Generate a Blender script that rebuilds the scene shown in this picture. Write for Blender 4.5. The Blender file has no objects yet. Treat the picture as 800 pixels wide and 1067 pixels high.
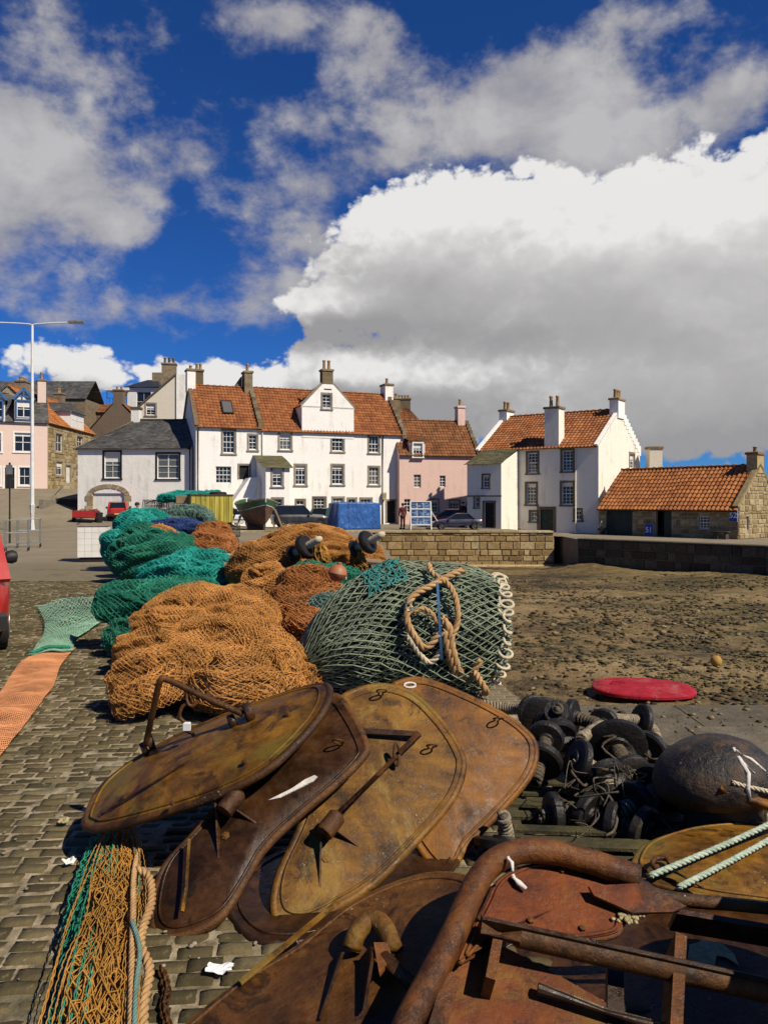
import bpy, bmesh, math, random
import numpy as np
from mathutils import Vector, Matrix
random.seed(7)
C = bpy.context.scene.collection
SC = bpy.context.scene
# ------------------------------------------------------------------ camera
FPX, HC, U0, V0 = 829.0, 1.75, 400.0, 523.0        # focal length in photo pixels, eye height, principal column, horizon row
cam = bpy.data.cameras.new('camera')
cam.sensor_fit = 'VERTICAL'; cam.sensor_height = 36.0
cam.lens = 36.0 * FPX / 1067.0
cam.shift_y = (V0 - 533.5) / 1067.0 * -1.0 * -1.0
cam.clip_start = 0.05; cam.clip_end = 9000
camo = bpy.data.objects.new('camera', cam); C.objects.link(camo)
camo.location = (0, 0, HC); camo.rotation_euler = (math.radians(90), 0, 0)
SC.camera = camo
# ------------------------------------------------------------------ light
SUN_AZ, SUN_EL = math.radians(53), math.radians(46)  # azimuth measured from behind the camera (-Y) towards the right (+X)
tosun = Vector((math.sin(SUN_AZ)*math.cos(SUN_EL), -math.cos(SUN_AZ)*math.cos(SUN_EL), math.sin(SUN_EL)))
sl = bpy.data.lights.new('sun', 'SUN'); sl.energy = 5.0; sl.angle = math.radians(0.5); sl.color = (1.0, 0.91, 0.76)
so = bpy.data.objects.new('sun', sl); C.objects.link(so); so.location = (30, -30, 40)
so.rotation_euler = tosun.to_track_quat('Z', 'Y').to_euler()
SC.view_settings.view_transform = 'Standard'; SC.view_settings.look = 'None'
SC.view_settings.gamma = 1.0; SC.view_settings.use_curve_mapping = False
SC.view_settings.exposure = 0.32
SC.render.engine = 'CYCLES'
cy = SC.cycles
cy.use_denoising = True; cy.max_bounces = 5; cy.diffuse_bounces = 2; cy.glossy_bounces = 2; cy.transparent_max_bounces = 6
cy.use_adaptive_sampling = True; cy.adaptive_threshold = 0.015
# ------------------------------------------------------------------ node helpers
def nd(nt, t, **k):
    n = nt.nodes.new(t)
    for a, b in k.items(): setattr(n, a, b)
    return n
def put(nt, sock, val):
    if val is None: return
    if isinstance(val, bpy.types.NodeSocket): nt.links.new(val, sock)
    else:
        if isinstance(val, (tuple, list)) and len(val) == 3 and sock.type == 'RGBA': val = (*val, 1)
        sock.default_value = val
def mth(nt, op, a, b=None, c=None, clamp=False):
    n = nd(nt, 'ShaderNodeMath', operation=op, use_clamp=clamp)
    for i, v in enumerate((a, b, c)): put(nt, n.inputs[i], v)
    return n.outputs[0]
def vmt(nt, op, a, b=None):
    n = nd(nt, 'ShaderNodeVectorMath', operation=op)
    put(nt, n.inputs[0], a); put(nt, n.inputs[1], b)
    return n.outputs[0]
def mapping(nt, vec, scale=(1,1,1), rot=(0,0,0), loc=(0,0,0)):
    n = nd(nt, 'ShaderNodeMapping'); put(nt, n.inputs[0], vec)
    n.inputs['Scale'].default_value = scale; n.inputs['Rotation'].default_value = rot; n.inputs['Location'].default_value = loc
    return n.outputs[0]
def noise(nt, vec, scale, detail=5, rough=0.55, dist=0.0):
    n = nd(nt, 'ShaderNodeTexNoise'); put(nt, n.inputs['Vector'], vec)
    n.inputs['Scale'].default_value = scale; n.inputs['Detail'].default_value = detail
    n.inputs['Roughness'].default_value = rough; n.inputs['Distortion'].default_value = dist
    return n.outputs[0]
def ss(nt, v, a, b, lo=0.0, hi=1.0):
    n = nd(nt, 'ShaderNodeMapRange', interpolation_type='SMOOTHSTEP'); put(nt, n.inputs[0], v)
    for i, x in enumerate((a, b, lo, hi)): n.inputs[1+i].default_value = x
    return n.outputs[0]
def ramp(nt, fac, stops, interp='LINEAR'):
    n = nd(nt, 'ShaderNodeValToRGB'); cr = n.color_ramp; cr.interpolation = interp
    while len(cr.elements) < len(stops): cr.elements.new(0.5)
    for e, (p, c) in zip(cr.elements, stops): e.position = p; e.color = (*c, 1)
    put(nt, n.inputs[0], fac); return n.outputs[0]
def mixc(nt, fac, a, b, blend='MIX'):
    n = nd(nt, 'ShaderNodeMix', data_type='RGBA', blend_type=blend)
    put(nt, n.inputs[0], fac); put(nt, n.inputs[6], a); put(nt, n.inputs[7], b)
    return n.outputs[2]
def bump(nt, h, strength=0.4, dist=0.02, normal=None):
    n = nd(nt, 'ShaderNodeBump'); n.inputs['Strength'].default_value = strength; n.inputs['Distance'].default_value = dist
    put(nt, n.inputs['Height'], h)
    if normal is not None: put(nt, n.inputs['Normal'], normal)
    return n.outputs[0]
MATS = {}
def mat(name, fn):
    m = bpy.data.materials.new(name); m.use_nodes = True; nt = m.node_tree; nt.nodes.clear()
    out = nd(nt, 'ShaderNodeOutputMaterial'); b = nd(nt, 'ShaderNodeBsdfPrincipled')
    nt.links.new(b.outputs[0], out.inputs[0]); fn(nt, b); MATS[name] = m
    return m
def objco(nt): return nd(nt, 'ShaderNodeTexCoord').outputs['Object']
def island(nt):
    r = nd(nt, 'ShaderNodeNewGeometry').outputs['Random Per Island']; o = nd(nt, 'ShaderNodeObjectInfo').outputs['Random']
    return mth(nt, 'FRACT', mth(nt, 'ADD', r, mth(nt, 'MULTIPLY', o, 7.31)))
def simple(name, c1, c2=None, scale=6, rough=0.7, bstr=0.15, bscale=60, metal=0.0, spec=0.3, dirt=None, isl=0.0):
    c2 = c2 or tuple(x*0.7 for x in c1)
    def f(nt, b):
        co = objco(nt); n = noise(nt, co, scale, 6, 0.6)
        col = ramp(nt, n, [(0.32, c2), (0.66, c1)])
        if dirt: col = mixc(nt, ss(nt, noise(nt, co, scale*0.37, 7, 0.65), 0.52, 0.72), col, dirt)
        if isl:
            r = island(nt); col = mixc(nt, 1.0, col, ramp(nt, r, [(0, (1-isl,)*3), (1, (1+isl*0.6,)*3)]), 'MULTIPLY')
        put(nt, b.inputs['Base Color'], col)
        b.inputs['Roughness'].default_value = rough; b.inputs['Metallic'].default_value = metal
        b.inputs['Specular IOR Level'].default_value = spec
        if bstr: put(nt, b.inputs['Normal'], bump(nt, noise(nt, co, bscale, 4, 0.6), bstr, 0.02))
    return mat(name, f)
# ------------------------------------------------------------------ world: physical sky with broken cumulus
world = bpy.data.worlds.new('World'); SC.world = world; world.use_nodes = True
def build_world():
    nt = world.node_tree; nt.nodes.clear()
    out = nd(nt, 'ShaderNodeOutputWorld')
    sky = nd(nt, 'ShaderNodeTexSky', sky_type='NISHITA'); sky.sun_disc = False
    sky.sun_elevation = SUN_EL; sky.sun_rotation = math.pi - SUN_AZ
    sky.altitude = 300; sky.air_density = 0.8; sky.dust_density = 0.12; sky.ozone_density = 6.0
    d = nd(nt, 'ShaderNodeTexCoord').outputs['Generated']
    bluer = mixc(nt, 1.0, sky.outputs[0], (0.26, 0.66, 1.22), 'MULTIPLY')
    bg1 = nd(nt, 'ShaderNodeBackground'); put(nt, bg1.inputs[0], bluer); bg1.inputs[1].default_value = 0.056
    # cloud banks as directions (photo column, row, half widths, weight); beyond them the same noise carries on
    CU = [(470,270,100,58,.8),(600,262,150,74,1.0),(760,268,150,72,1.0),(340,318,52,22,.66),(385,280,62,46,.66),(480,330,150,36,.5),(420,228,70,44,.62),(500,205,60,30,.35),(900,300,220,130,1.0),
          (560,405,240,44,.75),(740,395,190,64,.8),(620,450,190,26,.5),(345,372,40,18,.4),(420,388,100,26,.75),(260,396,85,18,.72),(85,384,42,34,1.0),(15,372,34,22,.7),(180,388,40,14,.6)]
    WI = [(500,125,80,44,.56),(600,130,105,60,.72),(660,150,70,36,.6),(330,120,110,44,.36),(300,18,100,26,.46),(770,92,46,32,.66),(540,70,120,28,.3),
          (58,140,74,56,.80),(15,205,70,44,.75),(122,240,42,28,.74),(-80,160,120,100,.6),(20,10,60,40,.5),(70,325,130,26,.40),(225,320,80,18,.42),(330,255,70,40,.38),(300,190,90,30,.22),(690,10,90,20,.38),(200,300,200,60,.16),(400,60,60,60,.25)]
    def conv(B):
        out_ = []
        for u, v, ru, rv, w in B:
            az = math.atan((u-U0)/FPX); el = math.atan((V0-v)/math.hypot(FPX, u-U0)); out_.append((az, el, ru/FPX*math.cos(az), rv/FPX*math.cos(el), w))
        return out_
    CU, WI = conv(CU), conv(WI)
    sx = nd(nt, 'ShaderNodeSeparateXYZ'); put(nt, sx.inputs[0], d)
    az0 = mth(nt, 'ARCTAN2', sx.outputs[0], sx.outputs[1]); el0 = mth(nt, 'ARCSINE', sx.outputs[2])
    def coord(az, el):
        co = nd(nt, 'ShaderNodeCombineXYZ'); put(nt, co.inputs[0], mth(nt, 'SINE', az)); put(nt, co.inputs[1], mth(nt, 'COSINE', az)); put(nt, co.inputs[2], mth(nt, 'MULTIPLY', el, 1.35)); return co.outputs[0]
    def bsum(B, az, el):
        acc = None
        for a, e, ra, re, w in B:
            p = mth(nt, 'MULTIPLY', mth(nt, 'SUBTRACT', az, a), 1/ra); q = mth(nt, 'MULTIPLY', mth(nt, 'SUBTRACT', el, e), 1/re)
            r = mth(nt, 'MULTIPLY_ADD', p, p, mth(nt, 'MULTIPLY', q, q))
            k = mth(nt, 'MULTIPLY', mth(nt, 'EXPONENT', mth(nt, 'MULTIPLY', r, -0.9)), w)
            acc = k if acc is None else mth(nt, 'ADD', acc, k)
        return mth(nt, 'MINIMUM', acc, 2.0)
    def cum(daz, de, det):
        az = mth(nt, 'ADD', az0, daz) if daz else az0; el = mth(nt, 'ADD', el0, de) if de else el0
        c = coord(az, el)
        n1 = noise(nt, c, 5.0, det, 0.58, 0.25)
        n2 = noise(nt, c, 16.0, max(2, det-4), 0.5, 0.0)
        puff = mth(nt, 'ADD', mth(nt, 'ABSOLUTE', mth(nt, 'SUBTRACT', n2, 0.5)), mth(nt, 'MULTIPLY', mth(nt, 'ABSOLUTE', mth(nt, 'SUBTRACT', noise(nt, c, 36.0, 3, 0.55), 0.5)), 0.5))
        t = mth(nt, 'ADD', mth(nt, 'MULTIPLY', mth(nt, 'SUBTRACT', n1, 0.5), 0.85), mth(nt, 'MULTIPLY', mth(nt, 'SUBTRACT', puff, 0.14), 2.0))
        bs = bsum(CU, az, el); return mth(nt, 'ADD', bs, t), mth(nt, 'ADD', bs, mth(nt, 'ADD', mth(nt, 'MULTIPLY', noise(nt, c, 4.0, 3, 0.5, 0.2), 0.9), mth(nt, 'MULTIPLY', n2, 0.35)))
    (F0, S0), (F1, S1) = cum(0, 0, 8), cum(0.010, 0.034, 5)
    cmask = ss(nt, F0, 0.42, 0.66)
    rim = ss(nt, F1, 1.75, 0.40)
    puffs = mth(nt, 'SUBTRACT', F0, F1)
    lit = mth(nt, 'ADD', 0.35, mth(nt, 'MULTIPLY', mth(nt, 'SUBTRACT', S0, S1), 0.55))
    lit = mth(nt, 'ADD', lit, mth(nt, 'MULTIPLY', rim, 0.10))
    lit = mth(nt, 'ADD', lit, mth(nt, 'MULTIPLY', puffs, mth(nt, 'MULTIPLY_ADD', rim, 0.70, 0.12)))
    lit = mth(nt, 'ADD', lit, mth(nt, 'MULTIPLY', ss(nt, el0, 0.18, 0.42), 0.14))
    ccol = ramp(nt, lit, [(0.0, (0.38,0.372,0.375)), (0.32, (0.52,0.508,0.505)), (0.55, (0.68,0.668,0.66)), (0.78, (0.84,0.83,0.82)), (1.0, (0.94,0.93,0.91))])
    cw = coord(az0, el0); nw = noise(nt, mapping(nt, cw, (1, 1, 1.2), (0, math.radians(14), 0)), 6.5, 9, 0.60, 0.12); nw2 = noise(nt, cw, 21, 7, 0.60, 0.1)
    W = mth(nt, 'ADD', bsum(WI, az0, el0), mth(nt, 'ADD', mth(nt, 'MULTIPLY', mth(nt, 'SUBTRACT', nw, 0.5), 2.3), mth(nt, 'MULTIPLY', mth(nt, 'SUBTRACT', nw2, 0.5), 0.9)))
    wmask = mth(nt, 'MULTIPLY', ss(nt, W, 0.20, 0.82), 0.92)
    wcol = ramp(nt, mth(nt, 'ADD', mth(nt, 'MULTIPLY', W, 0.30), mth(nt, 'MULTIPLY', mth(nt, 'SUBTRACT', noise(nt, cw, 9, 6, 0.6, 0.3), 0.22), 1.15)), [(0.25, (0.30,0.31,0.40)), (0.5, (0.46,0.45,0.48)), (0.8, (0.66,0.645,0.64))])
    bg2 = nd(nt, 'ShaderNodeBackground'); put(nt, bg2.inputs[0], ccol); bg2.inputs[1].default_value = 0.70
    bg3 = nd(nt, 'ShaderNodeBackground'); put(nt, bg3.inputs[0], wcol); bg3.inputs[1].default_value = 0.66
    m1 = nd(nt, 'ShaderNodeMixShader'); put(nt, m1.inputs[0], wmask); nt.links.new(bg1.outputs[0], m1.inputs[1]); nt.links.new(bg3.outputs[0], m1.inputs[2])
    mx = nd(nt, 'ShaderNodeMixShader'); put(nt, mx.inputs[0], mth(nt, 'MULTIPLY', cmask, 0.98)); nt.links.new(m1.outputs[0], mx.inputs[1]); nt.links.new(bg2.outputs[0], mx.inputs[2])
    nt.links.new(mx.outputs[0], out.inputs[0])
build_world()
world.cycles.sampling_method = 'MANUAL'; world.cycles.sample_map_resolution = 256
# ------------------------------------------------------------------ numpy noise
def _hash(ix, iy, iz, seed):
    h = (ix.astype(np.int64)*374761393 + iy.astype(np.int64)*668265263 + iz.astype(np.int64)*2147483647 + seed*974711) & 0xffffffff
    h = ((h ^ (h >> 13)) * 1274126177) & 0xffffffff
    return ((h ^ (h >> 16)) & 0xffff) / 65535.0
def vnoise(x, y, z=0.0, seed=0):
    x, y, z = np.broadcast_arrays(np.asarray(x, float), np.asarray(y, float), np.asarray(z, float))
    i, j, k = np.floor(x), np.floor(y), np.floor(z); a, b, c = x-i, y-j, z-k
    a, b, c = a*a*(3-2*a), b*b*(3-2*b), c*c*(3-2*c)
    r = 0
    for dx in (0, 1):
        for dy in (0, 1):
            for dz in (0, 1):
                r = r + _hash(i+dx, j+dy, k+dz, seed)*(a if dx else 1-a)*(b if dy else 1-b)*(c if dz else 1-c)
    return r*2-1
def fbm(x, y, z=0.0, seed=0, octv=4):
    r = 0; am = 0.5; f = 1.0
    for o in range(octv): r = r + am*vnoise(np.asarray(x)*f, np.asarray(y)*f, np.asarray(z)*f, seed+o*17); am *= 0.5; f *= 2.03
    return r
# ------------------------------------------------------------------ mesh helpers
def fast_mesh(name, verts, faces):
    verts = np.asarray(verts, np.float32); faces = np.asarray(faces, np.int32); k = faces.shape[1]
    me = bpy.data.meshes.new(name); me.vertices.add(len(verts)); me.vertices.foreach_set('co', verts.ravel())
    me.loops.add(faces.size); me.loops.foreach_set('vertex_index', faces.ravel())
    me.polygons.add(len(faces)); me.polygons.foreach_set('loop_start', np.arange(0, faces.size, k, dtype=np.int32))
    me.update(calc_edges=True); me.validate(); return me
def link(name, me, m, parent=None, smooth=False):
    o = bpy.data.objects.new(name, me); C.objects.link(o)
    if m is not None and not me.materials: me.materials.append(MATS[m] if isinstance(m, str) else m)
    if smooth and len(me.polygons): me.polygons.foreach_set('use_smooth', np.ones(len(me.polygons), bool))
    if parent is not None: o.parent = parent
    return o
def tag(o, label=None, cat=None, group=None, kind=None):
    if label: o['label'] = label
    if cat: o['category'] = cat
    if group: o['group'] = group
    if kind: o['kind'] = kind
    return o
def empty(name, loc=(0,0,0), rz=0.0, label=None, cat=None, group=None, kind=None):
    o = bpy.data.objects.new(name, None); C.objects.link(o); o.location = loc; o.rotation_euler = (0, 0, rz); o.empty_display_size = 0.2
    return tag(o, label, cat, group, kind)
def copy_tree(o, parent=None):
    c = o.copy(); C.objects.link(c); c.parent = parent
    for ch in [x for x in o.children]: copy_tree(ch, c)
    return c
def frame_of(t):
    t = Vector(t).normalized(); a = Vector((0,0,1)) if abs(t.z) < 0.9 else Vector((1,0,0))
    x = t.cross(a).normalized(); return x, x.cross(t).normalized(), t
class MB:
    def __init__(s): s.v = []; s.f = []; s.uv = []
    def add(s, vs, fs, uvs=None):
        n = len(s.v); s.v += [tuple(p) for p in vs]; s.f += [tuple(i+n for i in f) for f in fs]
        s.uv += uvs if uvs else [(0,0)]*len(vs); return s
    def box(s, x0, x1, y0, y1, z0, z1):
        return s.add([(x0,y0,z0),(x1,y0,z0),(x1,y1,z0),(x0,y1,z0),(x0,y0,z1),(x1,y0,z1),(x1,y1,z1),(x0,y1,z1)],
                     [(0,3,2,1),(4,5,6,7),(0,1,5,4),(1,2,6,5),(2,3,7,6),(3,0,4,7)])
    def bbox(s, x0, x1, y0, y1, z0, z1, b=0.02):           # box with chamfered top edges
        s.add([(x0,y0,z0),(x1,y0,z0),(x1,y1,z0),(x0,y1,z0),(x0,y0,z1-b),(x1,y0,z1-b),(x1,y1,z1-b),(x0,y1,z1-b),(x0+b,y0+b,z1),(x1-b,y0+b,z1),(x1-b,y1-b,z1),(x0+b,y1-b,z1)],
              [(0,3,2,1),(8,9,10,11),(0,1,5,4),(1,2,6,5),(2,3,7,6),(3,0,4,7),(4,5,9,8),(5,6,10,9),(6,7,11,10),(7,4,8,11)]); return s
    def obox(s, a, b, w, h, up=(0,0,1)):                    # beam from a to b, width w, height h
        a, b = Vector(a), Vector(b); t = (b-a).normalized(); u = Vector(up); x = t.cross(u)
        if x.length < 1e-4: x = t.cross(Vector((1,0,0)))
        x.normalize(); u = x.cross(t).normalized(); vs = []
        for p in (a, b):
            for i, j in ((-1,-1),(1,-1),(1,1),(-1,1)): vs.append(p + x*(i*w/2) + u*(j*h/2))
        return s.add(vs, [(0,3,2,1),(4,5,6,7),(0,1,5,4),(1,2,6,5),(2,3,7,6),(3,0,4,7)])
    def tube(s, path, r, n=8, caps=True):
        P = [Vector(p) for p in path]; m = len(P); rr = r if isinstance(r, (list, tuple)) else [r]*m
        vs = []; x = None
        for i, p in enumerate(P):
            t = (P[min(i+1, m-1)] - P[max(i-1, 0)])
            if t.length < 1e-9: t = Vector((0,0,1))
            t.normalize()
            if x is None: x, y, _ = frame_of(t)
            else:
                x = (x - t*x.dot(t))
                if x.length < 1e-6: x, y, _ = frame_of(t)
                x.normalize(); y = t.cross(x)
            for k in range(n):
                a = 2*math.pi*k/n; vs.append(p + x*(math.cos(a)*rr[i]) + y*(math.sin(a)*rr[i]))
        fs = []
        for i in range(m-1):
            for k in range(n): fs.append((i*n+k, i*n+(k+1) % n, (i+1)*n+(k+1) % n, (i+1)*n+k))
        if caps: fs.append(tuple(range(n-1, -1, -1))); fs.append(tuple((m-1)*n+k for k in range(n)))
        return s.add(vs, fs)
    def lathe(s, o, axis, prof, n=16):                      # prof: list of (radius, height along axis)
        o = Vector(o); x, y, t = frame_of(axis); vs = []; fs = []
        for r, h in prof:
            for k in range(n):
                a = 2*math.pi*k/n; vs.append(o + t*h + x*(math.cos(a)*r) + y*(math.sin(a)*r))
        for i in range(len(prof)-1):
            for k in range(n): fs.append((i*n+k, i*n+(k+1) % n, (i+1)*n+(k+1) % n, (i+1)*n+k))
        fs.append(tuple(range(n-1, -1, -1))); fs.append(tuple((len(prof)-1)*n+k for k in range(n)))
        return s.add(vs, fs)
    def prism(s, poly, off):                                # poly: 3-D points of one planar face, off: extrusion vector
        n = len(poly); off = Vector(off); vs = [Vector(p) for p in poly] + [Vector(p)+off for p in poly]
        return s.add(vs, [tuple(range(n-1,-1,-1)), tuple(range(n, 2*n))] + [(i, (i+1) % n, n+(i+1) % n, n+i) for i in range(n)])
    def build(s, name, m, parent=None, smooth=False, origin=None, fix=True):
        me = bpy.data.meshes.new(name)
        vs = s.v if origin is None else [(p[0]-origin[0], p[1]-origin[1], p[2]-origin[2]) for p in s.v]
        me.from_pydata(vs, [], s.f)
        if any(u != (0,0) for u in s.uv):
            l = me.uv_layers.new(name='UVMap'); idx = np.zeros(len(me.loops), np.int32); me.loops.foreach_get('vertex_index', idx)
            l.data.foreach_set('uv', np.asarray(s.uv, np.float32)[idx].ravel())
        if fix:
            bm = bmesh.new(); bm.from_mesh(me); bmesh.ops.recalc_face_normals(bm, faces=bm.faces); bm.to_mesh(me); bm.free()
        me.update()
        o = link(name, me, m, parent, smooth)
        if smooth == 'auto':
            me.set_sharp_from_angle(angle=math.radians(35))
        return o
def Pt(u, v, Y): return Vector(((u-U0)/FPX*Y, Y, HC-(v-V0)/FPX*Y))
def Gd(u, v, z=0.0):
    Y = (HC-z)*FPX/(v-V0); return Vector(((u-U0)/FPX*Y, Y, z))
def spline(pts, n=8, closed=False):
    P = [Vector(p) for p in pts]; m = len(P); out = []
    for i in range(m if closed else m-1):
        g = (lambda k: P[k % m]) if closed else (lambda k: P[min(max(k, 0), m-1)])
        a, b, c, d = g(i-1), g(i), g(i+1), g(i+2)
        for j in range(n):
            t = j/n; out.append(0.5*((2*b)+(c-a)*t+(2*a-5*b+4*c-d)*t*t+(3*b-a-3*c+d)*t**3))
    if not closed: out.append(P[-1].copy())
    return out
# ================================================================== materials
def plaster(name, base, stain, streak=0.35, bstr=0.25):
    def f(nt, b):
        co = objco(nt)
        n1 = noise(nt, co, 0.9, 7, 0.65); n2 = noise(nt, mapping(nt, co, (2.6, 2.6, 0.28)), 1.0, 6, 0.6); n3 = noise(nt, co, 9, 5, 0.6)
        col = mixc(nt, ss(nt, n3, 0.3, 0.75), base, tuple(c*0.9 for c in base))
        fac = mth(nt, 'MULTIPLY', ss(nt, mth(nt, 'ADD', mth(nt, 'MULTIPLY', n1, 0.5), mth(nt, 'MULTIPLY', n2, 0.6)), 0.55, 0.78), streak, clamp=True)
        col = mixc(nt, fac, col, stain)
        put(nt, b.inputs['Base Color'], col); b.inputs['Roughness'].default_value = 0.92; b.inputs['Specular IOR Level'].default_value = 0.15
        put(nt, b.inputs['Normal'], bump(nt, mth(nt, 'ADD', noise(nt, co, 14, 6, 0.7), mth(nt, 'MULTIPLY', n1, 2.0)), bstr, 0.05))
    return mat(name, f)
plaster('lime_white', (0.80,0.77,0.71), (0.40,0.34,0.25), 0.62)
plaster('dull_white', (0.76,0.71,0.60), (0.38,0.32,0.23), 0.6)
plaster('grey_harl', (0.76,0.73,0.66), (0.34,0.30,0.25), 0.6, 0.5)
plaster('cream_harl', (0.58,0.52,0.42), (0.36,0.31,0.24), 0.4)
plaster('pink_wash', (0.66,0.46,0.39), (0.42,0.27,0.22), 0.5)
plaster('pale_pink', (0.66,0.50,0.42), (0.48,0.37,0.30), 0.4)
plaster('dark_render', (0.16,0.12,0.085), (0.08,0.06,0.045), 0.7, 0.6)
def tiles(name, cols, moss=None, mossamt=0.0, rough=0.85):
    def f(nt, b):
        uv = nd(nt, 'ShaderNodeTexCoord').outputs['UV']; fl = vmt(nt, 'FLOOR', uv)
        wn = nd(nt, 'ShaderNodeTexWhiteNoise', noise_dimensions='2D'); put(nt, wn.inputs[0], fl)
        co = objco(nt); n = noise(nt, co, 0.55, 6, 0.6)
        k = mth(nt, 'ADD', mth(nt, 'MULTIPLY', wn.outputs[0], 0.45), mth(nt, 'MULTIPLY', n, 0.62))
        col = ramp(nt, k, [(0.12, cols[0]), (0.45, cols[1]), (0.72, cols[2]), (0.95, cols[3])])
        col = mixc(nt, ss(nt, noise(nt, co, 5, 6, 0.7), 0.5, 0.8, 0, 0.55), col, tuple(c*0.45 for c in cols[1]))
        if moss: col = mixc(nt, ss(nt, noise(nt, co, 1.3, 7, 0.7), 0.62-mossamt, 0.78-mossamt*0.6), col, moss)
        put(nt, b.inputs['Base Color'], col); b.inputs['Roughness'].default_value = rough; b.inputs['Specular IOR Level'].default_value = 0.2
        put(nt, b.inputs['Normal'], bump(nt, noise(nt, co, 30, 4), 0.3, 0.02))
    return mat(name, f)
tiles('pantile', [(0.107,0.040,0.018), (0.221,0.078,0.029), (0.295,0.112,0.038), (0.344,0.160,0.068)], (0.082,0.060,0.024), 0.02)
tiles('pantile_old', [(0.082,0.034,0.016), (0.172,0.068,0.026), (0.238,0.100,0.040), (0.279,0.152,0.072)], (0.090,0.072,0.024), 0.08)
tiles('pantile_bright', [(0.139,0.048,0.018), (0.271,0.096,0.030), (0.353,0.132,0.040), (0.377,0.176,0.064)])
tiles('slate', [(0.03,0.03,0.03), (0.06,0.058,0.055), (0.095,0.09,0.082), (0.14,0.13,0.115)], (0.10,0.09,0.055), 0.0, 0.6)
tiles('mossy_slate', [(0.05,0.045,0.03), (0.09,0.08,0.045), (0.13,0.115,0.06), (0.16,0.15,0.09)], (0.11,0.10,0.028), 0.16)
simple('lead_slate', (0.028,0.032,0.042), (0.018,0.02,0.027), 3, 0.45, 0.1)
def stonef(name, cols, isl=True, sc=5.0, bs=0.6):
    def f(nt, b):
        co = objco(nt); r = island(nt)
        col = ramp(nt, r, [(0.0, cols[0]), (0.35, cols[1]), (0.7, cols[2]), (1.0, cols[3])])
        n = noise(nt, co, sc, 7, 0.65)
        col = mixc(nt, ss(nt, n, 0.3, 0.62, 0.6, 0.0), col, tuple(c*0.4 for c in cols[1]))
        col = mixc(nt, ss(nt, noise(nt, co, sc*2.7, 5, 0.6), 0.6, 0.75, 0, 0.5), col, tuple(min(1, c*1.5) for c in cols[3]))
        put(nt, b.inputs['Base Color'], col); b.inputs['Roughness'].default_value = 0.9; b.inputs['Specular IOR Level'].default_value = 0.25
        put(nt, b.inputs['Normal'], bump(nt, noise(nt, co, sc*5, 7, 0.7), bs, 0.03))
    return mat(name, f)
stonef('sandstone', [(0.17,0.11,0.045), (0.27,0.18,0.075), (0.36,0.25,0.11), (0.44,0.34,0.18)])
stonef('sandstone_pale', [(0.20,0.14,0.06), (0.29,0.21,0.10), (0.36,0.27,0.14), (0.44,0.36,0.22)])
stonef('mortar_stone', [(0.36,0.30,0.19)]*4, sc=3)
stonef('dark_quay_stone', [(0.05,0.038,0.021), (0.085,0.065,0.036), (0.12,0.092,0.052), (0.17,0.13,0.075)])
stonef('margin_stone', [(0.20,0.17,0.13), (0.23,0.20,0.15), (0.26,0.22,0.17), (0.30,0.26,0.20)], sc=3)
stonef('brown_margin', [(0.12,0.085,0.055), (0.14,0.10,0.065), (0.16,0.12,0.08), (0.20,0.15,0.10)], sc=3)
stonef('arch_stone', [(0.26,0.19,0.10), (0.31,0.23,0.13), (0.35,0.27,0.16), (0.40,0.32,0.20)], sc=3)
stonef('chimney_stone', [(0.12,0.085,0.05), (0.17,0.125,0.07), (0.21,0.16,0.10), (0.27,0.21,0.14)], sc=3)
stonef('sett_stone', [(0.048,0.037,0.016), (0.074,0.057,0.025), (0.104,0.080,0.037), (0.15,0.119,0.058)], sc=11, bs=0.5)
stonef('edge_stone', [(0.085,0.068,0.045), (0.105,0.086,0.058), (0.125,0.104,0.072), (0.16,0.134,0.095)], sc=4.5, bs=0.6)
stonef('pebble', [(0.020,0.014,0.007), (0.05,0.034,0.014), (0.12,0.084,0.037), (0.25,0.19,0.10)], sc=18, bs=0.3)
simple('clay_pot', (0.36,0.22,0.10), (0.24,0.14,0.06), 4, 0.8)
simple('white_paint', (0.74,0.72,0.68), (0.62,0.60,0.55), 3, 0.5, 0.05)
simple('black_paint', (0.014,0.012,0.011), (0.009,0.008,0.008), 3, 0.5, 0.05)
simple('dark_green_paint', (0.018,0.034,0.022), (0.010,0.020,0.014), 3, 0.5, 0.05)
simple('blue_trim', (0.05,0.13,0.30), None, 3, 0.5, 0.05)
simple('off_white_door', (0.70,0.68,0.63), (0.60,0.57,0.50), 2, 0.55, 0.05)
def glassm(name, tint, blind=None):
    def f(nt, b):
        b.inputs['Base Color'].default_value = (*tint, 1); b.inputs['Roughness'].default_value = 0.06; b.inputs['Specular IOR Level'].default_value = 0.5
        put(nt, b.inputs['Normal'], bump(nt, noise(nt, objco(nt), 1.6, 2), 0.04, 0.2))
    return mat(name, f)
glassm('window_glass', (0.012,0.014,0.017)); glassm('car_glass', (0.01,0.012,0.014)); glassm('window_glass_pale', (0.10,0.10,0.095))
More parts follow.
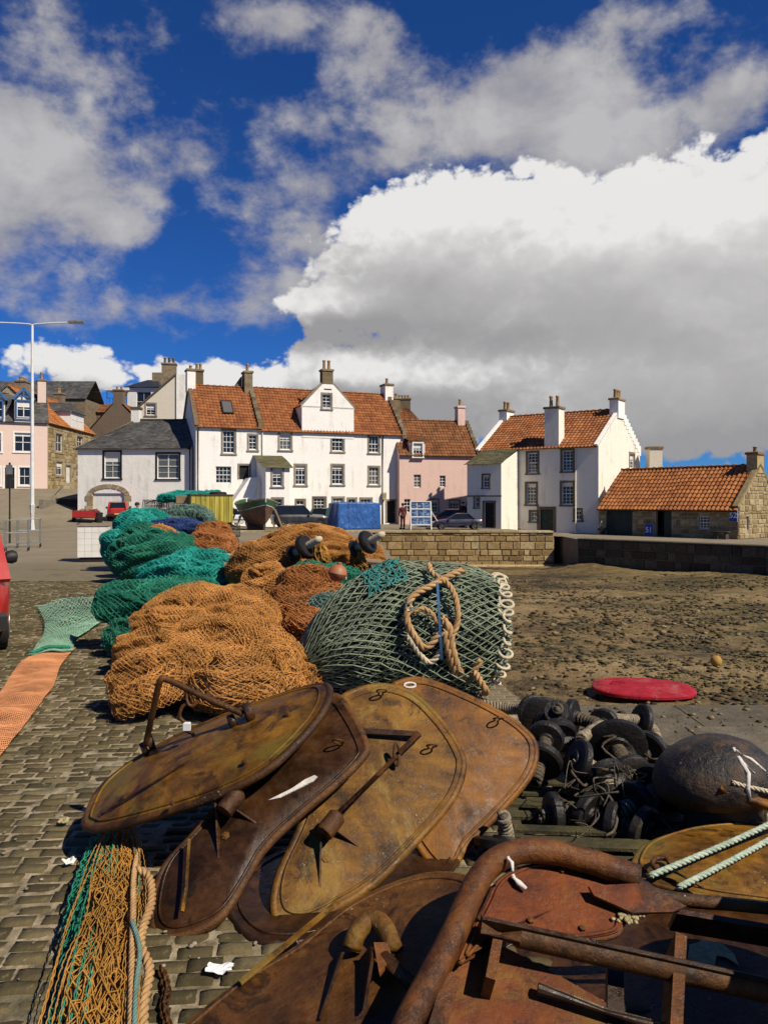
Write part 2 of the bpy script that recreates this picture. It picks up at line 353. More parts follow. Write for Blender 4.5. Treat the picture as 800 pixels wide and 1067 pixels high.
def groundm(nt, b):
    g = nd(nt, 'ShaderNodeNewGeometry').outputs['Position']
    co = mapping(nt, g, (1,1,1), (0,0,math.radians(-5)))
    wob = nd(nt, 'ShaderNodeVectorMath', operation='ADD'); put(nt, wob.inputs[0], co)
    nn = nd(nt, 'ShaderNodeTexNoise'); put(nt, nn.inputs['Vector'], g); nn.inputs['Scale'].default_value = 2.2
    sc_ = nd(nt, 'ShaderNodeVectorMath', operation='SCALE'); put(nt, sc_.inputs[0], nn.outputs[1]); sc_.inputs['Scale'].default_value = 0.07
    put(nt, wob.inputs[1], sc_.outputs[0])
    br = nd(nt, 'ShaderNodeTexBrick'); put(nt, br.inputs['Vector'], wob.outputs[0]); br.inputs['Scale'].default_value = 1.0
    br.inputs['Brick Width'].default_value = 0.158; br.inputs['Row Height'].default_value = 0.096; br.inputs['Mortar Size'].default_value = 0.014; br.inputs['Mortar Smooth'].default_value = 0.4
    br.inputs['Color1'].default_value = (0.105,0.084,0.047,1); br.inputs['Color2'].default_value = (0.15,0.122,0.072,1); br.inputs['Mortar'].default_value = (0.21,0.172,0.11,1)
    n1 = noise(nt, g, 0.5, 7, 0.65); n2 = noise(nt, g, 7, 6, 0.7)
    sett = mixc(nt, ss(nt, n2, 0.42, 0.72, 0, 0.6), br.outputs[0], (0.21,0.172,0.11))
    sett = mixc(nt, ss(nt, noise(nt, g, 1.1, 6, 0.6), 0.52, 0.7, 0, 0.5), sett, (0.055,0.05,0.022))
    sy = nd(nt, 'ShaderNodeSeparateXYZ'); put(nt, sy.inputs[0], g)
    far = ramp(nt, mth(nt, 'ADD', mth(nt, 'MULTIPLY', n1, 0.6), mth(nt, 'MULTIPLY', noise(nt, g, 2.2, 6, 0.7), 0.4)), [(0.3, (0.16,0.130,0.084)), (0.5, (0.215,0.178,0.118)), (0.7, (0.27,0.228,0.158))])
    fac = ss(nt, mth(nt, 'ADD', sy.outputs[1], mth(nt, 'MULTIPLY', n1, 14)), 27, 33, 0, 0.9)
    col = mixc(nt, fac, sett, far)
    col = mixc(nt, ss(nt, noise(nt, g, 0.28, 6, 0.6), 0.5, 0.75, 0, 0.55), col, (0.105,0.086,0.055))
    put(nt, b.inputs['Base Color'], col); b.inputs['Roughness'].default_value = 0.88; b.inputs['Specular IOR Level'].default_value = 0.25
    bh = mth(nt, 'ADD', mth(nt, 'MULTIPLY', br.outputs['Fac'], -0.8), mth(nt, 'MULTIPLY', n2, 0.9))
    put(nt, b.inputs['Normal'], bump(nt, bh, 0.6, 0.03))
mat('quay_paving', groundm)
def jointm(nt, b):
    g = nd(nt, 'ShaderNodeNewGeometry').outputs['Position']
    n = noise(nt, g, 9, 7, 0.7); n2 = noise(nt, g, 1.3, 5, 0.6)
    col = ramp(nt, n, [(0.38, (0.11,0.084,0.045)), (0.5, (0.25,0.197,0.116)), (0.62, (0.38,0.31,0.20))])
    col = mixc(nt, ss(nt, n2, 0.5, 0.68, 0, 0.7), col, (0.05,0.048,0.016))
    put(nt, b.inputs['Base Color'], col); b.inputs['Roughness'].default_value = 0.95
    put(nt, b.inputs['Normal'], bump(nt, noise(nt, g, 60, 6, 0.7), 0.7, 0.02))
mat('sandy_joint', jointm)
def beachm(nt, b):
    g = nd(nt, 'ShaderNodeNewGeometry').outputs['Position']
    n1 = noise(nt, mapping(nt, g, (0.35, 0.75, 0.6)), 0.5, 8, 0.68); n2 = noise(nt, g, 3.0, 8, 0.72); n3 = noise(nt, g, 11, 6, 0.7)
    k = mth(nt, 'ADD', mth(nt, 'MULTIPLY', n1, 0.55), mth(nt, 'ADD', mth(nt, 'MULTIPLY', n2, 0.3), mth(nt, 'MULTIPLY', n3, 0.15)))
    col = ramp(nt, k, [(0.41, (0.016,0.011,0.004)), (0.455, (0.062,0.040,0.014)), (0.495, (0.14,0.092,0.034)), (0.55, (0.215,0.145,0.058)), (0.63, (0.29,0.205,0.095))])
    sx = nd(nt, 'ShaderNodeSeparateXYZ'); put(nt, sx.inputs[0], g)
    weed = mth(nt, 'MULTIPLY', ss(nt, mth(nt, 'SUBTRACT', mth(nt, 'MULTIPLY', sx.outputs[0], 1.0), mth(nt, 'MULTIPLY', sx.outputs[1], 0.10)), 2.0, 8.0), ss(nt, noise(nt, g, 1.6, 8, 0.75), 0.46, 0.58))
    col = mixc(nt, mth(nt, 'MULTIPLY', weed, 0.75), col, (0.085,0.072,0.016))
    put(nt, b.inputs['Base Color'], col); b.inputs['Roughness'].default_value = 0.75; b.inputs['Specular IOR Level'].default_value = 0.35
    put(nt, b.inputs['Normal'], bump(nt, mth(nt, 'ADD', n2, mth(nt, 'MULTIPLY', n3, 0.6)), 0.9, 0.09))
mat('muddy_shore', beachm)
simple('far_ground', (0.10,0.095,0.06), (0.06,0.065,0.035), 0.05, 0.95, 0.0)
# ================================================================== setting: ground, quay, shore
def struct(o, label=None): o['kind'] = 'structure'; return o
g = MB().add([(-4000,-1500,-4.2),(4000,-1500,-4.2),(4000,7000,-4.2),(-4000,7000,-4.2)], [(0,1,2,3)]).build('ground', 'far_ground'); struct(g)
QE = [(9.5, -6), (9.5, 6.72), (1.25, 6.72), (0.95, 9.0), (0.3, 24.0), (-0.75, 46.3)]       # seaward edge of the near quay
poly = [(-90,-6,0)] + [(x, y, 0) for x, y in QE] + [(-90, 46.3, 0)]
q = MB().prism([(x, y, -3.4) for x, y, _ in poly], (0,0,3.4)).build('quay', 'quay_paving'); struct(q)
def gz(x, y):
    s = lambda a, b, t: (lambda k: k*k*(3-2*k))(min(max((t-a)/(b-a), 0), 1))
    z = 2.45*s(50, 70, y + 0.12*(-x-20))*s(17.5, 26, -x) + 0.45*s(50, 58, y)*s(9, 16, -x) + 0.020*max(0, y-72)
    return z - 0.26*s(7.5, 10.4, x)
def street():
    xs = np.concatenate([np.arange(-90, -34, 4.0), np.arange(-34, 10.41, 0.9), [10.4]]); ys = np.concatenate([np.arange(46.3, 80, 1.0), np.arange(80, 190, 6.0)])
    v = [(x, y, gz(x, y)) for y in ys for x in xs]; n = len(xs)
    f = [(j*n+i, j*n+i+1, (j+1)*n+i+1, (j+1)*n+i) for j in range(len(ys)-1) for i in range(n-1)]
    me = fast_mesh('road', v, f); struct(link('road', me, 'quay_paving', None, True))
street()
RQ = [(10.42, 42.8), (17.1, 35.6), (40, 13)]
rq = MB().prism([(x, y, -3.6) for x, y in RQ] + [(90,13,-3.6),(90,90,-3.6),(10.42,90,-3.6)], (0,0,3.34)).build('pavement', 'quay_paving'); struct(rq)
def shore_z(x, y):
    x = np.asarray(x, float); y = np.asarray(y, float); s = lambda a, b, t: (lambda k: k*k*(3-2*k))(np.clip((t-a)/(b-a), 0, 1))
    z = -1.30 - 0.65*s(14, 42, y)*s(16, 6, x) - 0.2*s(8, 24, y)*s(5, 14, x)
    z = z + 0.35*np.exp(-(((x-11.2)/1.5)**2+((y-42.8)/2.2)**2))
    z = z + 0.14*fbm(x*0.35, y*0.35, 0, 5, 4) + 0.05*fbm(x*1.9, y*1.9, 0, 9, 4) + 0.02*vnoise(x*7, y*7, 0, 3)
    return z
def shore():
    ys = np.concatenate([np.arange(6.2, 14, 0.10), np.arange(14, 26, 0.2), np.arange(26, 50.5, 0.45)]); xs = np.concatenate([np.arange(-2.5, 9, 0.12), np.arange(9, 20, 0.28), np.arange(20, 60, 1.5)])
    X, Y = np.meshgrid(xs, ys); Z = shore_z(X, Y); n = len(xs); v = np.stack([X, Y, Z], -1).reshape(-1, 3)
    idx = np.arange(len(ys)*n).reshape(len(ys), n)
    f = np.stack([idx[:-1,:-1], idx[:-1,1:], idx[1:,1:], idx[1:,:-1]], -1).reshape(-1, 4)
    struct(link('beach', fast_mesh('beach', v, f), 'muddy_shore', None, True))
shore()
def ico():
    bm = bmesh.new(); bmesh.ops.create_icosphere(bm, subdivisions=1, radius=1.0); v = np.array([x.co[:] for x in bm.verts]); f = np.array([[x.index for x in p.verts] for p in bm.faces]); bm.free(); return v, f
ICO_V, ICO_F = ico()
def stones(name, pts, sizes, m, flat=0.55, seed=1, parent=None):
    rs = np.random.RandomState(seed); V = []; F = []
    for k, (p, s) in enumerate(zip(pts, sizes)):
        a = rs.rand()*6.28; j = 1+0.45*(rs.rand(len(ICO_V), 1)-0.5); q = ICO_V*j*np.array([s*(0.8+0.7*rs.rand()), s, s*flat])
        c, d = math.cos(a), math.sin(a); q = np.stack([q[:,0]*c-q[:,1]*d, q[:,0]*d+q[:,1]*c, q[:,2]], -1)+np.asarray(p)
        V.append(q); F.append(ICO_F+k*len(ICO_V))
    return link(name, fast_mesh(name, np.concatenate(V), np.concatenate(F)), m, parent, False)
def scatter_shore():
    rs = np.random.RandomState(11); n = 90000
    y = 7.3 + 30*rs.rand(n)**1.9; x = -0.5 + (y*0.56+1.5)*rs.rand(n)
    d = fbm(x*0.45, y*0.8, 0, 21, 3) + 0.16*(y < 13) - 0.10*(y > 17) + 0.012*(x-2)
    ok = d >= 0.02 - 0.3*rs.rand(n)**2; x, y = x[ok][:13000], y[ok][:13000]
    s = 0.012 + 0.05*rs.rand(len(x))**2.6*np.where(y < 18, 1.0, 1.5)
    P = np.stack([x, y, shore_z(x, y) + s*0.15], -1)
    tag(stones('pebbles', P, s, 'pebble', 0.5, 4), 'dark pebbles and seaweed lumps strewn over the muddy shore', 'pebbles', kind='stuff')
scatter_shore()
def seaweed():
    rs = np.random.RandomState(71); n = 40000; y = 8 + 26*rs.rand(n)**1.3; x = 0.5 + (y*0.52+0.5)*rs.rand(n); d = fbm(x*0.6, y*1.0, 0, 44, 4)+0.02*(x-0.2*y)
    ok = d > 0.12; x, y = x[ok][:4200], y[ok][:4200]; s = 0.02+0.06*rs.rand(len(x))**2*np.where(y < 16, 1, 1.6)
    simple('bladder_wrack', (0.085,0.070,0.014), (0.022,0.018,0.006), 9, 0.5, 0.5, 50, isl=.6); tag(stones('seaweed', np.stack([x, y, shore_z(x, y)+.008], -1), s, 'bladder_wrack', .28, 14), 'dark olive seaweed clumps matted on the muddy shore', 'seaweed', kind='stuff')
seaweed()
# ---- granite setts of the near quay
def sett_mesh(k):
    rs = np.random.RandomState(40+k); L, W, h = 0.128+0.020*rs.rand(), 0.072+0.012*rs.rand(), 0.05; V = []; F = []
    nx, ny = 4, 3
    for j in range(ny+1):
        for i in range(nx+1):
            a, b = (i/nx*2-1), (j/ny*2-1); ed = max(abs(a)**6, abs(b)**6)
            V.append((a*L/2*(1-0.05*rs.rand()) , b*W/2*(1-0.10*rs.rand()), 0.009-0.0055*ed+0.0035*(rs.rand()-0.5)))
    n = nx+1
    for j in range(ny):
        for i in range(nx): F.append((j*n+i, j*n+i+1, (j+1)*n+i+1, (j+1)*n+i))
    ring = list(range(nx+1)) + [j*n+nx for j in range(1, ny+1)] + [ny*n+i for i in range(nx-1, -1, -1)] + [j*n for j in range(ny-1, 0, -1)]
    b0 = len(V); V += [(V[i][0]*1.02, V[i][1]*1.03, -0.03) for i in ring]
    for a in range(len(ring)): F.append((ring[a], b0+a, b0+(a+1) % len(ring), ring[(a+1) % len(ring)]))
    return np.array(V), F
def setts():
    rs = np.random.RandomState(3); rot = math.radians(5); c, s = math.cos(rot), math.sin(rot); cand = []
    SW, SH = 0.158, 0.096
    for r in range(-12, 205):
        y = 1.6 + r*SH; off = rs.rand()*SW
        for i in range(-82, 48):
            x = i*SW + off; X, Y = x*c - y*s, x*s + y*c
            if Y < 1.7 or Y > (17.5 if X < -2.2 else 13.5) or X > 3.6 or X < -Y*0.56-1.3: continue
            if X > 1.0 and Y > 5.3: continue
            if X > 0.8 and Y > 6.7: continue
            cand.append((X + 0.008*rs.randn(), Y + 0.005*rs.randn(), rot + 0.035*rs.randn(), 0.004*rs.randn()))
    kinds = [sett_mesh(k) for k in range(6)]
    def vis(t):
        u = U0 + t[0]/t[1]*FPX; v = V0 + HC/t[1]*FPX
        hid = (u > 190 and v > 720) or (u > 110 and v < 760) or v > 1100 or u < -15
        return 1e9 if hid else t[1]
    order = sorted(range(len(cand)), key=lambda i: vis(cand[i]))
    near = order[:300]; rest = order[300:]
    me = []
    for V, F in kinds:
        m = bpy.data.meshes.new('sett'); m.from_pydata(V.tolist(), [], F); m.materials.append(MATS['sett_stone']); m.polygons.foreach_set('use_smooth', np.ones(len(m.polygons), bool)); me.append(m)
    for i in near:
        X, Y, a, dz = cand[i]; o = bpy.data.objects.new('sett', me[i % 6]); C.objects.link(o); o.parent = q
        o.location = (X, Y, dz+0.004); o.rotation_euler = (0.03*rs.randn(), 0.02*rs.randn(), a)
    mb = MB()
    for i in rest:
        X, Y, a, dz = cand[i]; V, F = kinds[i % 6]; ca, sa = math.cos(a), math.sin(a)
        W = np.stack([V[:,0]*ca-V[:,1]*sa+X, V[:,0]*sa+V[:,1]*ca+Y, V[:,2]+dz+0.004], -1); mb.add(W.tolist(), F)
    tag(mb.build('sett_field', 'sett_stone', q, True, fix=False), kind='stuff')
    mb = MB().add([(-5,1.2,0.004),(3.4,1.2,0.004),(3.4,5.4,0.004),(0.9,6.6,0.004),(0.6,13.2,0.004),(-2.2,13.2,0.004),(-2.2,17.3,0.004),(-11.5,17.3,0.004)], [(0,1,2,3,4,5,6,7)])
    mb.build('joint_bed', 'sandy_joint', q)
setts()
def edge_slabs():
    rs = random.Random(5); x = 1.2
    for row, (y0, y1) in enumerate(((5.42, 6.08), (6.084, 6.74))):
        x = 1.15 if row == 0 else 1.35
        while x < 9:
            w = rs.uniform(0.8, 1.35); mb = MB(); mb.bbox(x, x+w-0.006, y0, y1, -0.2, 0.03+rs.uniform(0, 0.006), 0.006); mb.build('edge_slab', 'edge_stone', q); x += w
edge_slabs()
rs_ = np.random.RandomState(19); n_ = 420; x_ = 1.2+6*rs_.rand(n_); y_ = 5.5+1.2*rs_.rand(n_)**.6
tag(stones('rubble', np.stack([x_, y_, np.full(n_, .038)], -1), .005+.03*rs_.rand(n_)**4, 'pebble', .5, 8), 'loose shingle scattered on the grey quay edge slabs', 'shingle', kind='stuff')
# ---- coursed rubble helper
def courses(W, Hh, hmin, hmax, lmin, lmax, seed):
    rs = random.Random(seed); z = 0; out = []
    while z < Hh-0.04:
        h = min(rs.uniform(hmin, hmax), Hh-z)
        if Hh-z-h < hmin*0.6: h = Hh-z
        x = 0
        while x < W-0.02:
            l = min(rs.uniform(lmin, lmax), W-x)
            if W-x-l < lmin*0.5: l = W-x
            out.append((x, x+l, z, z+h)); x += l
        z += h
    return out
def stone_block(mb, x0, x1, z0, z1, y, t, rs, j=0.012):
    k = lambda: rs.uniform(-j, j); a, b, c, d = x0+j+abs(k()), x1-j-abs(k()), z0+j+abs(k()), z1-j-abs(k()); e = min(0.02, (b-a)*0.2, (d-c)*0.2); p = t+rs.uniform(-0.3, 0.5)*t
    mb.add([(a,y,c),(b,y,c),(b,y,d),(a,y,d),(a+e,y-p+k()*0.5,c+e),(b-e,y-p+k()*0.5,c+e+k()),(b-e,y-p+k()*0.5,d-e+k()),(a+e,y-p+k()*0.5,d-e)], [(4,5,6,7),(0,1,5,4),(1,2,6,5),(2,3,7,6),(3,0,4,7)])
# ---- harbour wall of squared rubble
def seawall():
    pL, pR = Vector((-9.2, 46.22, 0)), Vector((9.85, 46.22, 0)); d = (pR-pL); L = d.length; a = math.atan2(d.y, d.x); zb = -2.3
    root = empty('harbour_wall', (pL.x, pL.y, zb), a, 'low harbour wall of squared brown sandstone blocks along the muddy shore', 'wall')
    MB().box(0, L, 0.04, 1.2, 0, 2.26).build('mortar', 'mortar_stone', root)
    rs = random.Random(8); rows = courses(L, 2.0, 0.26, 0.46, 0.3, 0.95, 12)
    for x0, x1, z0, z1 in rows:
        if x1 < 6.5: continue
        mb = MB(); stone_block(mb, x0, x1, 0.26+z0, 0.26+z1, 0.05, 0.06, rs, 0.014); mb.build('stone', 'sandstone', root)
    x = 0
    while x < L:
        w = min(rs.uniform(0.9, 1.5), L-x); MB().bbox(x+0.006, x+w-0.006, -0.06, 1.22, 2.262, 2.36, 0.02).build('coping_stone', 'sandstone_pale', root); x += w
    MB().bbox(0, L+0.1, -0.7, 0.02, -0.2, 0.42, 0.06).build('footing', 'sandstone', root)
    rb = MB()                                                    # return face round the corner
    for x0, x1, z0, z1 in courses(5.0, 2.0, 0.26, 0.46, 0.3, 0.9, 15): stone_block(rb, x0, x1, 0.26+z0, 0.26+z1, 0.0, 0.05, rs, 0.014)
    o = rb.build('return_stones', 'sandstone', root); o.location = (L, 0.1, 0); o.rotation_euler = (0, 0, math.pi/2); o['kind'] = 'stuff'
seawall()
def quaywall(i, p, r, nm):
    p, r = Vector((*p, 0)), Vector((*r, 0)); d = r-p; L = d.length; rs = random.Random(30+i)
    root = empty('quay_wall', (p.x, p.y, -3.0), math.atan2(d.y, d.x), nm, 'wall')
    mb = MB()
    for x0, x1, z0, z1 in courses(L, 2.72, 0.28, 0.45, 0.4, 1.3, 50+i): stone_block(mb, x0, x1, z0, z1, -0.01, 0.05, rs, 0.012)
    o = mb.build('masonry', 'dark_quay_stone', root); o['kind'] = 'stuff'
    x = 0
    while x < L:
        w = min(rs.uniform(0.9, 1.6), L-x); MB().bbox(x+0.006, x+w-0.006, -0.1, 0.7, 2.745, 2.80, 0.02).build('coping_stone', 'edge_stone', root); x += w
quaywall(0, RQ[0], RQ[1], 'dark weedy quay wall below the stone cottage')
quaywall(1, RQ[1], RQ[2], 'continuation of the dark quay wall out at the frame edge')
# ================================================================== houses
class Fac:
    def __init__(s, pL, pR, zb):
        s.p = Vector((pL[0], pL[1])); d = Vector((pR[0], pR[1])) - s.p; s.L = d.length; s.d = d.normalized(); s.n = Vector((-s.d.y, s.d.x)); s.zb = zb; s.a = math.atan2(s.d.y, s.d.x)
    def loc(s, u, v, back=0.0):
        ux = (u-U0)/FPX; o = s.p + s.n*back
        t = (o.x*s.n.x + o.y*s.n.y)/(ux*s.n.x + s.n.y)
        q = Vector((ux*t, t)) - s.p
        return q.dot(s.d), HC-(v-V0)/FPX*t - s.zb
    def rect(s, u0, v0, u1, v1):
        um = (u0+u1)/2; x0, _ = s.loc(u0, v0); x1, _ = s.loc(u1, v0); _, za = s.loc(um, v1); _, zc = s.loc(um, v0)
        return x0, x1, za, zc
def wall_grid(mb, x0, x1, z0, z1, holes, depth=0.2, y=0.0):
    xs = sorted({x0, x1} | {min(max(h[i], x0), x1) for h in holes for i in (0, 1)}); zs = sorted({z0, z1} | {min(max(h[i], z0), z1) for h in holes for i in (2, 3)})
    for a, b in zip(xs, xs[1:]):
        for c, d in zip(zs, zs[1:]):
            m, n = (a+b)/2, (c+d)/2
            if any(h[0] < m < h[1] and h[2] < n < h[3] for h in holes): continue
            mb.add([(a,y,c),(b,y,c),(b,y,d),(a,y,d)], [(0,1,2,3)])
    for a, b, c, d in holes:
        e = y+depth
        mb.add([(a,y,c),(b,y,c),(b,y,d),(a,y,d),(a,e,c),(b,e,c),(b,e,d),(a,e,d)], [(0,4,5,1),(1,5,6,2),(2,6,7,3),(3,7,4,0)])
def window(parent, x0, x1, z0, z1, nx=3, ny=4, y=0.0, sur='margin_stone', frame='white_paint', sw=0.14, pale=False, bay=1):
    mb = MB(); e = 0.05; yd = y+0.11
    mb.box(x0, x0+e, yd, yd+0.06, z0, z1); mb.box(x1-e, x1, yd, yd+0.06, z0, z1); mb.box(x0+e, x1-e, yd, yd+0.06, z0, z0+e*1.3); mb.box(x0+e, x1-e, yd, yd+0.06, z1-e, z1)
    zm = (z0+z1)/2; mb.box(x0+e, x1-e, yd-0.015, yd+0.045, zm-0.025, zm+0.025)
    for i in range(1, nx): xx = x0+(x1-x0)*i/nx; t = 0.035 if bay == 2 and i*2 == nx else 0.014; mb.box(xx-t, xx+t, yd+0.01, yd+0.04, z0+e, z1-e)
    for j in range(1, ny):
        if j*2 == ny: continue
        zz = z0+(z1-z0)*j/ny; mb.box(x0+e, x1-e, yd+0.012, yd+0.038, zz-0.013, zz+0.013)
    w = mb.build('window', frame, parent, fix=False)
    MB().add([(x0+e,yd+0.035,z0+e),(x1-e,yd+0.035,z0+e),(x1-e,yd+0.035,z1-e),(x0+e,yd+0.035,z1-e)], [(0,1,2,3)]).build('pane', 'window_glass_pale' if pale or int(x0*731+z0*377) % 4 == 0 else 'window_glass', w, fix=False)
    if int(x0*517+z0*211) % 5 < 2: MB().box(x0+e, x1-e, yd+0.02, yd+0.033, z0+(z1-z0)*(0.62+0.2*(int(x0*91) % 2)), z1-e).build('blind', 'off_white_door', w, fix=False)
    if sur:
        m = MB(); p = y-0.025
        m.box(x0-sw, x0, p, y+0.03, z0-sw*0.3, z1+sw); m.box(x1, x1+sw, p, y+0.03, z0-sw*0.3, z1+sw); m.box(x0, x1, p, y+0.03, z1, z1+sw); m.box(x0-sw-0.04, x1+sw+0.04, p-0.05, y+0.06, z0-sw*1.05, z0-sw*0.3-0.002)
        m.build('surround', sur, w, fix=False)
    return w
def door(parent, x0, x1, z0, z1, m='black_paint', sur='margin_stone', y=0.0, sw=0.14, panels=True):
    mb = MB(); mb.box(x0, x1, y+0.13, y+0.18, z0, z1)
    if panels:
        w = x1-x0; h = z1-z0
        for i in (0, 1):
            for c, d in ((0.08, 0.42), (0.5, 0.9)): mb.box(x0+w*(0.1+0.43*i), x0+w*(0.47+0.43*i), y+0.115, y+0.13, z0+h*c, z0+h*d)
    o = mb.build('door', m, parent, fix=False)
    MB().lathe((x1-0.12, y+0.12, z0+(z1-z0)*0.48), (0,-1,0), [(0.012,0),(0.012,0.03),(0.03,0.04),(0.03,0.06),(0.01,0.07)], 8).build('handle', 'clay_pot', o)
    if sur:
        k = MB(); p = y-0.025; k.box(x0-sw, x0, p, y+0.03, z0, z1+sw); k.box(x1, x1+sw, p, y+0.03, z0, z1+sw); k.box(x0, x1, p, y+0.03, z1, z1+sw); k.build('surround', sur, o, fix=False)
    return o
def slope(mb, p00, p10, p01, p11, tw=0.25, th=0.33, amp=0.045, kind='pan', lift=0.05, seed=0):
    p00, p10, p01, p11 = map(Vector, (p00, p10, p01, p11)); nrm = (p10-p00).cross(p01-p00).normalized()
    if nrm.z < 0: nrm = -nrm
    W = max((p10-p00).length, (p11-p01).length); nc = max(2, round(W/tw)); nr = max(2, round((p01-p00).length/th)); rs = random.Random(seed)
    s1, s2 = seed*1.7, seed*0.9
    sag = lambda x, t: (0.045*math.sin(x*0.9+s1)+0.03*math.sin(x*2.3+s2))*math.sin(math.pi*min(1, max(0, t)))
    k = 4 if kind == 'pan' else 2; prof = [0, 0.55, 1.0, 0.55] if kind == 'pan' else [0, 0]
    m = nc*k+1
    for r in range(nr):
        vs = []; uv = []; fs = []; ph = rs.random()
        for row, (t, l) in enumerate(((r/nr, 0.0), (r/nr, lift), ((r+1)/nr, lift*0.25))):
            A = p00.lerp(p01, t); B = p10.lerp(p11, t)
            for i in range(m):
                j = (rs.random()-0.5)*0.012 if kind != 'pan' else (rs.random()-0.5)*0.008
                vs.append(A.lerp(B, i/(m-1)) + nrm*(l + sag(i/(m-1)*W, t) + amp*prof[i % k]*(1 if row else 0) + j)); uv.append((i/k + 0.01, r + 0.02 + (0.9 if row == 2 else 0)))
        for i in range(m-1):
            fs.append((i, i+1, m+i+1, m+i)); fs.append((m+i, m+i+1, 2*m+i+1, 2*m+i))
        # split columns so that each tile keeps its own colour cell
        mb.add(vs, fs, uv)
def chimney(root, x, y, z0, z1, w, d, m='chimney_stone', pots=2, pot_h=0.55, cap='chimney_stone', pm='clay_pot', along='x'):
    mb = MB(); mb.box(x-w/2, x+w/2, y-d/2, y+d/2, z0, z1); c = mb.build('chimney', m, root, fix=False)
    MB().bbox(x-w/2-0.07, x+w/2+0.07, y-d/2-0.07, y+d/2+0.07, z1+0.001, z1+0.16, 0.04).build('cap', cap, c, fix=False)
    for i in range(pots):
        k = (i+0.5)/pots-0.5; px, py = (x+k*w*0.9, y) if along == 'x' else (x, y+k*d*0.9)
        MB().lathe((px, py, z1+0.15), (0,0,1), [(0.13,0),(0.12,pot_h*0.15),(0.10,pot_h*0.8),(0.13,pot_h*0.88),(0.13,pot_h),(0.08,pot_h),(0.07,pot_h*0.8)], 10).build('chimney_pot', pm, c, True)
    return c
def skew(root, x, y0, z0, y1, z1, w=0.3, m='chimney_stone', steps=0, up=0.16, name='skew'):
    mb = MB()
    if steps:
        for i in range(steps):
            ya, yb = y0+(y1-y0)*i/steps, y0+(y1-y0)*(i+1)/steps; zb_ = z0+(z1-z0)*(i+1)/steps; mb.box(x-w/2, x+w/2, min(ya, yb), max(ya, yb)+0.02, z0+(z1-z0)*i/steps-0.25, zb_+up*0.7)
    else: mb.obox((x, y0, z0+up*0.3), (x, y1, z1+up*0.3), w, up)
    return mb.build(name, m, root, fix=False)
def gable_roof(root, L, D, ze, zr, m, kind='pan', ov=0.12, x0=0.0, seed=0, back=True, tw=0.25, th=0.33, fo=0.18):
    mb = MB(); k = (zr-ze)/(D/2); e = fo
    slope(mb, (x0-ov,-e,ze-e*k), (x0+L+ov,-e,ze-e*k), (x0-ov,D/2,zr), (x0+L+ov,D/2,zr), tw, th, 0.065 if kind == 'pan' else 0, kind, 0.05 if kind == 'pan' else 0.02, seed)
    if back: slope(mb, (x0+L+ov,D+e,ze-e*k), (x0-ov,D+e,ze-e*k), (x0+L+ov,D/2,zr), (x0-ov,D/2,zr), tw*2, th*2, 0.065 if kind == 'pan' else 0, kind, 0.05 if kind == 'pan' else 0.02, seed+1)
    r = mb.build('roof', m, root, fix=False)
    rd = MB(); n = max(1, int(L/0.45))
    for i in range(n): rd.tube([(x0+L*i/n+0.01, D/2, zr+0.05), (x0+L*(i+1)/n-0.01, D/2, zr+0.06)], 0.11, 8)
    rd.build('ridge', m if kind == 'pan' else 'chimney_stone', r)
    return r
def shell(root, L, D, ze, zr, wall, holes, z0=-0.6, sideholes=()):
    mb = MB(); wall_grid(mb, 0, L, z0, ze, holes)
    mb.add([(L,0,z0),(L,D,z0),(L,D,ze),(L,D/2,zr),(L,0,ze)], [(0,1,2,3,4)]) if not sideholes else None
    mb.add([(0,D,z0),(0,0,z0),(0,0,ze),(0,D/2,zr),(0,D,ze)], [(0,1,2,3,4)])
    mb.add([(L,D,z0),(0,D,z0),(0,D,ze),(L,D,ze)], [(0,1,2,3)])
    if sideholes:
        xs = [0.0]; 
        m2 = MB(); wall_grid(m2, 0, D, z0, ze, list(sideholes)); mb.add([(L-v[1], v[0], v[2]) for v in m2.v], m2.f)
        mb.add([(L,0,ze),(L,D,ze),(L,D/2,zr)], [(0,1,2)])
    return mb.build('wall', wall, root, fix=False)
def at(root, f, fn): pass
def gutter(root, x0, x1, z, m='black_paint'):
    MB().tube([(x0, -0.16, z), (x1, -0.16, z)], 0.05, 6).build('gutter', m, root)
def downpipe(root, x, z0, z1, m='black_paint'):
    MB().tube([(x, -0.08, z0), (x, -0.08, z1)], 0.045, 6).build('downpipe', m, root)
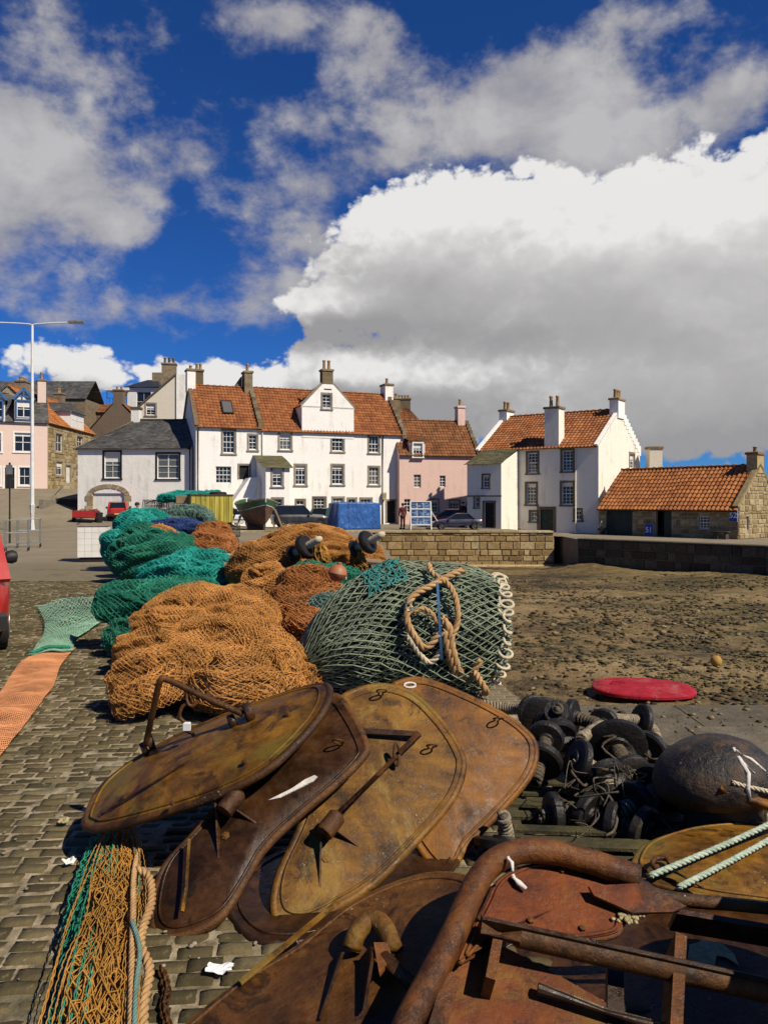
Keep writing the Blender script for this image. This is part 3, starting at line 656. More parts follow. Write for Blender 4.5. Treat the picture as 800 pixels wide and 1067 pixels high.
# ---------------------------------------------------------------- big white house, two roofs
def main_house():
    a = math.radians(22); d = Vector((math.cos(a), math.sin(a))); pL = Vector((-13.45, 57.0))
    ft = Fac(pL, pL+d*10, 0.0); x1 = ft.loc(272, 500)[0]; x2 = ft.loc(421, 500)[0]
    # left section
    L = x1; D = 6.6; ze, zr = 7.25, 10.55
    r = empty('white_house', (pL.x, pL.y, 0), a, 'white harled house with red pantiles, a skylight and a stepped outside porch', 'house', 'houses along the harbour front')
    holes = {}
    for nm, q in dict(a=(232.5,449,244.5,472), b=(259.5,453.5,267.5,468.5), c=(225,486,241,503.5), dd=(249.5,485,259.5,499.5)).items(): holes[nm] = ft.rect(*q)
    shell(r, L, D, ze, zr, 'lime_white', list(holes.values()))
    window(r, *holes['a'], 3, 4); window(r, *holes['b'], 2, 4); window(r, *holes['c'], 4, 4, sur=None); door(r, *holes['dd'])
    rf = gable_roof(r, L, D, ze, zr, 'pantile', seed=1, ov=0.05)
    skew(r, 0.02, -0.2, ze-0.1, D/2, zr, 0.3, 'chimney_stone'); skew(r, 0.02, D+0.2, ze-0.1, D/2, zr, 0.3)
    skew(r, L-0.05, -0.15, ze-0.02, D/2, zr, 0.34, 'chimney_stone', steps=11)
    chimney(r, 0.1, D/2, zr-0.5, zr+1.05, 0.62, 0.9, 'lime_white', 1, 0.3, 'chimney_stone'); chimney(r, 1.0, D/2+1.9, zr-2.0, zr+1.35, 0.6, 0.8, 'chimney_stone', 2, 0.5)
    chimney(r, L-0.3, D/2, zr-0.6, zr+1.15, 0.62, 1.0, 'chimney_stone', 1, 0.6)
    MB().prism([(L-1.4, D/2+0.1, zr-0.1), (L-0.7, D/2+0.1, zr-0.1), (L-0.7, D/2+0.1, zr+0.95)], (0,0.6,0)).build('roof_light_hood', 'slate', r)
    k = (zr-ze)/(D/2); x0, _ = ft.loc(230.5, 431, 1.6); xb, _ = ft.loc(242, 431, 1.6)
    def rp(x, y, l): return (x, y-l*0.7, ze+y*k+l*0.7)
    sk = MB(); sk.prism([rp(x0, 0.95, 0.05), rp(xb, 0.95, 0.05), rp(xb, 2.0, 0.05), rp(x0, 2.0, 0.05)], (0,-0.08,0.08)); s = sk.build('skylight', 'black_paint', r)
    MB().add([rp(x0+0.08, 1.03, 0.17), rp(xb-0.08, 1.03, 0.17), rp(xb-0.08, 1.92, 0.17), rp(x0+0.08, 1.92, 0.17)], [(0,1,2,3)]).build('pane', 'window_glass_pale', s)
    gutter(r, 0, L, ze-0.12); downpipe(r, 0.15, 0, ze-0.1)
    # porch with slate lean-to and forestair
    pf = Fac(pL - ft.n*3.0, pL - ft.n*3.0 + d*10, 0); px0, _ = pf.loc(277, 500); px1, _ = pf.loc(302, 500); pz = 4.2
    pw = pf.rect(284, 488, 294, 506.5); pg = pf.rect(284.5, 520, 294, 536)
    mb = MB(); wall_grid(mb, px0, px1, -0.3, pz, [pw, pg], 0.2, -3.0); mb.add([(px0,0,-.3),(px0,-3.0,-.3),(px0,-3.0,pz),(px0,0,pz+0.95),(px1,-3.0,-.3),(px1,0,-.3),(px1,0,pz+0.95),(px1,-3.0,pz)], [(0,1,2,3),(4,5,6,7)])
    pr = mb.build('porch', 'lime_white', r, fix=False); window(pr, *pw, 2, 4, y=-3.0); window(pr, *pg, 2, 4, y=-3.0)
    sm = MB(); slope(sm, (px0-0.25,-3.25,pz-0.05), (px1+0.2,-3.25,pz-0.05), (px0-0.25,0.05,pz+1.0), (px1+0.2,0.05,pz+1.0), 0.3, 0.25, 0, 'slate', 0.02, 3); sm.build('porch_roof', 'mossy_slate', pr, fix=False)
    sx, sz = ft.loc(228, 517); ex, ez = ft.loc(264, 500.5)
    MB().prism([(sx, -1.5, -0.3), (px0, -1.5, -0.3), (px0, -1.5, ez+0.2), (ex-0.6, -1.5, ez+0.15), (sx, -1.5, 0.7)], (0,1.48,0)).build('forestair', 'lime_white', r)
    # right section
    L2 = x2-x1; D = 6.8; ze, zr = 7.12, 10.62
    p2 = pL + d*x1; f2 = Fac(p2, p2+d*10, 0)
    r = empty('white_house', (p2.x, p2.y, 0), a, 'tall white house with a pointed wall-head gable and chimney amid red pantiles', 'house', 'houses along the harbour front')
    H = {n: f2.rect(*q) for n, q in dict(a=(291.5,450,303,468.5), b=(346,451,357.5,470), c=(384.5,454,394.5,471.5), d=(308,485,318.5,505), e=(346,485,357.5,504.5), f=(384.5,487,394.5,505),
         g=(309,521.5,317,530), h=(327,519,338.5,533), i=(347,519,357.5,532), j=(363,520,370.5,528), k=(376,520,386.5,528), l=(403,522,412.5,545)).items()}
    shell(r, L2, D, ze, zr, 'lime_white', list(H.values()))
    for n, (nx, ny) in dict(a=(3,4), b=(3,4), c=(3,4), d=(3,4), e=(3,4), f=(3,4), g=(2,2), h=(3,4), i=(3,4), j=(2,2), k=(3,2)).items(): window(r, *H[n], nx, ny, sur='brown_margin' if n in 'hg' else 'margin_stone')
    door(r, *H['l'], m='black_paint')
    gable_roof(r, L2, D, ze, zr, 'pantile', seed=5, ov=0.05)
    skew(r, L2-0.05, -0.2, ze-0.1, D/2, zr, 0.32, 'chimney_stone', steps=12); skew(r, L2-0.05, D+0.2, ze-0.1, D/2, zr, 0.32, 'chimney_stone', steps=12)
    chimney(r, L2-0.1, D/2, zr-0.6, zr+0.75, 0.7, 1.1, 'lime_white', 1, 0.5); chimney(r, L2+0.9, D/2+1.5, zr-3.4, zr-0.1, 1.4, 0.8, 'chimney_stone', 4, 0.35)
    ga, _ = f2.loc(314.5, 430); gb, _ = f2.loc(368.5, 430); gs = f2.loc(341, 424)[1]; gt = f2.loc(341, 400.5)[1]; c0, _ = f2.loc(336, 400); c1, _ = f2.loc(347, 400)
    gw = f2.rect(336, 411, 344.5, 425.5); mb = MB(); y = -0.03
    wall_grid(mb, ga, gb, ze-0.5, gs, [], 0.2, y); lo, hi = gw[2], gw[3]
    def edge(z): t = (z-gs)/(gt-gs); return ga+(c0-ga)*t, gb+(c1-gb)*t
    A, B = edge(lo), edge(hi)
    mb.add([(ga,y,gs),(gb,y,gs),(B[1],y,hi),(A[1],y,lo),(gw[1],y,lo),(gw[0],y,lo),(A[0],y,lo)], [(0,1,3,4,5,6)])
    mb.add([(A[0],y,lo),(gw[0],y,lo),(gw[0],y,hi),(B[0],y,hi),(gw[1],y,lo),(A[1],y,lo),(B[1],y,hi),(gw[1],y,hi),(c1,y,gt),(c0,y,gt)], [(0,1,2,3),(4,5,6,7),(3,2,7,6,8,9)])
    a_, b_, c_, e_ = gw; mb.add([(a_,y,c_),(b_,y,c_),(b_,y,e_),(a_,y,e_),(a_,y+.2,c_),(b_,y+.2,c_),(b_,y+.2,e_),(a_,y+.2,e_)], [(0,4,5,1),(1,5,6,2),(2,6,7,3),(3,7,4,0)])
    bk = 3.6; mb.add([(ga,y,ze-.5),(ga,bk,ze-.5),(ga,bk,gs),(ga,y,gs),(gb,y,ze-.5),(gb,bk,ze-.5),(gb,bk,gs),(gb,y,gs)], [(0,3,2,1),(4,5,6,7)])
    wg = mb.build('wall_head_gable', 'lime_white', r, fix=False); window(wg, *gw, 2, 4, y=y)
    sm = MB(); cm = (c0+c1)/2
    slope(sm, (ga-0.08,bk,gs-0.02), (ga-0.08,y+0.25,gs-0.02), (cm,bk,gt+0.1), (cm,y+0.25,gt+0.1), 0.25, 0.33, 0.05, 'pan', 0.05, 9); slope(sm, (gb+0.08,y+0.25,gs-0.02), (gb+0.08,bk,gs-0.02), (cm,y+0.25,gt+0.1), (cm,bk,gt+0.1), 0.25, 0.33, 0.05, 'pan', 0.05, 10)
    sm.build('gable_roof', 'pantile', wg, fix=False)
    cp = MB(); cp.obox((ga-0.03,y+0.1,gs), (c0,y+0.1,gt+0.02), 0.3, 0.1, (0,-1,0)); cp.obox((gb+0.03,y+0.1,gs), (c1,y+0.1,gt+0.02), 0.3, 0.1, (0,-1,0)); cp.build('coping', 'margin_stone', wg)
    cz0 = gt-0.1; cz1 = f2.loc(341, 386.5)[1]; chimney(r, cm, 0.32, cz0, cz1, (c1-c0), 0.66, 'chimney_stone', 2, 0.7)
    MB().box(cm-0.3, cm+0.3, y-0.02, y+0.0, gt-0.42, gt-0.34).build('anchor_plate', 'black_paint', wg)
    gutter(r, 0, ga-0.1, ze-0.13); gutter(r, gb+0.1, L2, ze-0.13); downpipe(r, f2.loc(398.5, 500)[0], 0, ze-0.1); downpipe(r, 0.1, 0, ze-0.1, 'white_paint')
    lampx, lz = f2.loc(399, 517); MB().obox((lampx, -0.35, lz), (lampx, -0.05, lz), 0.3, 0.55).build('hanging_sign', 'arch_stone', r)
main_house()
# ---------------------------------------------------------------- low white house with slate roof and arched garage
def slate_house():
    pL = (-22.3, 58.0); f = Fac(pL, (-13.95, 57.75), 0.5); L = f.L; D = 7.0; ze = 5.2; zr = 7.55
    r = empty('slate_roofed_house', (*pL, 0.5), f.a, 'low whitewashed house with grey slate roof and arched stone garage opening', 'house', 'houses along the harbour front')
    A = f.rect(109,471,125.5,498); B = f.rect(164,473,186.5,498.5); G = f.rect(96.5,514,130,541); G = (G[0], G[1], -0.1, G[3])
    mb = MB(); wall_grid(mb, 0, L, -0.6, ze, [A, B, G]); mb.add([(0,D,-.6),(0,0,-.6),(0,0,ze),(0,D,ze),(L,0,-.6),(L,D,-.6),(L,D,ze),(L,D/2,zr),(L,0,ze)], [(0,1,2,3),(4,5,6,7,8)]); mb.add([(L,D,-.6),(0,D,-.6),(0,D,ze),(L,D,ze)], [(0,1,2,3)])
    mb.build('wall', 'grey_harl', r, fix=False)
    for q, nx, b in ((A, 2, 1), (B, 2, 2)):
        window(r, *q, nx, 4, sur='black_paint', sw=0.13, bay=b)
    gd = MB(); w = G[1]-G[0]
    for i in range(8): gd.box(G[0]+w*i/8+0.006, G[0]+w*(i+1)/8-0.006, 0.12, 0.16, G[2], G[3])
    gd.box(G[0], G[1], 0.16, 0.19, G[2], G[3]); go = gd.build('garage_door', 'off_white_door', r, fix=False)
    st = []; rs = random.Random(2)
    for sx, xx in ((-1, G[0]), (1, G[1])):
        z = -0.1; i = 0
        while z < G[3]-0.45:
            h = 0.36; ww = (0.52, 0.34)[i % 2]; x0, x1 = (xx-ww, xx+0.02) if sx < 0 else (xx-0.02, xx+ww); m = MB(); m.box(x0, x1, -0.045, 0.1, z+0.006, z+h-0.006); m.build('quoin_stone', 'arch_stone', r, fix=False); z += h; i += 1
        zt = z
    cx = (G[0]+G[1])/2; n = 9; rise = 0.55; z0 = zt; W2 = (G[1]-G[0])/2+0.02
    def arc(t, o): a = math.pi*(1-t); return (cx+math.cos(a)*(W2+o), z0+math.sin(a)*(rise+o*0.8))
    for i in range(n):
        p = [arc(i/n+0.006, 0), arc((i+1)/n-0.006, 0), arc((i+1)/n-0.006, 0.38), arc(i/n+0.006, 0.38)]
        MB().prism([(x, -0.05, z) for x, z in p], (0,0.12,0)).build('arch_stone', 'arch_stone', r)
    sp = MB()                                                 # wall spandrel filling the square corners above the arch
    for i in range(n):
        a_, b_ = arc(i/n, 0.02), arc((i+1)/n, 0.02); sp.add([(a_[0],-0.002,a_[1]),(b_[0],-0.002,b_[1]),(b_[0],-0.002,G[3]+0.25),(a_[0],-0.002,G[3]+0.25)], [(0,1,2,3)])
    sp.build('spandrel', 'grey_harl', r, fix=False)
    hx = f.loc(143, 440, D/2)[0]; sm = MB(); e = 0.22; k = (zr-ze)/(D/2)
    slope(sm, (-e,-e,ze-e*k), (L,-e,ze-e*k), (hx,D/2,zr), (L,D/2,zr), 0.32, 0.24, 0, 'slate', 0.022, 4); slope(sm, (L,D+e,ze-e*k), (-e,D+e,ze-e*k), (L,D/2,zr), (hx,D/2,zr), 0.5, 0.4, 0, 'slate', 0.02, 5)
    slope(sm, (-e,D+e,ze-e*k), (-e,-e,ze-e*k), (hx,D/2+0.01,zr), (hx,D/2-0.01,zr), 0.32, 0.3, 0, 'slate', 0.02, 6)
    rf = sm.build('roof', 'slate', r, fix=False); rd = MB(); rd.tube([(-e,-e,ze-e*k+0.05), (hx,D/2,zr+0.04)], 0.09, 6); rd.tube([(hx,D/2,zr+0.04), (L,D/2,zr+0.04)], 0.1, 6); rd.build('ridge', 'edge_stone', rf)
    chimney(r, hx-0.05, D/2, zr-0.4, zr+0.85, 0.62, 0.62, 'grey_harl', 0, cap='edge_stone'); gutter(r, -0.2, L, ze-0.1); MB().tube([(L-0.1,-0.08,0),(L-0.1,-0.08,ze-0.1)], 0.05, 6).build('downpipe', 'black_paint', r)
slate_house()
# ---------------------------------------------------------------- tall grey gable behind
def grey_gable():
    pL = (-22.5, 71.0); f = Fac(pL, (-17.9, 71.8), 1.0); r = empty('gabled_house', (*pL, 1.0), f.a, 'grey harled gable end with small window rising behind the slate roof', 'house')
    x0, z0 = f.loc(142, 427); x1, z1 = f.loc(184, 391); x2, _ = f.loc(194, 391); w = f.rect(152.5,421,162,432.5); y = 0; zb = -1
    mb = MB(); a, b, c, d = w
    top = lambda x: z0+(z1-z0)*(x-x0)/(x1-x0)
    xs = [x0, a, b, x1]
    mb.add([(x0,y,zb),(a,y,zb),(a,y,top(a)),(x0,y,z0)], [(0,1,2,3)]); mb.add([(a,y,zb),(b,y,zb),(b,y,c),(a,y,c),(a,y,d),(b,y,d),(b,y,top(b)),(a,y,top(a))], [(0,1,2,3),(4,5,6,7)]); mb.add([(b,y,zb),(x1,y,zb),(x1,y,z1),(b,y,top(b))], [(0,1,2,3)])
    mb.add([(a,y,c),(b,y,c),(b,y,d),(a,y,d),(a,y+.2,c),(b,y+.2,c),(b,y+.2,d),(a,y+.2,d)], [(0,4,5,1),(1,5,6,2),(2,6,7,3),(3,7,4,0)])
    mb.add([(x0,y,zb),(x0,y,z0),(x0,y+7,z0),(x0,y+7,zb)], [(0,1,2,3)]); mb.build('wall', 'cream_harl', r, fix=False); window(r, *w, 2, 4)
    MB().box(x1, x2, -0.15, 7, zb, z1+0.05).build('flue', 'grey_harl', r)
    sm = MB(); slope(sm, (x0-0.2,7,z0-0.12), (x0-0.2,-0.1,z0-0.12), (x1,7,z1+0.06), (x1,-0.1,z1+0.06), 0.25, 0.33, 0.05, 'pan', 0.05, 2); sm.build('roof', 'pantile', r, fix=False)
    mb = MB(); mb.obox((x0-0.1,0.05,z0+0.02), (x1,0.05,z1+0.12), 0.35, 0.14, (0,0,1)); mb.build('skew', 'edge_stone', r)
    cx, cz = f.loc(176, 379.5); chimney(r, cx, 0.5, top(cx)-0.8, cz, 1.25, 0.9, 'chimney_stone', 3, 0.5, pm='edge_stone')
grey_gable()
# ---------------------------------------------------------------- pink house right of the white one
def pink_house():
    f = Fac((1.2, 62.0), (7.56, 63.6), 0); L = f.L; D = 5.8; ze, zr = 5.5, 8.4
    r = empty('pink_house', (1.2, 62.0, 0), f.a, 'salmon pink harled house with pantiles and a stepped gable', 'house', 'houses along the harbour front')
    H = {n: f.rect(*q) for n, q in dict(b=(431,494.5,438.5,508), c=(458,495.5,464,507.5), d=(469,522,478,533), e=(447.5,521,456,534), g=(421,520,427.5,534), h=(485,522,493,534)).items()}
    shell(r, L, D, ze, zr, 'pink_wash', list(H.values()))
    for n in H: window(r, *H[n], 3 if n in 'de' else 2, 4, sur='margin_stone' if n in 'de' else None)
    gable_roof(r, L, D, ze, zr, 'pantile_old', seed=12, ov=0.04); skew(r, L-0.03, -0.2, ze-0.1, D/2, zr, 0.3, 'chimney_stone', 10); skew(r, L-0.03, D+0.2, ze-0.1, D/2, zr, 0.3, 'chimney_stone', 10)
    cx, cz = f.loc(482.5, 427, D/2); chimney(r, L-0.55, D/2, zr-0.5, zr+1.15, 0.62, 0.8, 'pink_wash', 1, 0.6, 'pink_wash')
    w = f.rect(430,462,439.5,476); m = MB(); m.box(w[0]-0.25, w[1]+0.25, -0.03, 1.6, w[2]-0.2, w[3]+0.16); dm = m.build('dormer', 'pink_wash', r); window(dm, w[0], w[1], w[2], w[3], 3, 4, y=-0.18, sur='white_paint', sw=0.1)
    sm = MB(); slope(sm, (w[0]-0.4,-0.2,w[3]+0.18), (w[1]+0.4,-0.2,w[3]+0.18), (w[0]-0.4,2.4,w[3]+0.9), (w[1]+0.4,2.4,w[3]+0.9), 0.25, 0.33, 0.05, 'pan', 0.05, 14); sm.build('dormer_roof', 'pantile_old', dm, fix=False)
    gutter(r, 0, L, ze-0.1)
    # higher roof behind
    q = Pt(413, 440, 76); f = Fac((q.x, 76), (q.x+2.6, 76), 0); r = empty('rear_cottage', (q.x, 76, 0), 0, 'dark red roof peeping up between the white and pink houses', 'house')
    MB().box(0, 2.4, 0, 4, -1, 9.2).build('wall', 'chimney_stone', r); sm = MB(); slope(sm, (-0.2,-0.1,9.2), (2.5,-0.1,9.2), (0.2,2.0,10.9), (1.2,2.0,10.9), 0.25, 0.33, 0.05, 'pan', 0.05, 3); sm.build('roof', 'pantile_old', r, fix=False)
    chimney(r, 0.75, 2.4, 9.0, 11.8, 1.3, 0.7, 'chimney_stone', 4, 0.3)
pink_house()
# ---------------------------------------------------------------- right white house with tower
def right_house():
    zb = -0.26; R = Vector((13.62, 50.6)); d = Vector((0.809, -0.588)); L = 8.8; pL = R - d*L; f = Fac(pL, R, zb); D = 8.0; ze = 5.62; zr = 8.25
    r = empty('cream_house', (pL.x, pL.y, zb), f.a, 'cream harled house with tall wall-head chimney and a bright white stepped gable', 'house', 'houses along the harbour front')
    H = {n: f.rect(*q) for n, q in dict(a=(549.5,472,559.5,492.5), b=(585.5,469.5,596.5,490.5), c=(548.5,504,558,525), d=(585,503,596.5,525.5), e=(552.5,533.5,559,542.5), g=(562,531,576,555), h=(599,531.5,605,541.5)).items()}
    mb_side = Fac(R, R+f.n*D, zb); S = [mb_side.rect(655.5,473,660.5,488)]
    shell(r, L, D, ze, zr, 'dull_white', list(H.values()), sideholes=S)
    for n in 'abcd': window(r, *H[n], 3, 6, sur='brown_margin')
    for n in 'eh': window(r, *H[n], 2, 2, sur='brown_margin')
    door(r, *H['g'], m='dark_green_paint', sur='brown_margin', sw=0.2)
    sf = empty('side_opening', (L, 0, 0), math.pi/2); sf.parent = r; window(sf, *S[0], 2, 4)
    gable_roof(r, L, D, ze, zr, 'pantile', seed=21, ov=0.02)
    skew(r, L-0.12, -0.15, ze-0.05, D/2, zr, 0.24, 'lime_white', 0, 0.16); skew(r, L-0.12, D+0.15, ze-0.05, D/2, zr, 0.3, 'lime_white', 11, 0.3, 'crow_steps'); skew(r, 0.1, -0.15, ze-0.05, D/2, zr, 0.26, 'lime_white'); skew(r, 0.1, D+0.15, ze-0.05, D/2, zr, 0.26, 'lime_white')
    chimney(r, L-0.22, D/2, zr-0.6, zr+0.62, 0.62, 1.25, 'lime_white', 3, 0.6, 'arch_stone', along='y'); chimney(r, 0.25, D/2, zr-0.6, zr+0.40, 0.62, 1.15, 'lime_white', 2, 0.6, 'chimney_stone', along='y')
    c0, _ = f.loc(567, 450); c1, _ = f.loc(582, 450); ct = f.loc(574.5, 426)[1]; chimney(r, (c0+c1)/2, 0.42, ze-0.2, ct, c1-c0, 0.9, 'dull_white', 2, 0.75, 'edge_stone')
    gutter(r, 5.3, c0-0.05, ze-0.1, 'mossy_slate'); gutter(r, c1+0.05, L, ze-0.1, 'mossy_slate'); downpipe(r, f.loc(600, 500)[0], 0, ze-0.1, 'dull_white')
    # projecting stair tower
    t1 = f.loc(540, 500)[0]; p = 2.5; t0 = t1-2.55; tf = Fac(pL - f.n*p, pL - f.n*p + d, zb); pz = 4.55
    T = {n: tf.rect(*q) for n, q in dict(a=(503,495,509.5,508), b=(494.5,518,498.5,528.5), c=(504.5,524,514.5,550)).items()}
    mb = MB(); wall_grid(mb, t0, t1, -0.5, pz, list(T.values()), 0.2, -p)
    mb.add([(t0,0,-.5),(t0,-p,-.5),(t0,-p,pz),(t0,0,ze-0.1),(t1,-p,-.5),(t1,0,-.5),(t1,0,ze-0.1),(t1,-p,pz)], [(0,1,2,3),(4,5,6,7)])
    tw = mb.build('stair_tower', 'dull_white', r, fix=False); window(tw, *T['a'], 2, 4, y=-p, sur='brown_margin', sw=0.1); window(tw, *T['b'], 1, 2, y=-p, sur='brown_margin', sw=0.1); door(tw, *T['c'], m='black_paint', y=-p, sur='brown_margin')
    sm = MB(); slope(sm, (t0-0.15,-p-0.2,pz-0.05), (t1+0.12,-p-0.2,pz-0.05), (t0-0.15,0.05,ze+0.05), (t1+0.12,0.05,ze+0.05), 0.3, 0.3, 0.0, 'slate', 0.025, 7); sm.build('tower_roof', 'mossy_slate', tw, fix=False)
    MB().box(t0-0.03, t1+0.03, -p-0.03, -p+0.0, 2.35, 2.45).build('string_course', 'margin_stone', tw)
right_house()
# ---------------------------------------------------------------- stone cottage on the right quay
def cottage():
    zb = -0.26; pL = Pt(624, 500, 49.2); pR = Pt(769.5, 500, 42.6); f = Fac((pL.x, pL.y), (pR.x, pR.y), zb); L = f.L; D = 4.9; ze = 1.80; zr = 4.02
    r = empty('stone_cottage', (pL.x, pL.y, zb), f.a, 'low brown rubble stone cottage with orange pantile roof on the right quay', 'cottage', 'houses along the harbour front')
    H = {n: f.rect(*q) for n, q in dict(g=(631,529.5,658.5,558), d=(683,530,699,558), w=(727.5,538,738.5,551)).items()}
    for n in 'gd': H[n] = (H[n][0], H[n][1], 0.0, min(H[n][3], ze-0.06))
    sf = Fac((pR.x, pR.y), (pR.x+f.n.x*D, pR.y+f.n.y*D), zb); S = [sf.rect(776.5,538,779.5,552)]
    shell(r, L, D, ze, zr, 'mortar_stone', list(H.values()), sideholes=S)
    rs = random.Random(4)
    def lay(W, Hh, holes, topf, seed, m, nm):
        mb = MB()
        for x0, x1, z0, z1 in courses(W, Hh, 0.16, 0.34, 0.22, 0.7, seed):
            cx, cz = (x0+x1)/2, (z0+z1)/2
            if cz > topf(cx)-0.1: continue
            cut = False
            for a, b, c, e in holes:
                if x0 < b and x1 > a and z0 < e and z1 > c:
                    if cx < a: x1 = min(x1, a)
                    elif cx > b: x0 = max(x0, b)
                    else: cut = True
            if cut or x1-x0 < 0.06: continue
            stone_block(mb, x0, x1, z0, min(z1, topf(cx)), 0.004, 0.035, rs, 0.012)
        o = mb.build(nm, m, r, fix=False); o['kind'] = 'stuff'; return o
    lay(L, ze, list(H.values()), lambda x: ze, 3, 'sandstone', 'stonework')
    k = (zr-ze)/(D/2); o = lay(D, zr, S, lambda y: zr-abs(y-D/2)*k-0.02, 5, 'sandstone_pale', 'gable_stonework'); o.location = (L, 0, 0); o.rotation_euler = (0, 0, math.pi/2)
    gable_roof(r, L, D, ze, zr, 'pantile_bright', seed=31, ov=0.02, fo=0.3)
    skew(r, L-0.1, -0.2, ze-0.1, D/2, zr, 0.3, 'sandstone_pale', 0, 0.16); skew(r, L-0.1, D+0.2, ze-0.1, D/2, zr, 0.3, 'sandstone_pale', 0, 0.16)
    chimney(r, L-0.25, D/2, zr-0.4, zr+0.62, 0.6, 0.8, 'sandstone', 1, 0.3, 'sandstone')
    g = H['g']; gd = MB(); w = g[1]-g[0]; gd.box(g[0], g[1], 0.14, 0.17, g[2], g[3])
    for i in range(10): gd.box(g[0]+w*i/10+0.005, g[0]+w*(i+1)/10-0.005, 0.11, 0.139, g[2], g[3])
    gd.build('garage_door', 'dark_green_paint', r, fix=False); dd = H['d']; m = (dd[0]*0.45+dd[1]*0.55)
    MB().box(dd[0], dd[1], 0.6, 0.65, dd[2], dd[3]).build('doorway_back', 'black_paint', r); MB().box(m, m+0.42, -0.02, 0.04, dd[2], dd[3]).build('door', 'dark_green_paint', r)  # black back panel paints the shade inside the open doorway
    window(r, *H['w'], 3, 4, sur=None); q = empty('side_opening', (L, 0, 0), math.pi/2); q.parent = r; window(q, *S[0], 1, 2, sur=None)
    fb = MB().box(0, L, -0.24, -0.2, ze-0.32, ze-0.2).build('fascia', 'black_paint', r)
    x = f.loc(641, 560)[0]; cq = Pt(681, 480, 56); c = MB().bbox(cq.x-0.45, cq.x+0.45, 55.6, 56.4, -0.26, Pt(681, 466.5, 56).z, 0.06); c = c.build('rear_chimney', 'cream_harl'); tag(c, 'lone square pale chimney stack rising behind the stone cottage roof', 'chimney')
    MB().bbox(cq.x-0.52, cq.x+0.52, 55.53, 56.47, Pt(681, 468, 56).z, Pt(681, 465.5, 56).z, 0.03).build('cap', 'chimney_stone', c)
    return f, L
COT, COT_L = cottage()
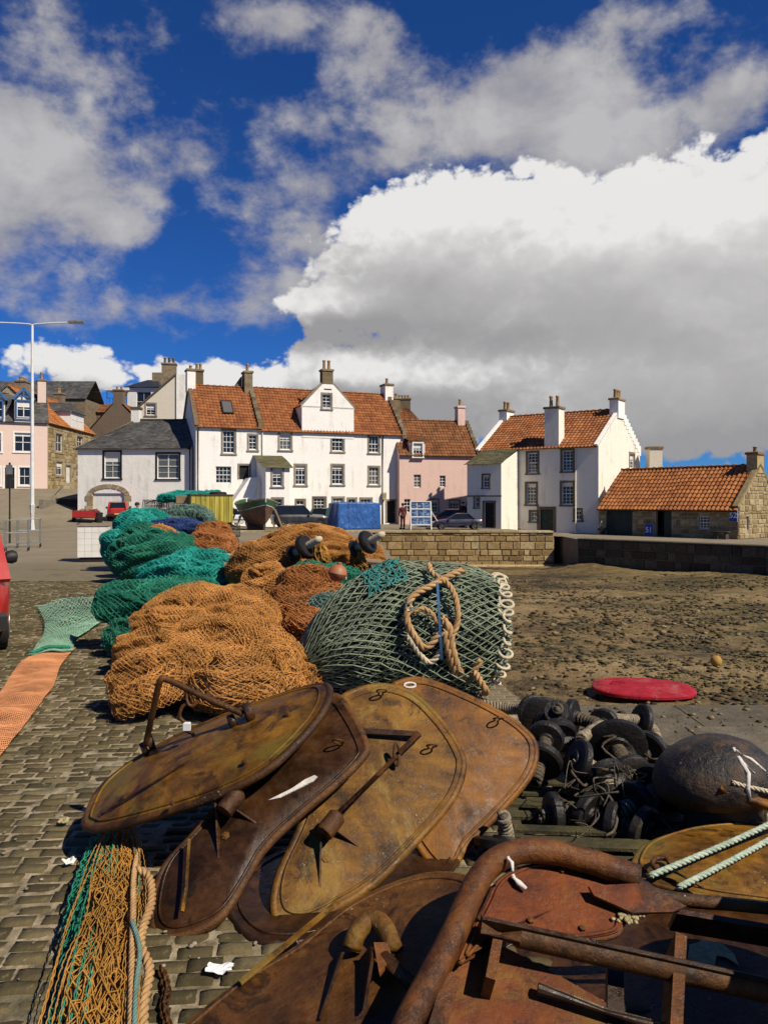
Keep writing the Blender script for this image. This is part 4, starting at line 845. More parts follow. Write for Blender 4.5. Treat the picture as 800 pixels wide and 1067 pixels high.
# ---------------------------------------------------------------- terrace up the hill on the left
def hill_terrace():
    zb = 2.35; f = Fac((-36.9, 66.0), (-29.4, 69.6), zb); r = empty('pale_pink_house', (-36.9, 66.0, zb), f.a, 'pale pink terraced house with slate roof and blue-trimmed dormers', 'house', 'houses climbing the hill')
    L, D, ze, zr = f.L, 7.0, 6.35, 9.1
    H = {n: f.rect(*q) for n, q in dict(a=(15.5,451,33,470.5), b=(-14,451,1.5,470.5), c=(20.5,487,31.5,505.5), d=(5.5,487,15.5,510), e=(-8,487,0.5,505.5)).items()}
    shell(r, L, D, ze, zr, 'pale_pink', list(H.values()), -1.5); 
    for n in 'abce': window(r, *H[n], 2, 2, sur='white_paint', bay=2 if n in 'ab' else 1, sw=0.13)
    door(r, *H['d'], sur='white_paint'); gable_roof(r, L, D, ze, zr, 'slate', 'slate', seed=8, tw=0.32, th=0.25)
    for i, (a, b) in enumerate(((17, 33), (-12, 4))):
        w = f.rect(a+1, 418, b-1, 435); m = MB(); x0, x1 = w[0]-0.2, w[1]+0.2; zc, zt = w[3]+0.2, w[3]+1.0; y = -0.1; xm = (x0+x1)/2
        m.add([(x0,y,ze-0.2),(x1,y,ze-0.2),(x1,y,zc),(xm,y,zt),(x0,y,zc),(x0,2.6,ze-.2),(x1,2.6,ze-.2),(x1,2.6,zc),(xm,2.6,zt),(x0,2.6,zc)], [(0,1,2,3,4),(0,4,9,5),(1,6,7,2)]); dm = m.build('dormer', 'white_paint', r); window(dm, *w, 2, 2, y=y-0.15, sur='blue_trim', bay=2, sw=0.1)
        s = MB(); slope(s, (x0-0.2,2.8,zc-0.15), (x0-0.2,y-0.3,zc-0.15), (xm,2.8,zt+0.08), (xm,y-0.3,zt+0.08), 0.3, 0.25, 0, 'slate', 0.02); slope(s, (x1+0.2,y-0.3,zc-0.15), (x1+0.2,2.8,zc-0.15), (xm,y-0.3,zt+0.08), (xm,2.8,zt+0.08), 0.3, 0.25, 0, 'slate', 0.02); s.build('dormer_roof', 'slate', dm, fix=False)
        t = MB(); t.obox((x0-0.15,y-0.3,zc-0.1), (xm,y-0.3,zt+0.08), 0.08, 0.2, (0,0,1)); t.obox((x1+0.15,y-0.3,zc-0.1), (xm,y-0.3,zt+0.08), 0.08, 0.2, (0,0,1)); t.obox((x0+0.3,y-0.28,zc+0.15), (x1-0.3,y-0.28,zc+0.15), 0.06, 0.12); t.obox((xm,y-0.28,zc+0.15), (xm,y-0.28,zt), 0.06, 0.1); t.build('bargeboard', 'blue_trim', dm)
    chimney(r, L-0.35, D/2-0.6, zr-1.2, zr+1.2, 0.7, 0.9, 'pale_pink', 1, 0.7); chimney(r, 0.6, D/2, zr-0.6, zr+1.0, 0.8, 1.0, 'chimney_stone', 3, 0.5); gutter(r, 0, L, ze-0.1)
    # stone house further up
    zb = 2.6; a = Pt(50.5, 500, 71.5); b = Pt(98, 500, 84.0); f = Fac((a.x, a.y), (b.x, b.y), zb); L = f.L; D = 7.0; ze, zr = 6.35, 9.6
    r = empty('stone_house', (a.x, a.y, zb), f.a, 'brown stone house with orange pantiles and a white dormer up the street', 'house', 'houses climbing the hill')
    H = {n: f.rect(*q) for n, q in dict(a=(58.5,452,65.5,470.5), b=(80.5,455,86.5,465.5), c=(59,481,65.5,495), d=(69,485,74,503), e=(80,484,86,497)).items()}
    shell(r, L, D, ze, zr, 'mortar_stone', list(H.values()), -1.5)
    mb = MB(); rs = random.Random(6)
    for x0, x1, z0, z1 in courses(L, ze, 0.2, 0.42, 0.3, 0.9, 9):
        cx, cz = (x0+x1)/2, (z0+z1)/2
        if any(x0 < q[1]+0.1 and x1 > q[0]-0.1 and z0 < q[3]+0.1 and z1 > q[2]-0.1 for q in H.values()): continue
        stone_block(mb, x0, x1, z0, z1, 0.004, 0.03, rs, 0.012)
    o = mb.build('stonework', 'sandstone_pale', r, fix=False); o['kind'] = 'stuff'
    for n in 'abce': window(r, *H[n], 2, 2, sur='arch_stone', sw=0.2)
    door(r, *H['d'], m='off_white_door', sur='arch_stone')
    gable_roof(r, L, D, ze, zr, 'pantile_bright', seed=17); chimney(r, L*0.25, D/2, zr-0.8, zr+0.7, 1.5, 0.9, 'chimney_stone', 6, 0.35); chimney(r, L-0.3, D/2, zr-0.8, zr+0.8, 0.8, 1.0, 'chimney_stone', 2, 0.5)
    w = f.rect(74, 431, 86, 446); m = MB(); m.box(w[0]-0.15, w[1]+0.15, -0.1, 2.6, w[2]-0.2, w[3]+0.15); dm = m.build('dormer', 'white_paint', r); window(dm, *w, 2, 2, y=-0.22, sur=None, bay=2)
    xm = (w[0]+w[1])/2; s = MB(); slope(s, (w[0]-0.4,3,w[3]), (w[0]-0.4,-0.3,w[3]), (xm,3,w[3]+1.1), (xm,0.6,w[3]+1.1), 0.3, 0.25, 0, 'slate', 0.02); slope(s, (w[1]+0.4,-0.3,w[3]), (w[1]+0.4,3,w[3]), (xm,0.6,w[3]+1.1), (xm,3,w[3]+1.1), 0.3, 0.25, 0, 'slate', 0.02); slope(s, (w[0]-0.4,-0.3,w[3]), (w[1]+0.4,-0.3,w[3]), (xm-0.02,0.6,w[3]+1.1), (xm+0.02,0.6,w[3]+1.1), 0.3, 0.25, 0, 'slate', 0.02); s.build('dormer_roof', 'slate', dm, fix=False)
    # long slate roof behind the terrace
    p = Pt(-30, 400, 88); r = empty('rear_terrace', (p.x, 88, 4), 0.03, 'long dark slate roof showing above the pink terraced house', 'house')
    MB().box(0, 12.5, 0, 6, -1, 9.2).build('wall', 'chimney_stone', r); sm = MB(); slope(sm, (-0.2,-0.2,9.2), (12.7,-0.2,9.2), (-0.2,3,11.6), (12.7,3,11.6), 0.35, 0.3, 0, 'slate', 0.02, 9); slope(sm, (12.7,6.2,9.2), (-0.2,6.2,9.2), (12.7,3,11.6), (-0.2,3,11.6), 0.6, 0.5, 0, 'slate', 0.02, 9); sm.build('roof', 'slate', r, fix=False)
    # dark stone gable with orange roofs, white modern house above
    y = 86; a = Pt(94, 470, y); b = Pt(136, 470, y); f = Fac((a.x, y), (b.x, y), 3); r = empty('old_gable_house', (a.x, y, 3), 0, 'weathered dark stone gable with a squat chimney behind the slate house', 'house')
    x0, z0 = f.loc(95, 447); xa, za = f.loc(118, 421); xb, _ = f.loc(128, 421); x1, z1 = f.loc(137, 432); zl = -2
    MB().prism([(x0,0,zl),(x1,0,zl),(x1,0,z1),(xb,0,za),(xa,0,za),(x0,0,z0)], (0,6,0)).build('wall', 'dark_render', r)
    chimney(r, (xa+xb)/2, 0.5, za-0.3, za+1.45, xb-xa, 0.9, 'dark_render', 2, 0.35, 'dark_render')
    sm = MB(); slope(sm, (x0-0.2,6,z0-.1), (x0-0.2,-0.1,z0-.1), (xa,6,za+.05), (xa,-.1,za+.05), 0.25, 0.33, 0.05); slope(sm, (x1+1.8,-0.1,z1-1.6), (x1+1.8,6,z1-1.6), (xb,-.1,za+.05), (xb,6,za+.05), 0.25, 0.33, 0.05); sm.build('roof', 'pantile_old', r, fix=False)
    y = 92; a = Pt(82, 440, y); b = Pt(112, 440, y); r = empty('hill_cottage', (a.x, y, 4), 0, 'small orange pantile roof tucked left of the dark stone gable', 'house'); L = b.x-a.x; ze = Pt(90, 430, y).z-4; zr = Pt(90, 421.5, y+2.5).z-4
    MB().box(0, L, 0, 5, -2, ze).build('wall', 'dark_render', r); sm = MB(); slope(sm, (-0.2,-0.2,ze), (L+0.2,-0.2,ze), (-0.2,2.5,zr), (L+.2,2.5,zr), 0.25, 0.33, 0.05); slope(sm, (L+.2,5.2,ze), (-0.2,5.2,ze), (L+.2,2.5,zr), (-.2,2.5,zr), 0.25, 0.33, 0.05); sm.build('roof', 'pantile_old', r, fix=False); chimney(r, 1.3, 2.5, zr-0.4, zr+0.6, 0.6, 0.6, 'chimney_stone', 1, 0.3)  # dark render on this wall paints in its shade
    y = 100; a = Pt(111, 440, y); b = Pt(165, 440, y); r = empty('modern_house', (a.x, y, 4), 0, 'white modern house with dark hipped roof and balcony above the rooftops', 'house'); L = b.x-a.x; zt = Pt(120, 404, y).z-4
    wx0 = Pt(133, 430, y).x-a.x; hw = [(Pt(150,0,y).x-a.x-0.9, Pt(150,0,y).x-a.x+0.9, zt-3.0, zt-0.5)]
    mb = MB(); wall_grid(mb, wx0, L, -2, zt, hw); mb.add([(wx0,6,-2),(wx0,0,-2),(wx0,0,zt),(wx0,6,zt)], [(0,1,2,3)]); mb.build('wall', 'white_paint', r, fix=False); window(r, *hw[0], 2, 1, sur=None)
    MB().box(0, wx0, 0.2, 6, -2, zt-2.4).build('lower_wall', 'cream_harl', r); MB().box(0, wx0+0.3, -0.3, 6, zt-0.35, zt+0.05).build('canopy', 'white_paint', r)
    rl = MB()
    for i in range(8): rl.tube([(0.1+i*(wx0-0.2)/7, 0, zt-2.4), (0.1+i*(wx0-0.2)/7, 0, zt-1.3)], 0.03, 5)
    rl.tube([(0.1,0,zt-1.3),(wx0-0.1,0,zt-1.3)], 0.035, 5); rl.tube([(0.1,0,zt-1.3),(0.1,0,zt-0.3)], 0.05, 5); rl.build('balcony_rail', 'black_paint', r)
    hr = MB(); e = 0.35; zr = Pt(150, 396, y+3).z-4; hr.add([(wx0-e,-e,zt+0.06),(L+e,-e,zt+0.06),(L+e,6+e,zt+0.06),(wx0-e,6+e,zt+0.06),(wx0+1.6,3,zr),(L-0.9,3,zr)], [(0,1,5,4),(1,2,5),(2,3,4,5),(3,0,4)]); hr.build('roof', 'lead_slate', r); MB().box(L-1.5, L-0.3, 2.5, 3.3, zt, zr+0.9).build('chimney', 'chimney_stone', r)
hill_terrace()
# ================================================================== vehicles, boat, street furniture, people
def paint(name, c, rough=0.28):
    def f(nt, b):
        co = objco(nt); n = noise(nt, co, 1.5, 6, 0.65)
        put(nt, b.inputs['Base Color'], mixc(nt, ss(nt, n, 0.45, 0.75, 0, 0.35), c, tuple(0.5*x+0.05 for x in c)))
        put(nt, b.inputs['Roughness'], ss(nt, n, 0.3, 0.8, rough, rough+0.25)); b.inputs['Coat Weight'].default_value = 0.4; b.inputs['Coat Roughness'].default_value = 0.1
    return mat(name, f)
paint('red_car_paint', (0.34,0.016,0.012)); paint('dark_car_paint', (0.018,0.017,0.016)); paint('navy_car_paint', (0.02,0.02,0.04)); paint('maroon_car_paint', (0.20,0.035,0.02)); paint('white_car_paint', (0.6,0.59,0.56)); paint('green_car_paint', (0.02,0.07,0.045))
simple('tyre_rubber', (0.016,0.015,0.014), None, 8, 0.85, 0.2); simple('grey_metal', (0.30,0.29,0.27), (0.18,0.17,0.16), 5, 0.4, 0.1, metal=0.7); simple('galvanised', (0.26,0.255,0.24), (0.17,0.165,0.155), 4, 0.45, 0.05, metal=0.4); simple('plastic_black', (0.02,0.019,0.018), None, 5, 0.55, 0.1)
simple('lamp_lens', (0.45,0.42,0.36), None, 3, 0.15, 0.0); simple('red_lens', (0.35,0.01,0.008), None, 3, 0.2, 0.0); simple('yellow_plate', (0.62,0.45,0.06), None, 3, 0.5, 0); simple('post_white', (0.66,0.66,0.64), (0.55,0.55,0.53), 3, 0.5, 0.05)
def car(loc, rz, body, label, kind='hatch', k=1.0, name='parked_car', plate='yellow_plate', front_wheels=0.0):
    r = empty(name, loc, rz, label, 'car', 'parked cars'); r.scale = (k, k, k)
    if kind == 'hatch': L, W, zt, roof, base, ht = 3.9, 0.83, [(-1.95,0.80),(-1.8,0.93),(-0.9,0.96),(0.7,0.93),(1.45,0.82),(1.82,0.70),(1.95,0.56)], (-1.45,0.05), (-1.86,0.86), 1.44
    elif kind == 'suv': L, W, zt, roof, base, ht = 4.5, 0.92, [(-2.25,1.0),(-2.15,1.12),(-1.0,1.14),(0.75,1.12),(1.75,1.05),(2.12,0.95),(2.25,0.7)], (-2.0,0.2), (-2.18,0.85), 1.82
    else: L, W, zt, roof, base, ht = 4.4, 0.85, [(-2.2,0.78),(-2.1,0.92),(-1.35,0.96),(0.85,0.93),(1.6,0.83),(2.05,0.70),(2.2,0.55)], (-0.95,0.15), (-1.5,0.95), 1.40
    h = L/2; xs = [-h+0.001]+[a for a, _ in zt[1:-1]]+[h]; wf = h-0.78; wr = -h+0.72; wr_ = 0.30 if kind != 'suv' else 0.36
    stx = sorted(set([a for a, _ in zt] + [wf-0.36, wf-0.18, wf, wf+0.18, wf+0.36, wr-0.36, wr-0.18, wr, wr+0.18, wr+0.36])); stx = [x for x in stx if -h <= x <= h]
    zx = lambda x: float(np.interp(x, [a for a, _ in zt], [b for _, b in zt])); mb = MB(); n = 14
    for i, x in enumerate(stx):
        z = zx(x); e = min(1, (h-abs(x))/0.45+0.0); w = W*(0.86+0.14*math.sqrt(max(0, min(1, e)))); zl = 0.26 if abs(x) < h-0.05 else 0.34
        arch = 0
        for wx in (wf, wr):
            q = 0.38**2-(x-wx)**2
            if q > 0: arch = max(arch, math.sqrt(q)+0.28)
        za = max(zl, arch); half = [(0, z+0.025), (0.55*w, z+0.015), (0.88*w, z-0.03), (0.98*w, z-0.16), (w, max(z-0.32, za+0.01)), (0.985*w, max(za, 0.3)), (0.80*w, max(za-0.01, zl))]
        mb.v += [(x, y, zz) for y, zz in half] + [(x, -y, zz) for y, zz in reversed(half)]; mb.uv += [(0,0)]*n
        if i:
            for a in range(n): b = (a+1) % n; mb.f.append(((i-1)*n+a, (i-1)*n+b, i*n+b, i*n+a))
    mb.f.append(tuple(range(n))); mb.f.append(tuple((len(stx)-1)*n+a for a in range(n-1, -1, -1)))
    mb.build('body', body, r, 'auto')
    def q(x, y, z): return (x, y, z)
    yb, yt = W*0.93, W*0.74; b0, b1 = base; r0, r1 = roof; zb0, zb1 = zx(b0)-0.02, zx(b1)-0.02
    gh = MB(); st = [(b0, zb0, yb*0.93), (r0, ht-0.03, yt), (r1, ht-0.03, yt), (b1, zb1, yb*0.93)]
    gh.add([(b0,-yb*.95,zb0),(b1,-yb*.95,zb1),(r1,-yt,ht-.03),(r0,-yt,ht-.03),(b0,yb*.95,zb0),(b1,yb*.95,zb1),(r1,yt,ht-.03),(r0,yt,ht-.03)], [(0,1,2,3),(4,7,6,5),(0,3,7,4),(1,5,6,2),(3,2,6,7)])
    gh.build('windows', 'car_glass', r)
    rf = MB(); rx = np.linspace(r0-0.03, r1+0.03, 6)
    for i, x in enumerate(rx):
        cb = 0.045*math.sin(math.pi*i/5); row = [(x, y*yt*1.02, ht-0.03+cb+0.04*(1-abs(y)**3)) for y in (-1,-.8,-.4,0,.4,.8,1)]; rf.v += row; rf.uv += [(0,0)]*7
        if i: rf.f += [((i-1)*7+a, (i-1)*7+a+1, i*7+a+1, i*7+a) for a in range(6)]
    rf.build('roof', body, r, True)
    pl = MB(); xm = (r0+r1)/2-0.05
    for s in (-1, 1):
        pl.obox((b1, s*yb*.94, zb1), (r1, s*yt*1.005, ht-.02), 0.07, 0.06); pl.obox((b0, s*yb*.94, zb0), (r0, s*yt*1.005, ht-.02), 0.16, 0.07); bx = (b0+b1)/2-0.1; pl.obox((bx, s*yb*.955, zx(bx)-.03), (xm, s*yt*1.01, ht-.03), 0.06, 0.04)
        pl.obox((r0, s*yt*1.01, ht-.03), (r1, s*yt*1.01, ht-.03), 0.05, 0.05)
    pl.build('pillars', body, r)
    for s in (-1, 1):
        for wx in (wf, wr):
            w = MB(); y = s*(W-0.13); w.lathe((wx, y-s*0.09, wr_), (0, s, 0), [(wr_*0.7,0),(wr_*0.97,0.01),(wr_,0.04),(wr_,0.16),(wr_*0.96,0.19),(wr_*0.66,0.2)], 20); wo = w.build('wheel', 'tyre_rubber', r, 'auto')
            m = MB(); m.lathe((wx, y+s*0.09, wr_), (0, s, 0), [(wr_*0.66,0),(wr_*0.64,0.03),(wr_*0.5,0.012),(wr_*0.2,0.02),(wr_*0.12,0.035),(0.01,0.037)], 16); m.build('rim', 'grey_metal', wo, 'auto')
        m = MB(); m.lathe((b1-0.22, s*(W+0.02), zx(b1)+0.06), (0, s, 0), [(0.04,0),(0.085,0.03),(0.10,0.1),(0.075,0.16),(0.02,0.175)], 10); m.build('wing_mirror', 'plastic_black', r, 'auto')
        m = MB(); m.bbox(h-0.16, h-0.02, s*W*0.55-0.17, s*W*0.55+0.17, 0.58, 0.70, 0.02); m.build('headlight', 'lamp_lens', r)
        m = MB(); m.bbox(-h-0.01, -h+0.12, s*W*0.72-0.1, s*W*0.72+0.1, 0.60, 0.88, 0.02); m.build('tail_light', 'red_lens', r)
        m = MB(); m.box(-0.9, 0.95, s*W-0.012*s, s*W+0.015*s, 0.52, 0.58); m.build('door_strip', 'plastic_black', r)
    for x0, x1, nm in ((-h-0.06, -h+0.12, 'rear_bumper'), (h-0.12, h+0.06, 'front_bumper')):
        m = MB(); m.bbox(x0, x1, -W*0.93, W*0.93, 0.33, 0.52, 0.04); bo = m.build(nm, 'plastic_black', r)
        x = x0-0.012 if x0 < 0 else x1+0.002; MB().box(x, x+0.01, -0.25, 0.25, 0.42, 0.52).build('number_plate', plate if x0 < 0 else 'post_white', bo)
    return r
# red car nosing into the frame on the left quay
car((-5.76, 10.17, 0.012), math.radians(118), 'red_car_paint', 'shiny red car cut off by the left frame edge', 'hatch')
q_ = Pt(121, 540, 56.5); car((q_.x, 57.0, gz(q_.x, 57.0)+0.02), math.radians(107), 'red_car_paint', 'small red hatchback seen from behind at the arched garage', 'hatch', 0.86)
q_ = Pt(313, 548, 53.5); car((q_.x, 53.6, 0.01), math.radians(14), 'dark_car_paint', 'black off-road car parked between the boat and the blue tarpaulin', 'suv', 0.82)
q_ = Pt(341, 548, 56.5); car((q_.x, 57.0, 0.01), math.radians(70), 'green_car_paint', 'dark green car half hidden behind the blue tarpaulin', 'hatch', 0.9)
q_ = Pt(250, 548, 54.5); car((q_.x-0.6, 55.2, 0.01), math.radians(10), 'white_car_paint', 'white car showing between the yellow tank and the boat', 'hatch', 0.95)
q_ = Pt(476, 553, 50.6); car((q_.x, 50.8, 0.0), math.radians(182), 'navy_car_paint', 'dark blue saloon car parked behind the harbour wall', 'sedan', 0.72)
q_ = Pt(470, 548, 54.5); car((q_.x-0.2, 55.6, 0.0), math.radians(175), 'maroon_car_paint', 'reddish car parked behind the dark blue saloon', 'hatch', 0.85)
# ---- small wooden boat on the quay
simple('boat_green', (0.03,0.10,0.045), (0.02,0.07,0.03), 4, 0.45, 0.15, dirt=(0.10,0.09,0.06)); simple('boat_brown', (0.13,0.065,0.04), (0.08,0.04,0.025), 3, 0.6, 0.25, dirt=(0.18,0.14,0.10)); simple('weathered_wood', (0.25,0.19,0.12), (0.15,0.11,0.07), 5, 0.85, 0.4); simple('dark_wood', (0.07,0.05,0.032), (0.04,0.03,0.02), 6, 0.85, 0.4)
def boat():
    p = Pt(266, 552, 49.2); r = empty('wooden_boat', (p.x, 49.4, 0.01), math.radians(-68), 'small clinker boat with green topsides propped upright on the quay', 'boat')
    def hull(zs, m, nm, off=0.0, closed=False):
        mb = MB(); ns = 15; nz = len(zs)
        for i in range(ns):
            t = i/(ns-1)*2-1; b = 1.15*(1-abs(t)**2.6)**0.75+0.02; sh = 1.55+0.38*t*t; kl = 0.22+0.30*abs(t)**4
            for s in (1, -1):
                for z in zs: w = b*(max(0, z)**0.55)*(0.93+0.07*z); mb.v.append((t*2.5+0.12*t*z, s*(w+off), kl+(sh-kl)*z)); mb.uv.append((0,0))
            if i:
                a, c = (i-1)*2*nz, i*2*nz
                for s in (0, nz):
                    for k in range(nz-1): mb.f.append((a+s+k, a+s+k+1, c+s+k+1, c+s+k))
        return mb.build(nm, m, r, True)
    hull([0,0.04,0.12,0.22,0.35,0.5,0.62,0.74], 'boat_brown', 'hull'); hull([0.74,0.82,0.9,1.0], 'boat_green', 'topsides', 0.012); hull([0.725,0.75], 'post_white', 'boot_line', 0.02); hull([0.97,1.03], 'weathered_wood', 'gunwale', 0.03)
    MB().box(-2.3, 2.3, -0.05, 0.05, 0.0, 0.3).build('keel', 'dark_wood', r)
    MB().box(-2.1, 1.7, -0.85, 0.85, 1.25, 1.3).build('deck', 'weathered_wood', r); MB().tube([(0.6,0,1.2),(0.62,0,2.9)], [0.05,0.035], 8).build('mast', 'weathered_wood', r); MB().bbox(-0.6, 0.2, -0.5, 0.5, 1.3, 1.7, 0.03).build('engine_box', 'boat_green', r)
    for x, s in ((1.0, 1), (-1.0, 1), (1.0, -1), (-1.0, -1)): MB().obox((x, s*1.5, 0.0), (x, s*0.98, 1.25), 0.08, 0.1).build('prop', 'weathered_wood', r)
boat()
# ---- blue tarpaulin load
simple('sign_blue2', (0.05,0.14,0.36), None, 3, 0.5, 0.05)
def tarp():
    p = Pt(352, 552, 50.0); pr = Pt(398, 552, 51.2); r = empty('tarpaulin_stack', (p.x, p.y, 0.0), math.atan2(pr.y-p.y, pr.x-p.x), 'boxy load wrapped in a crumpled bright blue tarpaulin', 'tarpaulin'); L = 2.85; D = 1.8; Hh = 1.72
    def f(nt, b):
        co = objco(nt); n = noise(nt, co, 2.2, 6, 0.6, 0.6); put(nt, b.inputs['Base Color'], ramp(nt, n, [(0.3, (0.012,0.055,0.19)), (0.6, (0.022,0.10,0.32)), (0.75, (0.06,0.17,0.42))])); b.inputs['Roughness'].default_value = 0.45
        put(nt, b.inputs['Normal'], bump(nt, noise(nt, mapping(nt, co, (2.2, 2.2, 0.9)), 2.0, 5, 0.55, 1.2), 0.8, 0.12))
    mat('blue_tarp', f)
    bm = bmesh.new(); bmesh.ops.create_cube(bm, size=1.0); bmesh.ops.subdivide_edges(bm, edges=bm.edges[:], cuts=16, use_grid_fill=True); rs = np.random.RandomState(1)
    for v in bm.verts:
        x, y, z = v.co; e = 0.5-max(abs(x), abs(y)) if z > 0.49 else 0
        px, py, pz = (x+0.5)*L, (y+0.5)*D, (z+0.5)*Hh
        n1 = float(vnoise(px*2.1, pz*0.8+py, py*2.1, 3)); n2 = float(vnoise(px*5, pz*2.2, py*5, 5))
        sp = 1+0.03*(1-pz/Hh); v.co = ((px-L/2)*sp+L/2+0.05*n1*(abs(x) > .49), (py-D/2)*sp+D/2+(0.05*n1+0.02*n2)*(abs(y) > .49), pz-(0.10*(0.5+0.5*n1)*min(1, e*5)) - 0.06*max(0, abs(x)-0.4)*10*(z > .49) + 0.02*n2*(z > .49))
    me = bpy.data.meshes.new('cover'); bm.to_mesh(me); bm.free(); link('cover', me, 'blue_tarp', r, True)
    rp = MB()
    for x in (0.75,): rp.tube([(x,-0.06,0.1),(x,-0.08,Hh*0.6),(x+0.02,-0.05,Hh-0.06),(x,0.25,Hh+0.02),(x,D*0.6,Hh+0.02)], 0.012, 5)
    rp.build('lashing_cord', 'sign_blue2', r)
tarp()
# ---- lamp post
def lamp():
    p = Gd(34, 553); zt = Pt(34, 338, p.y).z; r = empty('lamp_post', p, 0, 'tall white double-armed street lamp on the quay', 'lamp')
    MB().tube([(0,0,0),(0,0,1.6),(0,0,1.62),(0,0,zt)], [0.17,0.17,0.12,0.075], 12).build('column', 'post_white', r, 'auto')
    for s in (1, -1):
        arm = spline([(0,0,zt-0.05),(s*0.25,0,zt+0.02),(s*1.2,0,zt+0.08),(s*2.3,0,zt+0.12)], 5); a = MB().tube(arm, 0.045, 8).build('arm', 'post_white', r, True)
        m = MB(); m.bbox(min(s*2.2, s*3.15), max(s*2.2, s*3.15), -0.15, 0.15, zt+0.07, zt+0.24, 0.06); h = m.build('lantern', 'galvanised', a); MB().box(min(s*2.4, s*3.05), max(s*2.4, s*3.05), -0.1, 0.1, zt+0.04, zt+0.069).build('lens', 'lamp_lens', h)
    MB().box(-0.02, 0.02, -0.178, -0.165, 0.5, 1.1).build('access_door', 'galvanised', r)
lamp()
# ---- white tiled box, trailer, bin, rails, steps
def boxes():
    p = Gd(96, 586); r = empty('white_box', (p.x-0.42, p.y, 0.02), math.radians(12), 'white panelled storage box with grid lines standing on the setts', 'box'); W, D, Hh = 0.80, 0.95, 1.02
    MB().box(0.01, W-0.01, 0.01, D-0.01, 0.12, Hh-0.02).build('core', 'cream_harl', r)
    for i in range(4):
        for j in range(5): m = MB(); m.box(W*i/4+0.003, W*(i+1)/4-0.003, 0.0, 0.02, 0.12+0.9*j/5+0.003, 0.12+0.9*(j+1)/5-0.003); m.build('panel', 'off_white_door', r, fix=False)
    m = MB(); m.box(0.0, 0.012, 0.02, D, 0.12, Hh-0.01); m.box(W-0.012, W, 0.02, D, 0.12, Hh-0.01); m.box(0.02, W-0.02, D-0.012, D, 0.12, Hh-0.01); m.build('side_panel', 'off_white_door', r)
    MB().bbox(-0.02, W+0.02, -0.02, D+0.02, Hh, Hh+0.04, 0.015).build('lid', 'weathered_wood', r)
    m = MB(); m.box(0.05, W-0.05, 0.05, D-0.05, 0, 0.118); m.build('plinth', 'plastic_black', r)
    # small red trailer and bin near the garage
    y = 54.5; p = Pt(89, 540, y); z = gz(p.x, y); r = empty('trailer', (p.x, y, z), math.radians(4), 'low red box trailer parked by the stone steps', 'trailer'); m = MB(); w = 0.72
    m.box(-w, w, -0.5, -0.46, 0.35, 0.80); m.box(-w, w, 0.9, 0.94, 0.35, 0.80); m.box(-w, -w+0.04, -0.46, 0.9, 0.35, 0.80); m.box(w-0.04, w, -0.46, 0.9, 0.35, 0.80); m.box(-w, w, -0.46, 0.9, 0.30, 0.36); m.build('body', 'red_car_paint', r)
    for s in (-1, 1): MB().lathe((s*(w+0.02), 0.2, 0.24), (s,0,0), [(0.15,0),(0.24,0.02),(0.24,0.13),(0.15,0.15),(0.02,0.15)], 14).build('wheel', 'tyre_rubber', r, 'auto')
    m = MB(); rs = random.Random(3)
    for i in range(6): m.tube([(-0.6+0.2*i, -0.35, 0.75+rs.uniform(-.05,.1)), (-0.4+0.2*i, 0.7, 0.80+rs.uniform(0,.15))], 0.07, 6)
    m.build('load', 'weathered_wood', r); MB().obox((0,-0.5,0.32),(0.1,-1.4,0.3),0.07,0.07).build('drawbar', 'plastic_black', r)
    p = Pt(101.5, 540, y); r2 = MB(); r2.lathe((p.x, y+0.3, gz(p.x, y)), (0,0,1), [(0.22,0),(0.25,0.05),(0.27,0.6),(0.29,0.62),(0.29,0.68),(0.2,0.72),(0.02,0.74)], 14); o = r2.build('rubbish_bin', 'plastic_black', None, 'auto'); tag(o, 'small dark bin standing right of the red trailer', 'bin')
    # stone steps rising to the street, with a post
    y0 = 57.2; p = Pt(44, 530, y0); q = Pt(74, 530, y0); r = empty('stone_steps', (p.x, y0, 0.05), 0.0, 'dark stone steps and retaining wall left of the slate-roofed house', 'steps'); W = q.x-p.x
    for i in range(7): MB().bbox(0, W, 0.5+i*0.42, 0.5+i*0.42+0.46, -0.3, 0.26*(i+1)+0.1, 0.03).build('step', 'dark_quay_stone', r)
    m = MB(); m.bbox(-0.35, 0, 0.3, 4.2, -0.3, 1.9, 0.03); m.build('cheek_wall', 'margin_stone', r); MB().bbox(-0.3, W+0.6, -0.2, 0.3, -0.3, 0.16, 0.03).build('kerb', 'edge_stone', r)
    hr = MB(); hr.tube([(-0.1,0.2,0),(-0.1,0.2,1.25)], 0.05, 8); hr.tube([(-0.1,0.2,1.2),(-0.1,4,2.9)], 0.035, 6); hr.build('handrail', 'galvanised', r)
    # galvanised wheeled racks and the sign post by the lamp
    for i, (u, v, w, lab) in enumerate(((5, 575, 0.75, 'galvanised wheeled rack nearest the red car'), (18, 571, 0.8, 'galvanised wheeled rack between the sign pole and lamp post'))):
        p = Gd(u, v); r = empty('wheeled_rack', p, math.radians(20), lab, 'rack', 'wheeled racks by the lamp post'); m = MB()
        for x in (0, w):
            for yy in (0, 0.6): m.tube([(x,yy,0.12),(x,yy,1.1)], 0.022, 6)
        for z in (0.2, 0.65, 1.1): m.tube([(0,0,z),(w,0,z),(w,0.6,z),(0,0.6,z),(0,0,z)], 0.018, 6)
        m.build('frame', 'galvanised', r)
        for x in (0, w):
            for yy in (0, 0.6): MB().lathe((x-0.02,yy,0.075), (1,0,0), [(0.03,0),(0.075,0.005),(0.075,0.035),(0.03,0.04)], 10).build('castor', 'tyre_rubber', r, 'auto')
